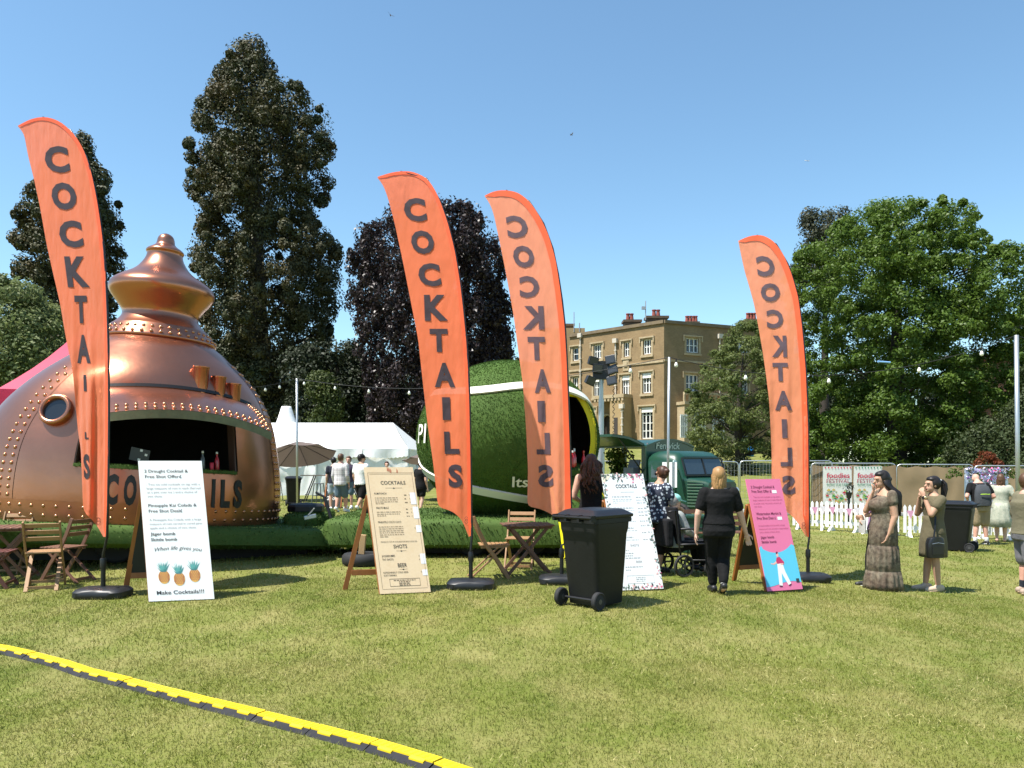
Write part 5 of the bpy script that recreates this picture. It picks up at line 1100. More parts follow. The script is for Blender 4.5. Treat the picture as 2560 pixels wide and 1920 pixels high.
for i in range(nsec):
    a0 = i * sl + .004; a1 = (i + 1) * sl - .004; p0, p1 = rp(a0), rp(a1); u = (p1 - p0).normalized(); v = Vector((-u.y, u.x, 0)); L_ = (p1 - p0).length; dz = .002 * (i % 3)
    if v.y < 0: v = -v
    def Q(a, b, z): q = p0 + u * a + v * b; return (q.x, q.y, z)
    mb = MB(); sec = [(0, 0), (.006, .007), (.05, .023 + dz), (.125, .023 + dz), (.165, .007), (.172, 0)]
    mb.loft([[Q(a, b, z) for b, z in sec] for a in (0, L_)]); mb.build('base_section', rk, ramp)
    mb = MB(); z = .0245 + dz
    poly = [(0, .05), (.07 * L_ / .45, .05), (.07 * L_ / .45, .032), (.17 * L_ / .45, .032), (.17 * L_ / .45, .05), (.30 * L_ / .45, .05), (.30 * L_ / .45, .032), (.40 * L_ / .45, .032), (.40 * L_ / .45, .05), (L_, .05), (L_, .127), (0, .127)]
    def zz(b): return z if b > .045 else .0165 + dz
    T_ = [Q(a, b, zz(b) + .008) for a, b in poly]; B_ = [Q(a, b, zz(b) - .002) for a, b in poly]; n = len(poly)
    mb.add(T_ + B_, [(0, 1, 4, 5, 8, 9, 10, 11), (1, 2, 3, 4), (5, 6, 7, 8)] + [(k, n + k, n + (k + 1) % n, (k + 1) % n) for k in range(n)]); lid = mb.build('lid_section', ry, ramp)
    mb = MB()
    for a in np.arange(.03, L_ - .02, .045):
        for b in (.068, .088, .108): mb.box(Vector(Q(a, b, z + .0092)), (.02, .006, .002), Matrix.Rotation(math.atan2(u.y, u.x) + .6, 3, 'Z'))
    tr_ = mb.build('tread_studs', ry, lid, fix=False); tr_['kind'] = 'stuff'

# ------------------------------------------------------------------ marquee, gazebo, umbrellas
canvas = M('white_canvas', (.80, .80, .79), .7, transl=.12, var=(1.5, (.74, .74, .73), .4), bump=(3, .25, .05))
mq = thing('marquee', 'white gabled marquee tent with scalloped valance', 'tent', (0, 0, 0)); dm = 38.0
xl, xr_ = Wp(560, 0, dm).x, Wp(1021, 0, dm).x; ze = Wp(0, 1122, dm).z; dr = dm + 4.5; zr = Wp(0, 1057, dr).z; xrr = Wp(983, 0, dr).x
def rip(x, y, z): return .05 * math.sin(x * 7 + z * 2) * .6 + .04 * math.sin(x * 2.3 + 1)
mb = MB(); mb.grid(lambda a, b: Vector((xl + ((xr_ + (xrr - xr_) * b) - xl) * a, dm + 4.5 * b, ze + (zr - ze) * b - .12 * math.sin(PI * b) * (.6 + .4 * math.sin(a * 9 * PI) ** 2))), 60, 8)
mb.add([(xr_, dm, ze), (xr_, dm + 9, ze), (xrr, dr, zr)], [(0, 1, 2)]); mb.add([(xl, dm + 9, ze), (xr_, dm + 9, ze), (xrr, dr, zr), (xl, dr, zr)], [(0, 1, 2, 3)]); mb.build('roof', canvas, mq, smooth=True, fix=False)
nb = 4
for k in range(nb):
    a0, a1 = xl + (xr_ - xl) * k / nb, xl + (xr_ - xl) * (k + 1) / nb
    mb = MB(); mb.grid(lambda a, b: Vector((a0 + (a1 - a0) * a, dm - .06 + .06 * math.sin(a * 9 + k) * b, ze - (.34 + .10 * math.sin(PI * a) + .045 * abs(math.sin(a * PI * 11))) * b + .02)), 66, 3); mb.build('valance', canvas, mq, smooth=True, fix=False)
    mb = MB(); mb.grid(lambda a, b: Vector((a0 + (a1 - a0) * a, dm + .1 + rip(a0 + (a1 - a0) * a, 0, b * 2) + .06 * mnoise.noise(Vector((a * 6, b * 5, k))), ze * b)), 50, 10); mb.build('side_wall', canvas, mq, smooth=True, fix=False)
mb = MB(); mb.grid(lambda a, b: Vector((xr_ - .02 + .05 * math.sin(a * 25), dm + 9 * a, ze * b)), 20, 4); mb.build('side_wall', canvas, mq, smooth=True, fix=False)
for k in range(nb + 1): mb = MB(); x = xl + (xr_ - xl) * k / nb; mb.tube([(x, dm + .02, 0), (x, dm + .02, ze)], .05, 8); mb.build('frame_post', zinc, mq)
p = Wp(716, 1065, 46); pk = thing('tent_peak', 'white conical tent peak rising behind the marquee ridge', 'tent', (p.x, 46, 0)); zt = Wp(0, 1016, 46).z
mb = MB(); mb.lathe([(3.2, 2.2), (2.2, 2.55), (1.2, 3.1), (.6, 3.75), (.42, 4.3), (.3, zt - .1), (.26, zt), (.0, zt + .02)], 20); mb.build('canopy', canvas, pk, smooth=True)
for s1 in (-1, 1):
    for s2 in (-1, 1): mb = MB(); mb.tube([(s1 * 2.1, s2 * 2.1, 0), (s1 * 2.1, s2 * 2.1, 2.4)], .05, 8); mb.build('leg', zinc, pk)
gz = thing('gazebo', 'crimson pop-up gazebo behind the copper still bar', 'gazebo', (0, 0, 0)); red_c = M('crimson_canvas', (.66, .035, .11), .65, transl=.2, bump=(4, .2, .03))
c0 = Wp(-6, 972, 18); gw = 3.0; zc_ = c0.z; gx0, gy0 = c0.x, 18.0; ap = Vector((gx0 + 1.3, gy0 + 1.7, zc_ + 1.95)); cs = [Vector((gx0, gy0, zc_)), Vector((gx0 + gw, gy0 + .6, zc_)), Vector((gx0 + gw - .6, gy0 + .6 + gw, zc_)), Vector((gx0 - .6, gy0 + gw, zc_))]
for k in range(4):
    a, b = cs[k], cs[(k + 1) % 4]; mb = MB(); mb.grid(lambda s_, t_: a.lerp(b, s_).lerp(ap, t_) - Vector((0, 0, .15 * math.sin(PI * t_))), 8, 6); mb.build('roof_panel', red_c, gz, smooth=True, fix=False)
    mb = MB(); mb.grid(lambda s_, t_: a.lerp(b, s_) + Vector((0, -.03 + .03 * math.sin(s_ * 20) * t_, -.45 * t_)), 24, 2); mb.build('valance', red_c, gz, smooth=True, fix=False)
    mb = MB(); mb.tube([(a.x, a.y, 0), (a.x, a.y, zc_)], .03, 6); mb.build('leg', zinc, gz)
    if k in (3, 0): mb = MB(); mb.grid(lambda s_, t_: a.lerp(b, s_) + Vector((.05, .05 + .06 * math.sin(s_ * 30), -.45 - (zc_ - .45) * t_)), 40, 2); mb.build('side_wall', red_c, gz, smooth=True, fix=False)
mb = MB(); q = Wp(38, 1014, 17.9); mb.box((q.x, 18.0, q.z), (.42, .01, .22)); lb = mb.build('label_patch', white_paint, gz)
mb = MB(); mb.add([(q.x - .12, 17.99, q.z - .06), (q.x, 17.99, q.z + .05), (q.x + .13, 17.99, q.z - .06), (q.x + .05, 17.99, q.z - .02), (q.x, 17.99, q.z), (q.x - .05, 17.99, q.z - .03)], [(0, 1, 2, 3, 4, 5)]); mb.build('label_print', black_p, lb)
um = M('taupe_canvas', (.16, .12, .105), .8, transl=.25)
def umbrella(label, px, d, ztop, rad, tx, ty):
    g = GD(px, d); t = thing('parasol', label, 'parasol', g, 0, 'taupe parasols by the marquee'); Rm = Matrix.Rotation(tx, 3, 'X') @ Matrix.Rotation(ty, 3, 'Y'); o = Vector((0, 0, ztop)); n = 8
    rim = [o + Rm @ Vector((rad * math.cos(2 * PI * k / n), rad * math.sin(2 * PI * k / n), -.62)) for k in range(n)]
    for k in range(n):
        a, b = rim[k], rim[(k + 1) % n]; mb = MB(); mb.grid(lambda s_, t_: o.lerp(a.lerp(b, s_), t_) - Vector((0, 0, .05 * math.sin(PI * s_) * t_)), 4, 4); mb.build('canopy_panel', um, t, smooth=True, fix=False)
        mb = MB(); mb.tube([o - Vector((0, 0, .06)), a - Vector((0, 0, .03))], .012, 5); mb.build('rib', black_p, t)
    mb = MB(); mb.tube([(0, 0, 0), (0, 0, ztop * .45), (.0, 0, ztop * .5), o - Vector((0, 0, .03))], .024, 8); mb.build('pole', black_p, t)
    mb = MB(); mb.lathe([(.28, 0), (.28, .06), (.05, .08)], 16); mb.build('base', black_p, t)
umbrella('tilted taupe parasol beside the thin festoon pole in front of the marquee', 744, 33, 2.45, 1.55, R(-16), R(-8))
umbrella('taupe parasol half hidden by the left edge of the green ball bar', 1105, 33, 2.15, 1.6, R(-8), R(4))
gw_ = thing('event_toilet_wall', 'low white canvas screen right of the marquee', 'screen', (0, 0, 0)); q0 = Wp(985, 1140, 41); q1 = Wp(1018, 1140, 41); mb = MB(); mb.box(((q0.x + q1.x) / 2 + .4, 41, .95), (1.2, .1, 1.9)); mb.build('panel', canvas, gw_)
# high tables, stools, chalkboard
stool_m = M('stool_metal', (.12, .125, .13), .4, .7)
def high_table(label, px, d, L_):
    t = thing('high_table', label, 'table', GD(px, d), R(5)); mb = MB(); mb.box((0, 0, 1.06), (L_, .6, .035)); mb.build('top', M('table_top', (.16, .13, .1), .6), t)
    for s_ in (-1, 1): 
        mb = MB(); mb.bar((s_ * L_ * .45, -.25, 0), (s_ * L_ * .28, -.25, 1.04), .04, .04); mb.bar((s_ * L_ * .45, .25, 0), (s_ * L_ * .28, .25, 1.04), .04, .04); mb.bar((s_ * L_ * .42, -.25, .3), (s_ * L_ * .42, .25, .3), .03, .03); mb.build('trestle_leg', black_p, t)
high_table('long high table behind the people near the marquee', 830, 32, 2.4); high_table('high table seen past the right side of the wooden menu board', 1085, 30, 1.6)
for px, d, l in ((690, 33.5, 'left of the far bin'), (797, 31, 'just right of the far bin'), (826, 31.6, 'beside the chalkboard sign')):
    t = thing('bar_stool', f'grey metal bar stool {l} before the marquee', 'stool', GD(px, d), R(px), 'metal bar stools'); mb = MB(); mb.box((0, 0, .76), (.3, .3, .03)); mb.build('seat', stool_m, t, bevel=.01)
    for a in (-1, 1):
        for b in (-1, 1): mb = MB(); mb.bar((a * .2, b * .2, 0), (a * .13, b * .13, .75), .03, .03); mb.build('leg', stool_m, t)
    mb = MB()
    for q in ((-.17, -.17, .17, -.17), (.17, -.17, .17, .17), (.17, .17, -.17, .17), (-.17, .17, -.17, -.17)): mb.bar((q[0], q[1], .3), (q[2], q[3], .3), .02, .02)
    mb.build('foot_ring', stool_m, t)
g = GD(838, 28); cb = thing('chalkboard_sign', 'small black chalkboard A-sign with white handwriting near the far bin', 'sign', g, R(-8))
mb = MB(); mb.add([(-.32, -.25, .02), (.32, -.25, .02), (.32, .0, 1.12), (-.32, .0, 1.12), (-.32, -.23, .02), (.32, -.23, .02), (.32, .02, 1.12), (-.32, .02, 1.12)], [(0, 1, 2, 3), (4, 7, 6, 5), (0, 3, 7, 4), (1, 5, 6, 2), (3, 2, 6, 7)]); mb.build('panel', chalk_m, cb)
def cbp(u, v): return Vector((u, -.256 + .25 * v / 1.1, v + .02))
for a in (-.32, .28): mb = MB(); mb.bar(cbp(a + .02, 0), cbp(a + .02, 1.1), .045, .03, (0, 1, 0)); mb.build('frame_stile', orange_wood, cb); mb = MB(); mb.bar((a + .02, .3, 0), (a + .02, .02, 1.1), .045, .03, (0, 1, 0)); mb.build('rear_leg', black_p, cb)
mb = MB()
for s_, v, u in (('Co', .88, -.24), ('& C', .70, -.12), ('Cu', .54, -.24), ('2 for', .26, -.22)): text_fit(mb, s_, lambda a, b: cbp(a, b) - Vector((0, .012, 0)), u, v, None, .13, .01)
mb.build('chalk_writing', white_paint, cb)

# ------------------------------------------------------------------ fences
def heras(label, p0, p1, zt):
    t = thing('mesh_fence_panel', label, 'fence', p0, 0, 'wire mesh fence panels'); v = p1 - p0; L_ = v.length; u = Vector((v.x, v.y, v.z)) / L_; h = zt
    mb = MB(); r = .12; pts = [Vector((0, 0, .08)), Vector((0, 0, h - r)), Vector((0, 0, h - r * .3)) + u * r * .3, Vector((0, 0, h)) + u * r, Vector((0, 0, h)) + u * (L_ - r), Vector((0, 0, h - r * .3)) + u * (L_ - r * .3), Vector((0, 0, h - r)) + u * L_, Vector((0, 0, .08)) + u * L_]
    mb.tube(pts, .022, 6); mb.tube([Vector((0, 0, .15)), Vector((0, 0, .15)) + u * L_], .02, 6); mb.build('frame', zinc, t, smooth=True)
    mb = MB()
    for k in range(1, int(L_ / .12)): q = u * k * .12; mb.tube([q + Vector((0, 0, .15)), q + Vector((0, 0, h))], .0035, 3, False)
    for z in np.arange(.3, h, .25): mb.tube([Vector((0, 0, z)), Vector((0, 0, z)) + u * L_], .0035, 3, False)
    w = mb.build('wire_mesh', zinc, t, fix=False); w['kind'] = 'stuff'
    mb = MB(); mb.box(u * 0 + Vector((0, 0, .06)), (.25, .65, .12)); mb.build('foot_block', M('concrete', (.35, .34, .32), .9), t, bevel=.02)
    return t
for k, (xa, xb) in enumerate(((1500, 1620), (1622, 1735), (1738, 1846), (1850, 1962), (1965, 2080))):
    d = 30 - k * .3; heras(f"{['first','second','third','fourth','fifth'][k]} wire fence panel from the green ball along the lawn", GD(xa, d), GD(xb, d), 1.64 - GD(xa, d).z)
hs = M('hessian', (.26, .185, .105), .9, var=(2, (.22, .155, .085), .6), bump=(60, .3, .01))
for k, (xa, xb) in enumerate(((2028, 2238), (2242, 2432), (2436, 2640))):
    a, b = GD(xa, 29 - .6 * k), GD(xb, 29 - .6 * k - .4); zt = Wp(0, 1158 + 3 * k, 29).z - a.z; t = heras(f"{['left','middle','right'][k]} fence panel covered with brown hessian behind the white pickets", a, b, zt)
    v = b - a; mb = MB(); mb.grid(lambda s_, q: v * s_ + Vector((0, -.06 + .05 * mnoise.noise(Vector((s_ * 7, q * 3, k))), .02 + (zt - .08 - .05 * math.sin(s_ * PI * 4) ** 2) * q)), 40, 6); mb.build('hessian_sheet', hs, t, smooth=True, fix=False)
# festival banners
bw = M('banner_vinyl', (.72, .70, .66), .5, bump=(3, .3, .03)); red_i = M('banner_red', (.55, .02, .07), .6); grn_i = M('banner_green', (.02, .22, .12), .6)
for k, (xa, xb) in enumerate(((2058, 2130), (2134, 2206))):
    d = 28.3; a = Wp(xa, 1262, d); b = Wp(xb, 1262, d); t = thing('festival_banner', ['left one of the two white festival banners on the hessian fence', 'right one of the two white festival banners, partly behind the long haired woman'][k], 'banner', a, 0, 'white festival banners'); w = b.x - a.x; h = Wp(0, 1166, d).z - a.z
    def bp(u, v, o=0): return Vector((u * w, -o + .03 * math.sin(u * 5 + v * 3 + k), v * h))
    mb = MB(); mb.grid(lambda u, v: bp(u, v), 14, 14); pn = mb.build('vinyl', bw, t, smooth=True, fix=False)
    mb = MB(); text_fit(mb, 'foodies', lambda u, v: bp(u, v / h, .012), .12, .70 * h, .80, .135 * h, .012); mb.build('print', red_i, pn)
    mb = MB(); text_fit(mb, 'FESTIVAL', lambda u, v: bp(u, v / h, .012), .12, .57 * h, .80, .10 * h, .0); mb.build('print', M('banner_maroon', (.35, .05, .08), .6), pn)
    mb = MB(); text_fit(mb, 'WITH TOP CHEFS', lambda u, v: bp(u, v / h, .012), .12, .485 * h, .80, .065 * h, .008); mb.build('print', grn_i, pn)
    cols = [red_i, grn_i, M('banner_ochre', (.6, .42, .12), .6), M('banner_lime', (.35, .5, .12), .6), M('banner_stone', (.5, .42, .34), .6), M('banner_orange', (.7, .2, .06), .6)]; random.seed(40)
    lay = {}
    for q in range(70):
        u = random.uniform(.12, .86); v = random.uniform(.04, .38); s_ = random.uniform(.02, .06); m = random.choice(cols if v < .3 else cols[1:4]); lay.setdefault(m, []).append((u, v, s_))
    for m, L_ in lay.items():
        mb = MB()
        for u, v, s_ in L_: mb.add([bp(u - s_, v, .01), bp(u + s_, v, .01), bp(u + s_ * .8, v + s_ * .5, .011), bp(u, v + s_, .011), bp(u - s_ * .8, v + s_ * .5, .011)], [(0, 1, 2, 3, 4)])
        mb.build('print', m, pn, fix=False)
    mb = MB()
    for q in range(9): u = .04 + q * .11; mb.add([bp(u, .985, .012), bp(u + .06, .985, .012), bp(u + .03, .93, .012)], [(0, 1, 2)])
    mb.build('print', cols[k], pn, fix=False)
d = 24.5; a = Wp(2411, 1275, d); b = Wp(2521, 1275, d); t = thing('flower_backdrop', 'pale blue photo backdrop with pink and purple flowers on the right fence', 'backdrop', a); w = b.x - a.x; h = Wp(0, 1172, d).z - a.z
mb = MB(); mb.grid(lambda u, v: Vector((u * w, .02 * math.sin(u * 9), v * h)), 14, 8); pn = mb.build('vinyl', M('backdrop_vinyl', (.62, .70, .80), .5, var=(2.5, (.50, .55, .74), .7)), t, smooth=True, fix=False)
fl_c = [M('flower_pink', (.75, .12, .35), .6), M('flower_violet', (.25, .16, .42), .6), M('flower_white', (.8, .72, .78), .6), lime_m, M('flower_blue', (.3, .38, .6), .6)]; lay = {}
for q in range(420):
    u = random.random(); v = 1 - random.betavariate(1, 3.2) * (.75 if .25 < u < .75 else .5); lay.setdefault(random.choice(fl_c[:3] + fl_c) if .3 < u < .8 else random.choice(fl_c[1:]), []).append((u * w, -.02 - random.random() * .06, v * h + .03))
for m, L_ in lay.items(): V, Q = leaves(np.array(L_), .075, up=0, aspect=.8); o = link('flowers', np_mesh('flowers', V, Q), m, t); o['kind'] = 'stuff'
mb = MB(); text_fit(mb, 'foodies', lambda u, v: Vector((u, -.04, v)), .34 * w, .55 * h, .36 * w, .13 * h, .01); mb.build('print', fl_c[0], pn)
for P_, w_ in ((((2380, 1178), (2395, 1172), (2400, 1185), (2372, 1190), (2388, 1186)), 'left'), (((2525, 1175), (2535, 1190), (2530, 1182)), 'right')):
    bl = [(Wp(x, y, d - .1), (.14, .06, .1)) for x, y in P_]; V, Q = blob_leaves(bl, 44, .07); tag(link('garland', np_mesh('garland', V, Q), lime_m), f'green leaf garland at the {w_} top corner of the flower backdrop', 'garland')
# white picket fence
pk_m = M('white_pvc', (.80, .80, .79), .5); random.seed(9)
def picket(label, a, b):
    v = b - a; L_ = v.length; u = v / L_; t = thing('picket_fence_panel', label, 'fence', a, 0, 'white picket fence panels'); n = int(L_ / .115); nn = Vector((u.y, -u.x, 0))
    for k in range(n + 1):
        q = u * (L_ * k / n); mb = MB(); w = .036
        P = [q - u * w + Vector((0, 0, .10)), q + u * w + Vector((0, 0, .10)), q + u * w + Vector((0, 0, .76)), q + Vector((0, 0, .82)), q - u * w + Vector((0, 0, .76))]; mb.add(P + [p + nn * .02 for p in P], [(0, 1, 2, 3, 4), (9, 8, 7, 6, 5)] + [(i, i + 5, (i + 1) % 5 + 5, (i + 1) % 5) for i in range(5)]); mb.build('picket', pk_m, t)
    for z in (.22, .58): mb = MB(); mb.bar(-nn * .015 + Vector((0, 0, z)) - u * .03, u * (L_ + .03) - nn * .015 + Vector((0, 0, z)), .022, .09, (0, 0, 1)); mb.build('rail', pk_m, t)
    for s_ in (.12, .88): mb = MB(); mb.add([u * L_ * s_ + nn * o + Vector((0, 0, z)) + u * w for w in (-.03, .03) for o, z in ((-.25, 0), (.25, 0), (.05, .12), (-.05, .12))], [(0, 1, 2, 3), (7, 6, 5, 4), (0, 4, 5, 1), (1, 5, 6, 2), (2, 6, 7, 3), (3, 7, 4, 0)]); mb.build('foot', pk_m, t)
    return t
px_ = [(1985, 2066), (2069, 2152), (2158, 2245), (2262, 2352), (2356, 2445), (2448, 2530), (2534, 2630)]; dd = [23.0, 22.4, 21.6, 20.6, 20.2, 20.0, 19.6, 19.2]; od = ['first', 'second', 'third', 'fourth', 'fifth', 'sixth', 'rightmost']
for k, (xa, xb) in enumerate(px_): picket(f'{od[k]} white picket fence panel counted from the rightmost flag', GD(xa, dd[k]), GD(xb, dd[k + 1] + .2))
bun = [M('bunting_pink', (.70, .35, .50), .7, transl=.3), M('bunting_white', (.75, .70, .72), .7, transl=.3)]
t = thing('bunting', 'pink and white pennant bunting hung along the white picket fence', 'bunting', (0, 0, 0)); q = 0
for k, (xa, xb) in enumerate(px_):
    A, B = GD(xa, dd[k] - .08), GD(xb, dd[k + 1] + .1)
    for i in range(4):
        c = A.lerp(B, (i + .5) / 4) + Vector((0, -.05, .70 - .06 * math.sin(PI * (i + .5) / 4))); mb = MB(); mb.add([c + Vector((-.09, 0, 0)), c + Vector((.09, 0, 0)), c + Vector((.01, -.02, -.22))], [(0, 1, 2)]); mb.build('pennant', bun[i % 2], t)
# plants, bench and planter around the fences
pc = GD(2133, 24.0); t = thing('pot_plant', 'small dark potted plant on top of the second picket panel', 'plant', pc + Vector((0, .3, 0))); mb = MB(); mb.lathe([(.06, .82), (.1, 1.0), (.08, 1.0)], 12); mb.box((0, 0, .41), (.05, .05, .82)); mb.build('pot', black_p, t); V, Q = blob_leaves([((0, 0, 1.1), (.15, .15, .12)), ((.05, 0, 1.2), (.1, .1, .1))], 40, .07); link('foliage', np_mesh('foliage', V, Q), dark_m, t)
mb = MB(); g = GD(1704, 14.8); pl = thing('planter_box', 'dark green planked planter box beside the wheelchair', 'planter', g, R(-6))
for k in range(4): mb = MB(); mb.box((-.3 + k * .2, 0, .32), (.194, .5, .62)); mb.build('plank', vg, pl, bevel=.004)
mb = MB(); mb.box((0, 0, .66), (.86, .56, .05)); mb.build('top_rail', vg, pl, bevel=.006)
be = thing('bench', 'slatted bench with black metal legs behind the woman in black', 'bench', GD(1788, 14.6), R(4)); teak3 = teak
for k in range(3): mb = MB(); mb.box((0, .12 + k * .03, .56 + k * .11), (1.1, .02, .075)); mb.build('back_slat', teak2, be)
for k in range(4): mb = MB(); mb.box((0, -.22 + k * .1, .42), (1.1, .08, .02)); mb.build('seat_slat', teak2, be)
for x in (-.52, .52): mb = MB(); mb.bar((x, .12, 0), (x, .2, .86), .04, .04); mb.bar((x, -.25, 0), (x, -.25, .42), .04, .04); mb.bar((x, -.26, .41), (x, .16, .41), .04, .03); mb.build('leg_frame', black_p, be)

# ------------------------------------------------------------------ poles, festoon lights, light tower
gal = M('galvanised_pole', (.45, .47, .48), .4, .7)
def pole(label, base, top, r=.035):
    t = tag(MB().tube([(0, 0, 0), top - base], r, 10).build('festoon_pole', gal, None, smooth=True), label, 'pole', 'festoon light poles'); t.location = base; return top
A1 = pole('thin festoon pole in front of the marquee', GD(743, 27), Wp(742, 946, 27)); A2 = pole('thin festoon pole in front of the green van', GD(1668, 17.5), Wp(1673, 893, 17.5), .028); A3 = pole('festoon pole at the right edge of the picture', GD(2546, 17.5), Wp(2541, 838, 17.5), .045)
bulb_m = M('bulb_glass', (.82, .80, .70), .2, spec=.6); wire_m = M('black_cable', (.01, .01, .01), .6)
def festoon(label, a, b, sag, ts):
    t = thing('festoon_string', label, 'string lights', a, 0, 'festoon light strings'); v = b - a; f = lambda s_: v * s_ - Vector((0, 0, sag * 4 * s_ * (1 - s_)))
    mb = MB(); mb.tube([f(i / 24) for i in range(25)], .008, 5); mb.build('cable', wire_m, t)
    for s_ in ts:
        p = f(s_); mb = MB(); mb.tube([p + Vector((0, 0, -.01)), p + Vector((0, 0, -.07))], .018, 8); h_ = mb.build('lamp_holder', wire_m, t); mb = MB(); mb.lathe([(.015, -.07), (.03, -.1), (.042, -.14), (.035, -.17), (.0, -.185)], 12, p); mb.build('bulb', bulb_m, h_, smooth=True)
A0 = Wp(560, 968, 25); festoon('festoon string from the marquee pole left behind the copper still', A1, A0, .12, (.25, .45, .85))
festoon('festoon string from the marquee pole across to the green van pole', A1, A2, .5, (.03, .15, .27, .4, .52, .66, .8, .93))
festoon('festoon string from the green van pole to the right edge pole', A2, A3, .62, (.02, .22, .46, .72, .9))
A4 = Wp(2800, 850, 17); festoon('festoon string leaving the picture beyond the right edge pole', A3, A4, .2, (.3, .6))
p = Wp(2210, 905, 17.5); tag(MB().tube([(-.14, 0, .01), (.14, 0, -.01)], .02, 8).build('cable_joint', M('blue_joint', (.2, .4, .7), .4), None), 'small blue cable joint on the festoon string before the large tree', 'cable joint').location = p
lt = thing('light_tower', 'telescopic mast with a cluster of floodlights beside the green ball', 'light tower', GD(1503, 27)); zt = Wp(0, 930, 27).z - lt.location.z
mb = MB(); mb.tube([(0, 0, 0), (0, 0, zt * .55)], .12, 10); mb.tube([(0, 0, zt * .55), (0, 0, zt * .8)], .095, 10); mb.tube([(0, 0, zt * .8), (0, 0, zt)], .075, 10); mb.build('mast', gal, lt, smooth=2)
mb = MB(); mb.box((0, 0, zt + .05), (.55, .3, .6)); mb.build('lamp_bracket', black_p, lt)
for x, z, a in ((-.3, .35, 20), (.3, .38, -15), (-.15, .1, 10), (.38, .05, -25), (-.4, -.3, 30), (.35, -.32, -20)):
    mb = MB(); mb.box((0, 0, 0), (.3, .16, .26)); mb.box((0, -.09, 0), (.34, .03, .3)); o = mb.build('floodlight', blk, lt, bevel=.02); o.location = (x, -.15, zt + z); o.rotation_euler = (R(a * .5), R(a * .6), R(a)); mb = MB(); mb.box((0, -.108, 0), (.27, .006, .22)); mb.build('lens', M('grey_lens', (.05, .052, .055), .15), o)
mb = MB(); mb.tube([(.42 + .035 * math.sin(i * 1.6), .02 * math.cos(i * 1.6), zt - .5 - i * .045) for i in range(60)], .013, 5); mb.build('coiled_cable', wire_m, lt)
# ------------------------------------------------------------------ birds and aeroplane
bd_m = M('bird_black', (.012, .012, .014), .7)
for (px, py, s_, rz, lab) in ((976, 39, 1.0, 20, 'dark bird with raised wing high above the tall conifer'), (1429, 337, .72, -50, 'small dark bird gliding above the reversed middle flag')):
    mb = MB(); mb.tube([(0, -.22, 0), (0, -.12, .0), (0, .05, .01), (0, .2, 0), (0, .3, 0)], [.01, .045, .06, .04, .05], 8)
    for k in (-1, 1): mb.add([(0, .1, .02), (0, -.06, .02), (k * .22, -.1, .14), (k * .5, 0.02, .2), (k * .26, .08, .13), (0, .1, 0), (k * .26, .08, .115)], [(0, 1, 2, 4), (4, 2, 3), (5, 6, 2, 1), (6, 3, 2)])
    o = mb.build('bird', bd_m, None); o.location = Wp(px, py, 52); o.scale = (s_ * .55,) * 3; o.rotation_euler = (R(55), R(rz), R(30)); tag(o, lab, 'bird')
mb = MB(); mb.tube([(-16, 0, 0), (-13, 0, .3), (12, 0, .6), (15, 0, .2)], [.4, 1.8, 1.8, .5], 10)
mb.add([(-3, 0, 0), (2, 0, 0), (5, -15, 1), (3, -15, 1)], [(0, 1, 2, 3)]); mb.add([(-3, 0, 0), (2, 0, 0), (5, 15, 1), (3, 15, 1)], [(0, 1, 2, 3)]); mb.add([(11, 0, 1), (15, 0, 1), (16, 0, 6), (14, 0, 6)], [(0, 1, 2, 3)]); mb.add([(12, 0, 1), (15, 0, 1), (16, -5, 1), (16, 5, 1)], [(0, 2, 1), (0, 1, 3)])
o = mb.build('aeroplane', white_paint, None); o.location = Wp(2017, 402, 4600); o.rotation_euler = (R(15), R(4), R(8)); tag(o, 'tiny white aeroplane in the sky above the right trees', 'aeroplane')
# ------------------------------------------------------------------ people
SK = {'fair': M('skin_fair', (.60, .37, .28), .6, var=(9, (.52, .29, .21), .5), spec=.3), 'tan': M('skin_tan', (.47, .275, .185), .6, var=(9, (.40, .215, .14), .5), spec=.3), 'pink': M('skin_pink', (.60, .33, .25), .6, var=(9, (.52, .26, .19), .5), spec=.3)}
def hairM(name, col, c2): return M(name, col, .48, var=(26, c2, .8), bump=(60, .5, .006), stretch=(1, 1, .12), spec=.35)
HR = {'black': hairM('hair_black', (.010, .008, .008), (.02, .015, .014)), 'brown': hairM('hair_brown', (.045, .018, .010), (.10, .042, .02)), 'blond': hairM('hair_blond', (.36, .20, .08), (.24, .13, .05)), 'mid': hairM('hair_mid_brown', (.07, .035, .018), (.12, .06, .03)), 'grey': hairM('hair_grey', (.30, .28, .26), (.2, .18, .17))}
def cloth(name, col, c2=None, sc_=6, b=.5): return M(name, col, .85, var=(sc_, c2, .7) if c2 else None, bump=(9, b, .025), sheen=.02, spec=.2)
FEM = [(.46, .090, .074), (.50, .098, .082), (.55, .094, .075), (.62, .080, .062), (.68, .083, .066), (.74, .092, .076), (.785, .095, .062), (.815, .080, .05), (.835, .05, .04), (.855, .036, .036)]
MAL = [(.46, .084, .070), (.50, .090, .074), (.55, .090, .070), (.62, .088, .068), (.68, .094, .070), (.74, .104, .074), (.785, .108, .064), (.815, .092, .052), (.835, .056, .042), (.855, .038, .038)]
def remesh_obj(mb, name, m, par, vox, it=4, smooth=True):
    o = mb.build(name, m, par, fix=False); r = o.modifiers.new('remesh', 'REMESH'); r.mode = 'VOXEL'; r.voxel_size = vox; r.use_smooth_shade = True
    s = o.modifiers.new('smooth', 'SMOOTH'); s.factor = .5; s.iterations = it; return o
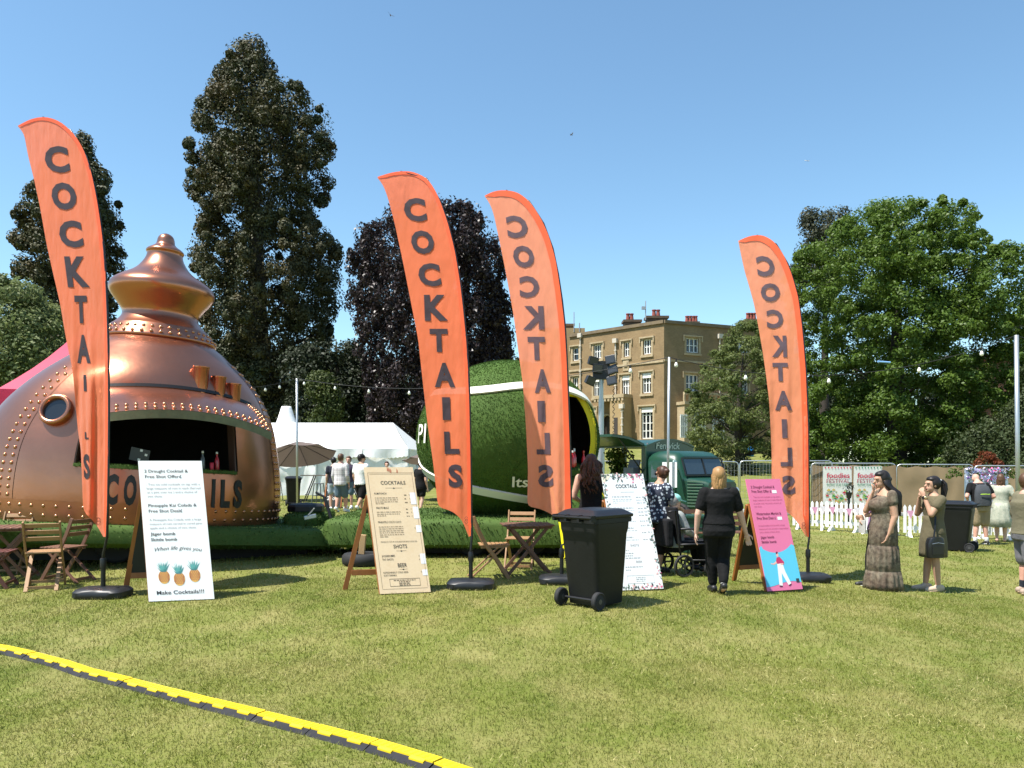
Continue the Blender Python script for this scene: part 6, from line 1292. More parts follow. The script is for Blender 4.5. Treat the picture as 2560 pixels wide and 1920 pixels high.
class Person:
    def __init__(s, label, loc, yaw, h, skin='fair', w=1.0, male=False, lean=(0, 0), J=None, turn=0, nod=0, vox=.012, hands=True, curl=(.5, .5), palm=None, base=0, group=None, neck=0):
        s.t = thing('person', label, 'person', loc, R(yaw), group); s.h = h; s.w = w; s.vox = vox; s.tab = MAL if male else FEM; s.lean = lean; s.hm = male
        D = dict(hipL=(.05, 0, .50), kneeL=(.052, -.008, .28), ankL=(.05, .012, .05), hipR=(-.05, 0, .50), kneeR=(-.052, -.008, .28), ankR=(-.05, .012, .05),
                 shL=(.100 * w ** .5, .005, .80), elL=(.128 * w ** .6, .02, .63), wrL=(.13 * w ** .6, -.03, .485), shR=(-.100 * w ** .5, .005, .80), elR=(-.128 * w ** .6, .02, .63), wrR=(-.13 * w ** .6, -.03, .485), head=(0, -.014, .93), toeL=None, toeR=None)
        for k in ('shL', 'elL', 'wrL', 'shR', 'elR', 'wrR', 'head'):
            x, y, z = D[k]; D[k] = (x + lean[0] * (z - .5), y + lean[1] * (z - .5), z)
        if J: D.update(J)
        s.J = {k: (Vector(v) * h if v is not None else None) for k, v in D.items()}
        J = s.J; mb = MB(); wl_ = .65 + .35 * w
        s.torso(mb, .46, .855, 0)
        for q in 'LR':
            mb.cap(J['hip' + q], J['knee' + q], .050 * h * wl_, .033 * h * wl_); mb.cap(J['knee' + q], J['ank' + q].lerp(J['knee' + q], .7), .033 * h * wl_, .034 * h * wl_); mb.cap(J['ank' + q].lerp(J['knee' + q], .7), J['ank' + q], .034 * h * wl_, .021 * h)
            toe = J['toe' + q] or J['ank' + q] + Vector((.008 * (1 if q == 'L' else -1), -.095, -.030)) * h; J['toe' + q] = toe
            heel = J['ank' + q] + (J['ank' + q] - toe) * .22; heel.z = J['ank' + q].z - .024 * h if toe.z < J['ank' + q].z + .01 * h else heel.z
            mb.cap(heel, toe, .024 * h, .018 * h); mb.cap(J['ank' + q], heel.lerp(toe, .35), .021 * h, .022 * h)
            mb.cap(J['sh' + q], J['el' + q], .036 * h * wl_, .025 * h * wl_); mb.cap(J['el' + q], J['wr' + q], .026 * h * wl_, .016 * h * (.7 + .3 * w))
            if hands: 
                d = (J['wr' + q] - J['el' + q]).normalized(); pn = Vector((palm or {}).get(q, ((-1 if q == 'L' else 1), .2, 0))); pn = (pn - d * pn.dot(d)).normalized(); s.hand(mb, J['wr' + q], d, pn, curl[0 if q == 'L' else 1], 1 if q == 'L' else -1)
        hd = J['head']; Rm = Matrix.Rotation(R(turn), 3, 'Z') @ Matrix.Rotation(R(nod), 3, 'X'); s.Rm = Rm; s.hd = hd
        nb = Vector((lean[0] * .33, lean[1] * .33 + .004, .835)) * h; mb.cap(nb, hd + Rm @ Vector((0, .012, -.03)) * h, .036 * h, .032 * h)
        f = lambda x, y, z: hd + Rm @ (Vector((x, y, z)) * h); s.f = f
        mb.ell(f(0, .006, .008), (.045 * h, .056 * h, .060 * h), Rm, 18, 12); mb.ell(f(0, -.014, -.030), (.034 * h, .038 * h, .038 * h), Rm); mb.ell(f(0, -.040, -.052), (.016 * h, .014 * h, .014 * h), Rm)
        mb.cap(f(0, -.048, .006), f(0, -.062, -.014), .006 * h, .0095 * h, 8); mb.ell(f(0, -.048, -.034), (.015 * h, .008 * h, .008 * h), Rm); mb.ell(f(0, -.042, .016), (.034 * h, .014 * h, .012 * h), Rm)
        for k in (-1, 1): mb.ell(f(.044 * k, .008, -.004), (.006 * h, .013 * h, .02 * h), Rm)
        s.body = remesh_obj(mb, 'body', SK[skin], s.t, vox * .8, 3)
    def eyes(s):
        for k in (-1, 1): mb = MB(); mb.ell(s.f(.019 * k, -.0505, .004), (.0065 * s.h, .004 * s.h, .0035 * s.h), s.Rm, 10, 6); mb.build('eye', M('eye_dark', (.02, .014, .01), .2), s.body, smooth=True)
        mb = MB(); mb.ell(s.f(0, -.0545, -.0335), (.014 * s.h, .005 * s.h, .006 * s.h), s.Rm, 10, 6); mb.build('lips', M('lips', (.42, .12, .10), .4), s.body, smooth=True)
        return s
    def off(s, z): return s.lean[0] * max(z - .5, 0), s.lean[1] * max(z - .5, 0)
    def ring(s, z, inf=0, wm=1.0):
        T = s.tab; zz = [q[0] for q in T]; rx = float(np.interp(z, zz, [q[1] for q in T])); ry = float(np.interp(z, zz, [q[2] for q in T])); k = s.w if z < .78 else 1 + (s.w - 1) * .45
        ox_, oy = s.off(z); bel = -.02 * max(0, s.w - 1) if .52 < z < .76 else 0
        return ((rx * k * wm + inf) * s.h, (ry * k * wm + inf) * s.h, ox_ * s.h, (oy + bel) * s.h)
    def torso(s, mb, z0, z1, inf, n=20):
        rr = []
        for z in np.linspace(z0, z1, 14): a = s.ring(z, inf); rr.append((z * s.h, *a))
        mb.eloft(rr, n)
    def hand(s, mb, w, d, n, curl, side):
        h = s.h; sd = d.cross(n) * side; Mx = Matrix((sd, n, d)).transposed(); mb.ell(w + d * .03 * h, (.023 * h, .012 * h, .036 * h), Mx, 10, 7)
        for k, L_ in ((-1.5, .82), (-.5, .97), (.5, 1.0), (1.5, .9)):
            b = w + d * .055 * h + sd * (k * .0115 * h); d1 = (d + n * curl * .55 + sd * k * .06).normalized(); p1 = b + d1 * .026 * h * L_; d2 = (d + n * curl * 1.7).normalized(); p2 = p1 + d2 * .024 * h * L_; mb.cap(b, p1, .0062 * h, .0056 * h, 7); mb.cap(p1, p2, .0056 * h, .0044 * h, 7)
        b = w + d * .018 * h + sd * .02 * h; p1 = b + (d * .7 + sd * .7 + n * .3).normalized() * .024 * h; mb.cap(b, p1, .0075 * h, .0065 * h, 7); mb.cap(p1, p1 + (d + n * (.3 + curl * .5)).normalized() * .022 * h, .0065 * h, .005 * h, 7)
    # ---- clothes
    def top(s, name, m, hem=.50, slv=.45, inf=.012, neckz=.832, sl_r=1.22, flare=0.0):
        mb = MB(); rr = []; h = s.h
        for z in np.linspace(hem, neckz, 15):
            a = s.ring(z, inf + flare * max(0, (.62 - z)) ); rr.append((z * h, *a))
        mb.eloft(rr, 24)
        wl_ = .65 + .35 * s.w
        if slv:
            for q in 'LR':
                a, e, w = s.J['sh' + q], s.J['el' + q], s.J['wr' + q]; r0 = .036 * h * wl_ * sl_r
                a = a + Vector((0, 0, -.003 * h)); r0 *= 1.0
                if slv <= 1: mb.cap(a, a.lerp(e, slv), r0, (.036 + (.025 - .036) * slv) * h * wl_ * sl_r * 1.12)
                else: mb.cap(a, e, r0 * 1.05, .027 * h * wl_ * sl_r); mb.cap(e, e.lerp(w, slv - 1), .028 * h * wl_ * sl_r, .021 * h * wl_ * sl_r)
        return remesh_obj(mb, name, m, s.t, s.vox, 5)
    def legs(s, name, m, length=1.0, inf=.010, waist=.60, wide=1.0, crotch=.455):
        mb = MB(); h = s.h; rr = []; wl_ = .65 + .35 * s.w
        for z in np.linspace(crotch, waist, 8): rr.append((z * h, *s.ring(z, inf)))
        mb.eloft(rr, 22)
        for q in 'LR':
            a, k, e = s.J['hip' + q], s.J['knee' + q], s.J['ank' + q]; i_ = inf * h
            if length <= .5: mb.cap(a, a.lerp(k, length * 2), .053 * h * wl_ * wide + i_, (.053 - .016 * length * 2) * h * wl_ * wide + i_ * 1.4)
            else: mb.cap(a, k, .053 * h * wl_ * wide + i_, .036 * h * wl_ * wide + i_); c = k.lerp(e, .3); t_ = k.lerp(e, (length - .5) * 2); mb.cap(k, c, .037 * h * wl_ * wide + i_, .037 * h * wl_ * wide + i_); mb.cap(c, t_, .037 * h * wl_ * wide + i_, .026 * h * wide + i_)
        return remesh_obj(mb, name, m, s.t, s.vox, 5)
    def shoes(s, m, sole=None, name='shoe', sock=None, sockh=.05):
        h = s.h
        for q in 'LR':
            an, toe = s.J['ank' + q], s.J['toe' + q]; d = (toe - an); d2 = Vector((d.x, d.y, d.z * 1.0)).normalized(); heel = an - d2 * .03 * h; heel.z = an.z - .022 * h + (-d2.z) * .02 * h
            mb = MB(); mb.cap(heel, toe + d2 * .006 * h, .028 * h, .023 * h); mb.cap(an + Vector((0, 0, -.004 * h)), heel.lerp(toe, .4), .027 * h, .026 * h); o = remesh_obj(mb, name, m, s.t, max(.007, s.vox * .8), 2)
            if sole: mb = MB(); up = Vector((0, 0, 1)); mb.bar(heel - d2 * .02 * h - up * .019 * h, toe + d2 * .02 * h - up * .015 * h, .048 * h, .014 * h, up); mb.build('sole', sole, o, bevel=.008)
            if sock: mb = MB(); k = s.J['knee' + q]; mb.cap(an, an.lerp(k, sockh / .23), .0245 * h, .029 * h); remesh_obj(mb, 'sock', sock, s.t, max(.008, s.vox * .8), 2)
        return s
    # ---- hair
    def strands(s, m, par, n, zend, wid, dp, wave, r=.010, arc=120, back0=.018, back1=.03, freq=30, over=0.0):
        h = s.h; mb = MB(); hd = s.hd; bx = s.Rm @ Vector((0, 1, 0)); sx = s.Rm @ Vector((1, 0, 0)); bx.z = 0; sx.z = 0; bx.normalize(); sx.normalize()
        for k in range(n):
            a = R(random.uniform(-arc, arc)); ph = random.uniform(0, 6.3); q = random.uniform(.72, 1.0); ze = zend + random.uniform(-.02, .025); P = []; rr = []
            for i in range(16):
                t = i / 15; z = (hd.z / h + .05 - .012 * (1 - math.cos(a))) * (1 - t) + ze * t; g = math.sin(min(1, t * 3.2) * PI / 2); w_ = (.02 + (wid - .02) * g * (1 - .18 * t)) * q; d_ = (.02 + (dp - .02) * g) * q; bo = back0 + (back1 - back0) * t + over * float(sstep(.88, .80, z)) if False else back0 + (back1 - back0) * t + over * min(1, max(0, (.885 - z) / .07)); w_ += over * .4 * min(1, max(0, (.885 - z) / .07))
                wv = wave * t ** .6; c = Vector((hd.x, hd.y, 0)) / h + bx * (bo + d_ * math.cos(a) + wv * math.sin(ph + z * freq * 6.28 * .35)) + sx * (w_ * math.sin(a) + wv * math.cos(ph * 1.7 + z * freq * 6.28 * .35)); P.append((c.x * h, c.y * h, z * h)); rr.append(r * h * (1 if t < .7 else 1 - .8 * (t - .7) / .3) * random.uniform(.85, 1.15))
            mb.tube(P, rr, 6)
        return mb.build('hair_strands', m, par, smooth=True)
    def hair(s, kind, m, length=.7, wid=.06, wave=.004):
        h = s.h; f = s.f; mb = MB(); rm = s.Rm
        mb.ell(f(0, .020, .013), (.0545 * h, .0575 * h, .066 * h), rm, 18, 12); mb.ell(f(0, -.002, .046), (.046 * h, .045 * h, .028 * h), rm)
        if kind == 'bun': mb.ell(f(0, .072, .02), (.026 * h,) * 3); mb.ell(f(0, .05, .0), (.035 * h,) * 3)
        if kind == 'short': mb.ell(f(0, .028, -.012), (.046 * h, .044 * h, .045 * h), rm)
        if kind == 'bob': mb.ell(f(0, .024, -.02), (.050 * h, .045 * h, .05 * h), rm)
        o = remesh_obj(mb, 'hair', m, s.t, max(.007, s.vox * .7), 3)
        if kind == 'long': s.strands(m, o, 150, length, wid, .05, wave, arc=112, over=.075)
        if kind == 'bob': s.strands(m, o, 80, length if length != .7 else .80, .054, .045, .003, arc=110, back1=.02)
        if kind == 'curly': s.strands(m, o, 150, length, wid, .06, .012, .0105, 120, .015, .03, 22); s.strands(m, o, 60, length + .05, wid * 1.1, .07, .016, .009, 120, .015, .035, 26)
        if kind == 'pony':
            mb = MB()
            for k in range(26):
                a = random.uniform(0, 6.3); q = random.uniform(.2, 1); c = Vector((math.cos(a), math.sin(a) * .8, 0)) * q; g = [(0, .055, .03, .016), (0, .085, .032, .02), (0, .108, .0, .027), (0, .112, -.05, .03), (0, .104, -.10, .026), (0, .094, -.145 - random.uniform(0, .02), .012)]
                mb.tube([f(x + c.x * w_, y + c.y * w_, z + c.y * w_ * .4) for x, y, z, w_ in g], [.008 * h, .008 * h, .009 * h, .009 * h, .007 * h, .002 * h], 5)
            mb.build('ponytail', m, o, smooth=True); mb = MB(); mb.ell(f(0, .07, .03), .018 * h); mb.build('hair_tie', white_paint, o, smooth=True)
        return s
    def cap_hat(s, m):
        h = s.h; mb = MB(); mb.ell(s.f(0, .006, .03), (.052 * h, .064 * h, .05 * h), s.Rm, 18, 10); mb.add([s.f(x, y, z) for x, y, z in ((-.042, -.045, .028), (.042, -.045, .028), (.034, -.10, .02), (0, -.112, .02), (-.034, -.10, .02), (-.042, -.045, .018), (.042, -.045, .018), (.034, -.10, .012), (0, -.112, .012), (-.034, -.10, .012))], [(0, 1, 2, 3, 4), (9, 8, 7, 6, 5), (0, 5, 6, 1), (1, 6, 7, 2), (2, 7, 8, 3), (3, 8, 9, 4), (4, 9, 5, 0)]); mb.build('cap', m, s.t, smooth=2); return s
    def glasses(s):
        mb = MB(); h = s.h
        for k in (-1, 1): mb.ell(s.f(.021 * k, -.056, .004), (.018 * h, .005 * h, .012 * h), s.Rm, 10, 6); mb.bar(s.f(.04 * k, -.05, .008), s.f(.047 * k, .01, .008), .004 * h, .005 * h)
        mb.bar(s.f(-.01, -.058, .007), s.f(.01, -.058, .007), .004 * h, .004 * h); mb.build('sunglasses', M('sunglass_black', (.012, .01, .01), .15), s.t, smooth=2); return s
black_c = cloth('black_cotton', (.0045, .0045, .005), (.008, .008, .0085), 8, .7); black_c2 = cloth('black_trouser', (.005, .005, .0055), (.009, .009, .0095), 8, .8); wsole = M('white_sole', (.7, .7, .68), .5); blk_sh = M('black_shoe', (.012, .012, .013), .5)

# woman in black walking away, beside the pink board
p = G(1797, 1484)
A = Person('person in black T-shirt and trousers walking away beside the pink menu board', p, 176, 1.57, 'fair', 1.22, J=dict(kneeL=(.045, -.075, .285), ankL=(.03, -.085, .05), kneeR=(-.045, -.045, .27), ankR=(-.022, .075, .085), toeR=(-.02, -.005, .018), elL=(.165, .02, .63), wrL=(.175, -.01, .48), elR=(-.175, -.02, .62), wrR=(-.225, -.06, .47)), vox=.010, curl=(.5, .25), palm={'R': (.2, .9, .2)})
A.top('t_shirt', black_c, .55, .62, .014, flare=.05, sl_r=1.3); A.legs('trousers', black_c2, .93, .012, .62); A.shoes(blk_sh, M('black_metal', (0, 0, 0)), sock=wsole, sockh=.03); A.hair('bob', HR['blond'], .805)
# woman in the long patterned dress, facing left
snake = M('snake_print', (.10, .083, .058), .75, var=[(7, (.02, .018, .015), .95), (20, (.25, .21, .15), .75), (4, (.11, .06, .042), .5)], bump=(12, .5, .02), spec=.25)
p = G(2212, 1474)
B = Person('person with long black hair in a brown patterned maxi dress, hand on chin', p, -88, 1.66, 'tan', 1.12, J=dict(shL=(.098, .012, .795), elL=(.115, .03, .625), wrL=(.10, -.02, .475), shR=(-.1, 0, .795), elR=(-.085, -.12, .665), wrR=(-.022, -.10, .80), head=(0, -.03, .93)), vox=.010, nod=8, curl=(.7, 1.0), palm={'R': (.2, -.2, .9), 'L': (-.6, -.6, 0)})
B.eyes(); h = B.h; mb = MB()
rr = [(.012, .135, .150, 0, .0), (.05, .134, .148), (.10, .130, .142), (.158, .122, .134), (.165, .114, .126), (.17, .118, .130), (.25, .115, .124), (.33, .111, .118), (.372, .106, .112), (.378, .100, .106), (.384, .104, .109), (.46, .106, .108), (.54, .104, .102), (.60, .096, .090), (.655, .088, .080), (.668, .088, .080), (.69, .096, .092), (.72, .100, .100), (.75, .099, .090), (.785, .092, .066), (.80, .08, .055)]
cy = lambda z: (-.012 if z < .66 else -.03 if z < .76 else -.008) if z < .79 else 0
mb.eloft([(q[0] * h, q[1] * h * 1.04, q[2] * h * 1.04, 0, cy(q[0]) * h) for q in rr], 96, lambda a, i, z: (.055 * math.sin(a * 17 + 1) + .045 * math.sin(a * 9 + z * 3)) * (1 if z < .16 * h else .75 if z < .37 * h else .3 if z < .6 * h else .0) * (1 if not .155 * h < z < .172 * h else .5))
mb.build('dress', snake, B.t, smooth=True); mb = MB()
for q in 'LR': mb.cap(B.J['sh' + q] + Vector((0, 0, .01 * h)), B.J['sh' + q].lerp(B.J['el' + q], .3), .042 * h, .044 * h)
remesh_obj(mb, 'sleeve', snake, B.t, .012, 3)
B.hair('long', HR['black'], .64, .062, .002)
mb = MB(); w_ = B.J['wrL'] + (B.J['wrL'] - B.J['elL']).normalized() * .075 * h; mb.tube([w_, w_ + Vector((-.01, -.05, -.03))], .004, 6); o = mb.build('cigarette', white_paint, None); o.matrix_world = Matrix.Translation(p) @ Matrix.Rotation(R(-88), 4, 'Z'); tag(o, 'lit cigarette held in the lowered hand of the woman in the maxi dress', 'cigarette')
# person hidden behind her
p = GD(2196, 11.45)
E = Person('person mostly hidden behind the maxi dress, arms folded, dark trousers and striped trainers', p, -92, 1.62, 'tan', 1.0, J=dict(elL=(.11, -.06, .66), wrL=(.02, -.13, .63), elR=(-.11, -.06, .66), wrR=(-.02, -.13, .60), head=(0, .02, .935), ankR=(-.05, -.06, .05), kneeR=(-.05, -.05, .28)), vox=.012)
E.top('top', cloth('lilac_top', (.35, .22, .36)), .50, .35); E.legs('trousers', black_c2, .93, .008); E.shoes(blk_sh, wsole, 'trainer'); E.hair('bun', HR['black'])
mb = MB(); mb.loft([[( .03 + .11 * math.cos(a), -.17 + .035 * math.sin(a), z) for a in [2 * PI * k / 14 for k in range(14)]] for z in (.80, .82, .93, .98)]); o = mb.build('handbag', M('grey_canvas_bag', (.42, .41, .38), .7, bump=(30, .3, .01)), None, smooth=2); o.matrix_world = Matrix.Translation(p + Vector((-.07, 0, -.02))) @ Matrix.Rotation(R(-92), 4, 'Z'); tag(o, 'small grey bag carried at the waist behind the maxi dress', 'bag')
mb = MB(); mb.tube([(.03 + .1 * math.cos(t), -.17, .97 + .09 * math.sin(t)) for t in np.linspace(0, PI, 9)], .008, 6); mb.build('strap', M('grey_canvas_bag', (0, 0, 0)), o)
# woman in the olive shirt dress
olive = cloth('olive_linen', (.125, .105, .062), (.10, .085, .05), 5, .6); p = G(2334, 1477)
C = Person('person in a short olive shirt dress with ponytail and black shoulder bag, hand at mouth', p, -88, 1.63, 'tan', 1.0, J=dict(elL=(.112, -.085, .675), wrL=(.05, -.112, .825), elR=(-.10, -.09, .67), wrR=(-.03, -.11, .81), kneeL=(.05, -.012, .28), kneeR=(-.05, -.02, .28), ankR=(-.05, -.045, .05)), vox=.010, curl=(1.0, 1.0), palm={'L': (-.7, .6, .3), 'R': (.7, .6, .3)})
C.eyes(); C.top('bodice', olive, .50, .38, .013, sl_r=1.35); h = C.h; mb = MB()
mb.eloft([(z * h, rx * h, ry * h, 0, -.004 * h) for z, rx, ry in ((.30, .108, .112), (.34, .109, .112), (.42, .110, .111), (.50, .106, .100), (.56, .098, .09), (.62, .088, .078), (.66, .088, .076))], 60, lambda a, i, z: .02 * math.sin(a * 6 + z * 4) * (1 if z < .5 * h else .4)); mb.build('skirt', olive, C.t, smooth=True)
C.hair('pony', HR['brown'] if False else HR['black']); C.shoes(M('beige_sandal', (.50, .37, .27), .6), M('cork_sole', (.42, .30, .2), .7), 'sandal')
mb = MB(); w_ = C.J['wrL']; d = (C.J['wrL'] - C.J['elL']).normalized(); mb.tube([w_ - d * .03, w_ + d * .005], .036, 14); mb.build('watch', black_p, C.t, smooth=2); mb = MB(); mb.ell(w_ - d * .012 + Vector((.036, 0, 0)), (.012, .024, .024)); mb.build('watch_face', M('watch_gold', (.6, .42, .25), .3, .7), C.t)
mb = MB(); mb.loft([[(sx * .135 * abs(math.cos(a)) ** .6 * (1 if math.cos(a) > 0 else -1), .06 * abs(math.sin(a)) ** .6 * (1 if math.sin(a) > 0 else -1), z) for a in [2 * PI * k / 24 for k in range(24)]] for z, sx in ((0, .9), (.02, 1), (.2, .98), (.27, .8), (.29, .5))]); bagM = M('black_leather', (.012, .012, .013), .35, bump=(40, .2, .005)); o = mb.build('shoulder_bag', bagM, None, smooth=2); o.location = p + Vector((-.10, -.23, .50)); o.rotation_euler = (0, 0, R(8)); tag(o, 'black leather shoulder bag hanging at the hip of the olive dress', 'bag')
mb = MB(); mb.tube([(-.02, 0, .28), (.02, .03, .42), (.08, .1, .60), (.12, .2, .80), (.11, .28, .80)], .012, 6); mb.build('strap', bagM, o); mb = MB(); mb.box((.0, -.062, .11), (.17, .012, .13)); mb.build('pocket', bagM, o, bevel=.01); mb = MB(); mb.tube([(-.09, -.066, .2), (0, -.07, .215), (.09, -.066, .2)], .004, 5); mb.build('zip', zinc, o)
# man cut by the right edge
p = G(2568, 1487); olt = cloth('olive_tee', (.15, .135, .085), (.12, .108, .07), 5, .6)
D = Person('person cut by the right edge of the picture in olive T-shirt and grey shorts', p, 84, 1.74, 'pink', 1.34, True, J=dict(elR=(-.17, .05, .63), wrR=(-.15, -.03, .50), kneeR=(-.06, -.01, .28), ankR=(-.06, .03, .05)), vox=.012)
D.top('t_shirt', olt, .50, .8, .016, sl_r=1.4, flare=.04); D.legs('shorts', cloth('grey_shorts', (.17, .165, .18), (.13, .125, .14), 5), .46, .016, .56, 1.15); D.shoes(M('tan_shoe', (.34, .25, .19), .7), M('cork_sole', (0, 0, 0)), sock=cloth('dark_sock', (.02, .025, .035)), sockh=.06); D.hair('short', HR['mid'])
# backpack man and his companion at the pickets
p = G(2452, 1362)
Fm = Person('person in black T-shirt and khaki shorts looking down by the flower backdrop', p, 172, 1.72, 'pink', 1.08, True, lean=(0, -.25), J=dict(head=(0, -.16, .885), elL=(.17, -.01, .65), wrL=(.12, -.12, .60), elR=(-.17, -.01, .65), wrR=(-.12, -.12, .60), ankL=(.075, .01, .05), ankR=(-.07, .01, .05)), nod=35, vox=.014)
Fm.top('t_shirt', black_c, .53, .6, .012); Fm.legs('shorts', cloth('khaki_shorts', (.30, .23, .14), (.25, .19, .11), 5), .45, .014, .58, 1.1); Fm.shoes(blk_sh, wsole, sock=wsole, sockh=.04)
bp_m = cloth('grey_backpack', (.055, .06, .068), (.04, .045, .05), 5); mb = MB(); mb.loft([[(rx * abs(math.cos(a)) ** .7 * (1 if math.cos(a) > 0 else -1), .10 + yo + ry * abs(math.sin(a)) ** .7 * (1 if math.sin(a) > 0 else -1), z) for a in [2 * PI * k / 22 for k in range(22)]] for z, rx, ry, yo in ((.90, .10, .05, .03), (.92, .165, .09, .03), (1.1, .175, .10, .02), (1.25, .165, .09, .0), (1.36, .13, .07, -.03), (1.40, .06, .04, -.05))])
o = mb.build('backpack', bp_m, None, smooth=2); o.location = p; o.rotation_euler = (0, 0, R(172)); tag(o, 'dark grey backpack with a lime zip worn by the man at the pickets', 'backpack')
for x in (-.09, .09): mb = MB(); mb.tube([(x, .06, 1.36), (x * 1.1, -.02, 1.42), (x * 1.3, -.14, 1.36), (x * 1.4, -.15, 1.2)], .018, 6); mb.build('strap', bp_m, o)
mb = MB(); mb.tube([(-.1, .238, 1.18), (0, .25, 1.185), (.1, .238, 1.18)], .009, 5); mb.build('zip', M('lime_zip', (.45, .7, .05), .5), o)
p = GD(2502, 19.3); pale = M('pale_floral', (.36, .37, .29), .8, var=[(14, (.20, .24, .18), .8), (30, (.42, .4, .33), .6)], bump=(9, .4, .02))
Gp = Person('person in a pale floral dress beside the backpack man at the flower backdrop', p, 150, 1.62, 'fair', 1.1, lean=(0, -.1), J=dict(elR=(-.2, .0, .64), wrR=(-.12, -.12, .60)), nod=25, vox=.015); Gp.top('bodice', pale, .50, .7, .016, sl_r=1.4); mb = MB(); h = Gp.h; mb.eloft([(z * h, rx * h, rx * .95 * h) for z, rx in ((.22, .16), (.35, .14), (.48, .118), (.58, .10))], 48, lambda a, i, z: .04 * math.sin(a * 11) * (1 - i / 4)); mb.build('skirt', pale, Gp.t, smooth=True); Gp.hair('bob', HR['mid'])
mb = MB(); mb.loft([[(.13 * math.cos(a), .035 * math.sin(a), z) for a in [2 * PI * k / 14 for k in range(14)]] for z in (0, .02, .3, .32)]); o = mb.build('tan_bag', M('tan_leather', (.42, .27, .15), .6), None, smooth=2); o.location = p + Vector((.26, -.1, .92)); o.rotation_euler = (0, R(8), R(60)); tag(o, 'tan bag under the arm of the woman in the pale floral dress', 'bag')
# long haired woman in a black top at the ball bar
p = GD(1478, 11.6)
Hp = Person('person with long wavy brown hair in a black vest top at the green ball bar', p, 172, 1.71, 'fair', 1.02, J=dict(elL=(.15, .0, .64), wrL=(.10, -.10, .60), elR=(-.15, .0, .64), wrR=(-.10, -.10, .60)), vox=.012); Hp.top('vest', black_c, .50, 0, .010, .80); Hp.legs('trousers', black_c2, .93, .010); Hp.shoes(blk_sh); Hp.hair('curly', HR['brown'], .68, .085)
# woman in the spotted blouse pushing the wheelchair
spot = bpy.data.materials.new('spotted_blouse'); spot.use_nodes = True
def spots(m):
    N = m.node_tree.nodes; L = m.node_tree.links; b = N['Principled BSDF']; b.inputs['Roughness'].default_value = .85; tc = N.new('ShaderNodeTexCoord'); vr = N.new('ShaderNodeTexVoronoi'); vr.inputs['Scale'].default_value = 21; vr.inputs['Randomness'].default_value = .9; L.new(tc.outputs['Object'], vr.inputs['Vector'])
    rp = N.new('ShaderNodeMapRange'); rp.inputs[1].default_value = .34; rp.inputs[2].default_value = .40; rp.inputs[3].default_value = 1; rp.inputs[4].default_value = 0; L.new(vr.outputs['Distance'], rp.inputs[0]); mx = N.new('ShaderNodeMix'); mx.data_type = 'RGBA'; L.new(rp.outputs[0], mx.inputs[0]); mx.inputs[6].default_value = (.016, .022, .042, 1); mx.inputs[7].default_value = (.5, .56, .62, 1); L.new(mx.outputs[2], b.inputs['Base Color'])
spots(spot); p = GD(1642, 11.75)
Ip = Person('person in a navy blouse with pale spots behind the floral menu board, pushing a wheelchair', p, 120, 1.56, 'tan', 1.1, lean=(0, -.1), J=dict(elL=(.14, -.08, .65), wrL=(.10, -.2, .60), elR=(-.14, -.08, .65), wrR=(-.10, -.2, .60), head=(0, -.06, .925)), turn=95, nod=6, vox=.012); Ip.top('blouse', spot, .47, .55, .018, sl_r=1.4, flare=.08); Ip.legs('cropped_trousers', black_c2, .62, .014); Ip.shoes(blk_sh); Ip.hair('bun', HR['brown']); Ip.glasses()
wc = thing('wheelchair', 'black attendant wheelchair beside the woman in black', 'wheelchair', GD(1712, 11.65), R(20)); bk = M('black_metal', (0, 0, 0)); nyl = cloth('black_nylon', (.012, .012, .014))
mb = MB(); mb.box((0, 0, .48), (.44, .44, .05)); mb.build('seat', nyl, wc, bevel=.015); mb = MB(); mb.box((-.23, 0, .74), (.05, .42, .5), Matrix.Rotation(R(-8), 3, 'Y')); mb.build('backrest', nyl, wc, bevel=.015)
for y in (-.24, .24):
    mb = MB(); mb.tube([(-.42, y, .93), (-.3, y, .95), (-.25, y, .5), (-.2, y, .18)], .014, 8); mb.tube([(-.24, y, .46), (.24, y, .46), (.3, y, .42), (.38, y, .12)], .014, 8); mb.tube([(-.22, y, .24), (.2, y, .22), (.22, y, .46)], .013, 8); mb.tube([(-.22, y, .68), (.16, y, .68), (.18, y, .46)], .016, 8); mb.build('side_frame', bk, wc, smooth=True)
    for x, r, nm in ((-.18, .16, 'rear_wheel'), (.26, .105, 'castor')):
        mb = MB(); mb.lathe([(r * .78, -.02), (r * .95, -.024), (r, -.012), (r, .012), (r * .95, .024), (r * .78, .02)], 28, cap=False); w_ = mb.build(nm, M('tyre_rubber', (0, 0, 0)), wc, smooth=2); w_.location = (x, y * 1.12, r); w_.rotation_euler = (R(90), 0, 0)
        mb = MB(); mb.lathe([(.0, -.025), (.022, -.025), (.022, .025), (0, .025)], 10)
        for k in range(5): a = 2 * PI * k / 5; mb.bar((0, 0, 0), (r * .82 * math.cos(a), r * .82 * math.sin(a), 0), .022, .016)
        mb.build('hub', M('hub_plastic', (0, 0, 0)), w_)
    mb = MB(); mb.box((.43, y * .6, .11), (.2, .13, .015)); mb.build('footplate', bk, wc)
mb = MB(); mb.box((-.34, 0, .62), (.12, .34, .4)); mb.build('rear_bag', nyl, wc, bevel=.03)
Jp = Person('person in a mint cap and grey jacket sitting in the wheelchair', GD(1712, 11.65) + Vector((-.16, .0, -.36)), 20 + 90, 1.52, 'fair', 1.05, J=dict(hipL=(.05, 0, .52), kneeL=(.06, -.26, .53), ankL=(.06, -.30, .30), hipR=(-.05, 0, .52), kneeR=(-.06, -.26, .53), ankR=(-.06, -.30, .30), elL=(.14, -.06, .66), wrL=(.10, -.16, .61), elR=(-.14, -.06, .66), wrR=(-.10, -.16, .61)), nod=8, vox=.012)
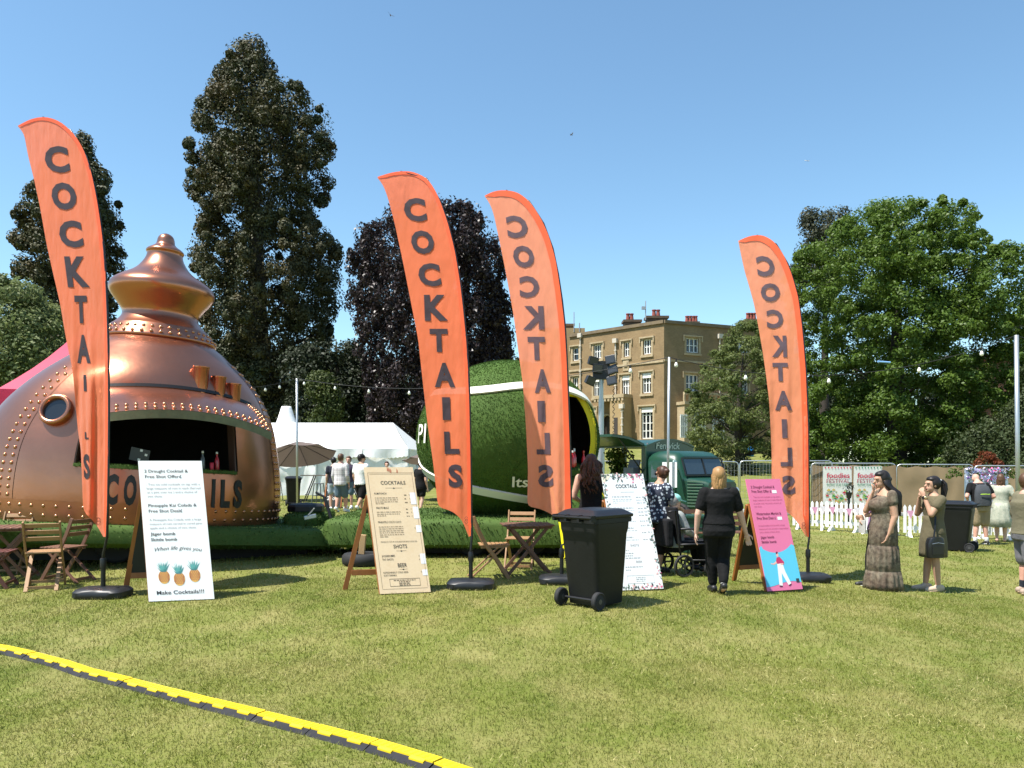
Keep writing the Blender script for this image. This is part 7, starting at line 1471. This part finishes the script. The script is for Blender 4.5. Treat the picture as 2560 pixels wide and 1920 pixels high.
Jp.top('jacket', cloth('grey_jacket', (.30, .32, .31), (.24, .26, .26), 5), .50, 1.85, .02, .84, 1.45); Jp.legs('trousers', black_c2, .9, .012); Jp.shoes(blk_sh); Jp.hair('short', HR['grey']); Jp.cap_hat(M('mint_cap', (.25, .58, .52), .8))
# group near the marquee
plaid = bpy.data.materials.new('plaid_shirt'); plaid.use_nodes = True
def plaidN(m):
    N = m.node_tree.nodes; L = m.node_tree.links; b = N['Principled BSDF']; b.inputs['Roughness'].default_value = .85; tc = N.new('ShaderNodeTexCoord'); sp = N.new('ShaderNodeSeparateXYZ'); L.new(tc.outputs['Object'], sp.inputs[0]); acc = None
    for ax, fr in ((0, 38), (2, 38), (0, 95), (2, 95)):
        a = N.new('ShaderNodeMath'); a.operation = 'MULTIPLY'; a.inputs[1].default_value = fr; L.new(sp.outputs[ax], a.inputs[0]); s_ = N.new('ShaderNodeMath'); s_.operation = 'SINE'; L.new(a.outputs[0], s_.inputs[0]); g_ = N.new('ShaderNodeMath'); g_.operation = 'GREATER_THAN'; g_.inputs[1].default_value = .35 if fr < 50 else .75; L.new(s_.outputs[0], g_.inputs[0])
        if acc is None: acc = g_.outputs[0]
        else: q = N.new('ShaderNodeMath'); q.operation = 'ADD'; L.new(acc, q.inputs[0]); L.new(g_.outputs[0], q.inputs[1]); acc = q.outputs[0]
    mr = N.new('ShaderNodeMapRange'); mr.inputs[2].default_value = 4; L.new(acc, mr.inputs[0]); mx = N.new('ShaderNodeMix'); mx.data_type = 'RGBA'; L.new(mr.outputs[0], mx.inputs[0]); mx.inputs[6].default_value = (.66, .64, .64, 1); mx.inputs[7].default_value = (.24, .22, .24, 1); L.new(mx.outputs[2], b.inputs['Base Color'])
plaidN(plaid); p = GD(852, 25.5); denim = cloth('blue_shorts', (.10, .15, .19), (.08, .12, .155), 5)
Kp = Person('person in a grey plaid overshirt and blue shorts walking away near the marquee', p, 165, 1.86, 'pink', 1.08, True, J=dict(ankR=(-.05, -.08, .05), kneeR=(-.05, -.06, .28), ankL=(.05, .07, .08), kneeL=(.05, .0, .28), toeL=(.05, .0, .02)), vox=.017); Kp.top('overshirt', plaid, .46, 1.7, .018, sl_r=1.3, flare=.05); Kp.legs('shorts', denim, .46, .014, .56, 1.1); Kp.shoes(wsole, wsole, 'trainer'); Kp.hair('short', HR['mid'])
p = GD(903, 25.0); Lp_ = Person('person in a white polo shirt, black cap and black shorts beside the wooden menu board', p, 150, 1.84, 'tan', 1.2, True, J=dict(ankR=(-.05, .16, .12), kneeR=(-.05, .04, .285), toeR=(-.05, .12, .04), ankL=(.05, -.06, .05), kneeL=(.05, -.05, .28)), turn=-50, vox=.017); Lp_.top('polo_shirt', cloth('white_polo', (.78, .78, .77), None, 5, .4), .48, .55, .016, sl_r=1.35); Lp_.legs('shorts', black_c2, .48, .014, .56, 1.1); Lp_.shoes(wsole, wsole, 'trainer'); Lp_.hair('short', HR['black']); Lp_.cap_hat(black_c); Lp_.glasses()
p = GD(834, 26.6); Mp = Person('person in a navy top and pale denim shorts partly hidden behind the plaid overshirt', p, 195, 1.76, 'fair', 1.0, J=dict(ankR=(-.05, .18, .14), kneeR=(-.05, .06, .29), toeR=(-.05, .14, .05)), vox=.018); Mp.top('top', cloth('navy_top', (.02, .022, .035)), .5, .55, .014); Mp.legs('shorts', cloth('pale_denim', (.35, .42, .48), (.28, .35, .42), 5), .36, .012); Mp.shoes(wsole, wsole, 'trainer'); Mp.hair('short', HR['black'])
p = GD(872, 27.5); Np = Person('person in a purple shirt facing the viewer behind the plaid overshirt', p, -5, 1.80, 'pink', 1.0, True, vox=.018); Np.eyes(); Np.top('shirt', cloth('purple_shirt', (.06, .045, .075)), .5, .5, .014); Np.legs('shorts', denim, .45, .012); Np.shoes(wsole, wsole, 'trainer'); Np.hair('short', HR['mid'])
p = GD(967, 28.5); Op = Person('person with only the top of the head showing above the wooden menu board', p, 10, 1.62, 'fair', 1.0, vox=.018); Op.top('top', black_c, .5, .5); Op.legs('trousers', black_c2, .9); Op.shoes(blk_sh); Op.hair('bun', HR['brown'])
p = GD(1052, 24.5); Pp = Person('person in black top and shorts between the wooden menu board and green ball', p, 150, 1.66, 'fair', 1.0, J=dict(ankR=(-.05, .09, .07), kneeR=(-.05, .02, .28), toeR=(-.05, .03, .02), ankL=(.05, -.08, .05), kneeL=(.05, -.06, .28)), vox=.017); Pp.top('top', black_c, .45, .5, .018, flare=.05); Pp.legs('shorts', black_c2, .3, .012); Pp.shoes(blk_sh); Pp.hair('short', HR['brown'])
p = GD(225, 15.6); Sp = Person('person serving inside the dark hatch of the copper still bar', Vector((st_world(R(-30), .62, -.62).x, st_world(R(-30), .62, -.62).y, .60)), 20, 1.62, 'fair', 1.0, J=dict(elL=(.14, -.05, .65), wrL=(.08, -.14, .62)), vox=.016); Sp.top('top', cloth('red_top', (.35, .02, .03)), .5, .5); Sp.legs('trousers', black_c2, .9); Sp.shoes(blk_sh); Sp.hair('short', HR['blond'])

# ------------------------------------------------------------------ grass blades and small clover specks
def scatter(d0, d1, n, Lb, wb, spread=.70):
    y = np.sqrt(rng.uniform(d0 ** 2, d1 ** 2, n)); x = rng.uniform(-spread, spread, n) * y; z = zgn(x, y)
    den = np.sin(x * 2.1 + 1.3 * np.sin(y * 1.7)) * np.sin(y * 1.3 + 1.1 * np.sin(x * 1.9)) + .6 * np.sin(x * 5.3 + y * 3.1) * np.sin(y * 4.7 - x * 2.2); keep = rng.random(n) < .8 + .25 * den
    P = np.stack([x, y, z], 1)[keep]; rx_ = np.interp(P[:, 0], [q[0] for q in P3], [q[1] for q in P3]); P = P[~((P[:, 1] > rx_ + .002) & (P[:, 1] < rx_ + .23) & (P[:, 0] < P3[-1][0]))]; return blades(P, np.tile(np.array([.05, -.05, 1.0]), (len(P), 1)), Lb, wb, .55, .5)
for d0, d1, n, Lb, wb in ((3.4, 6.5, 150000, .024, .0042), (6.5, 11, 140000, .028, .0065), (11, 20, 90000, .036, .013), (20, 34, 45000, .045, .025)):
    V, Q = scatter(d0, d1, n, Lb, wb); o = link('lawn_grass', np_mesh('lawn_grass', V, Q), blade_m); o['kind'] = 'stuff'

straw_m = M('dry_straw', (.50, .42, .18), .6, var=(30, (.36, .34, .12), .7), transl=.2)
n_ = 30000; y = np.sqrt(rng.uniform(3.4 ** 2, 13 ** 2, n_)); x = rng.uniform(-.7, .7, n_) * y; m_ = (np.sin(x * 1.3 + 2 * np.sin(y * .8)) + np.sin(y * 2.1 + x * .7)) > -.2; P = np.stack([x, y, zgn(x, y) + .012], 1)[m_]
rx_ = np.interp(P[:, 0], [q[0] for q in P3], [q[1] for q in P3]); P = P[~((P[:, 1] > rx_ - .02) & (P[:, 1] < rx_ + .24))]
V, Q = blades(P, np.tile(np.array([0, 0, .35]), (len(P), 1)), .034, .0035, .6, .5); o = link('dry_grass', np_mesh('dry_grass', V, Q), straw_m); o['kind'] = 'stuff'; o['label'] = 'scattered dry straw coloured blades in the near lawn'
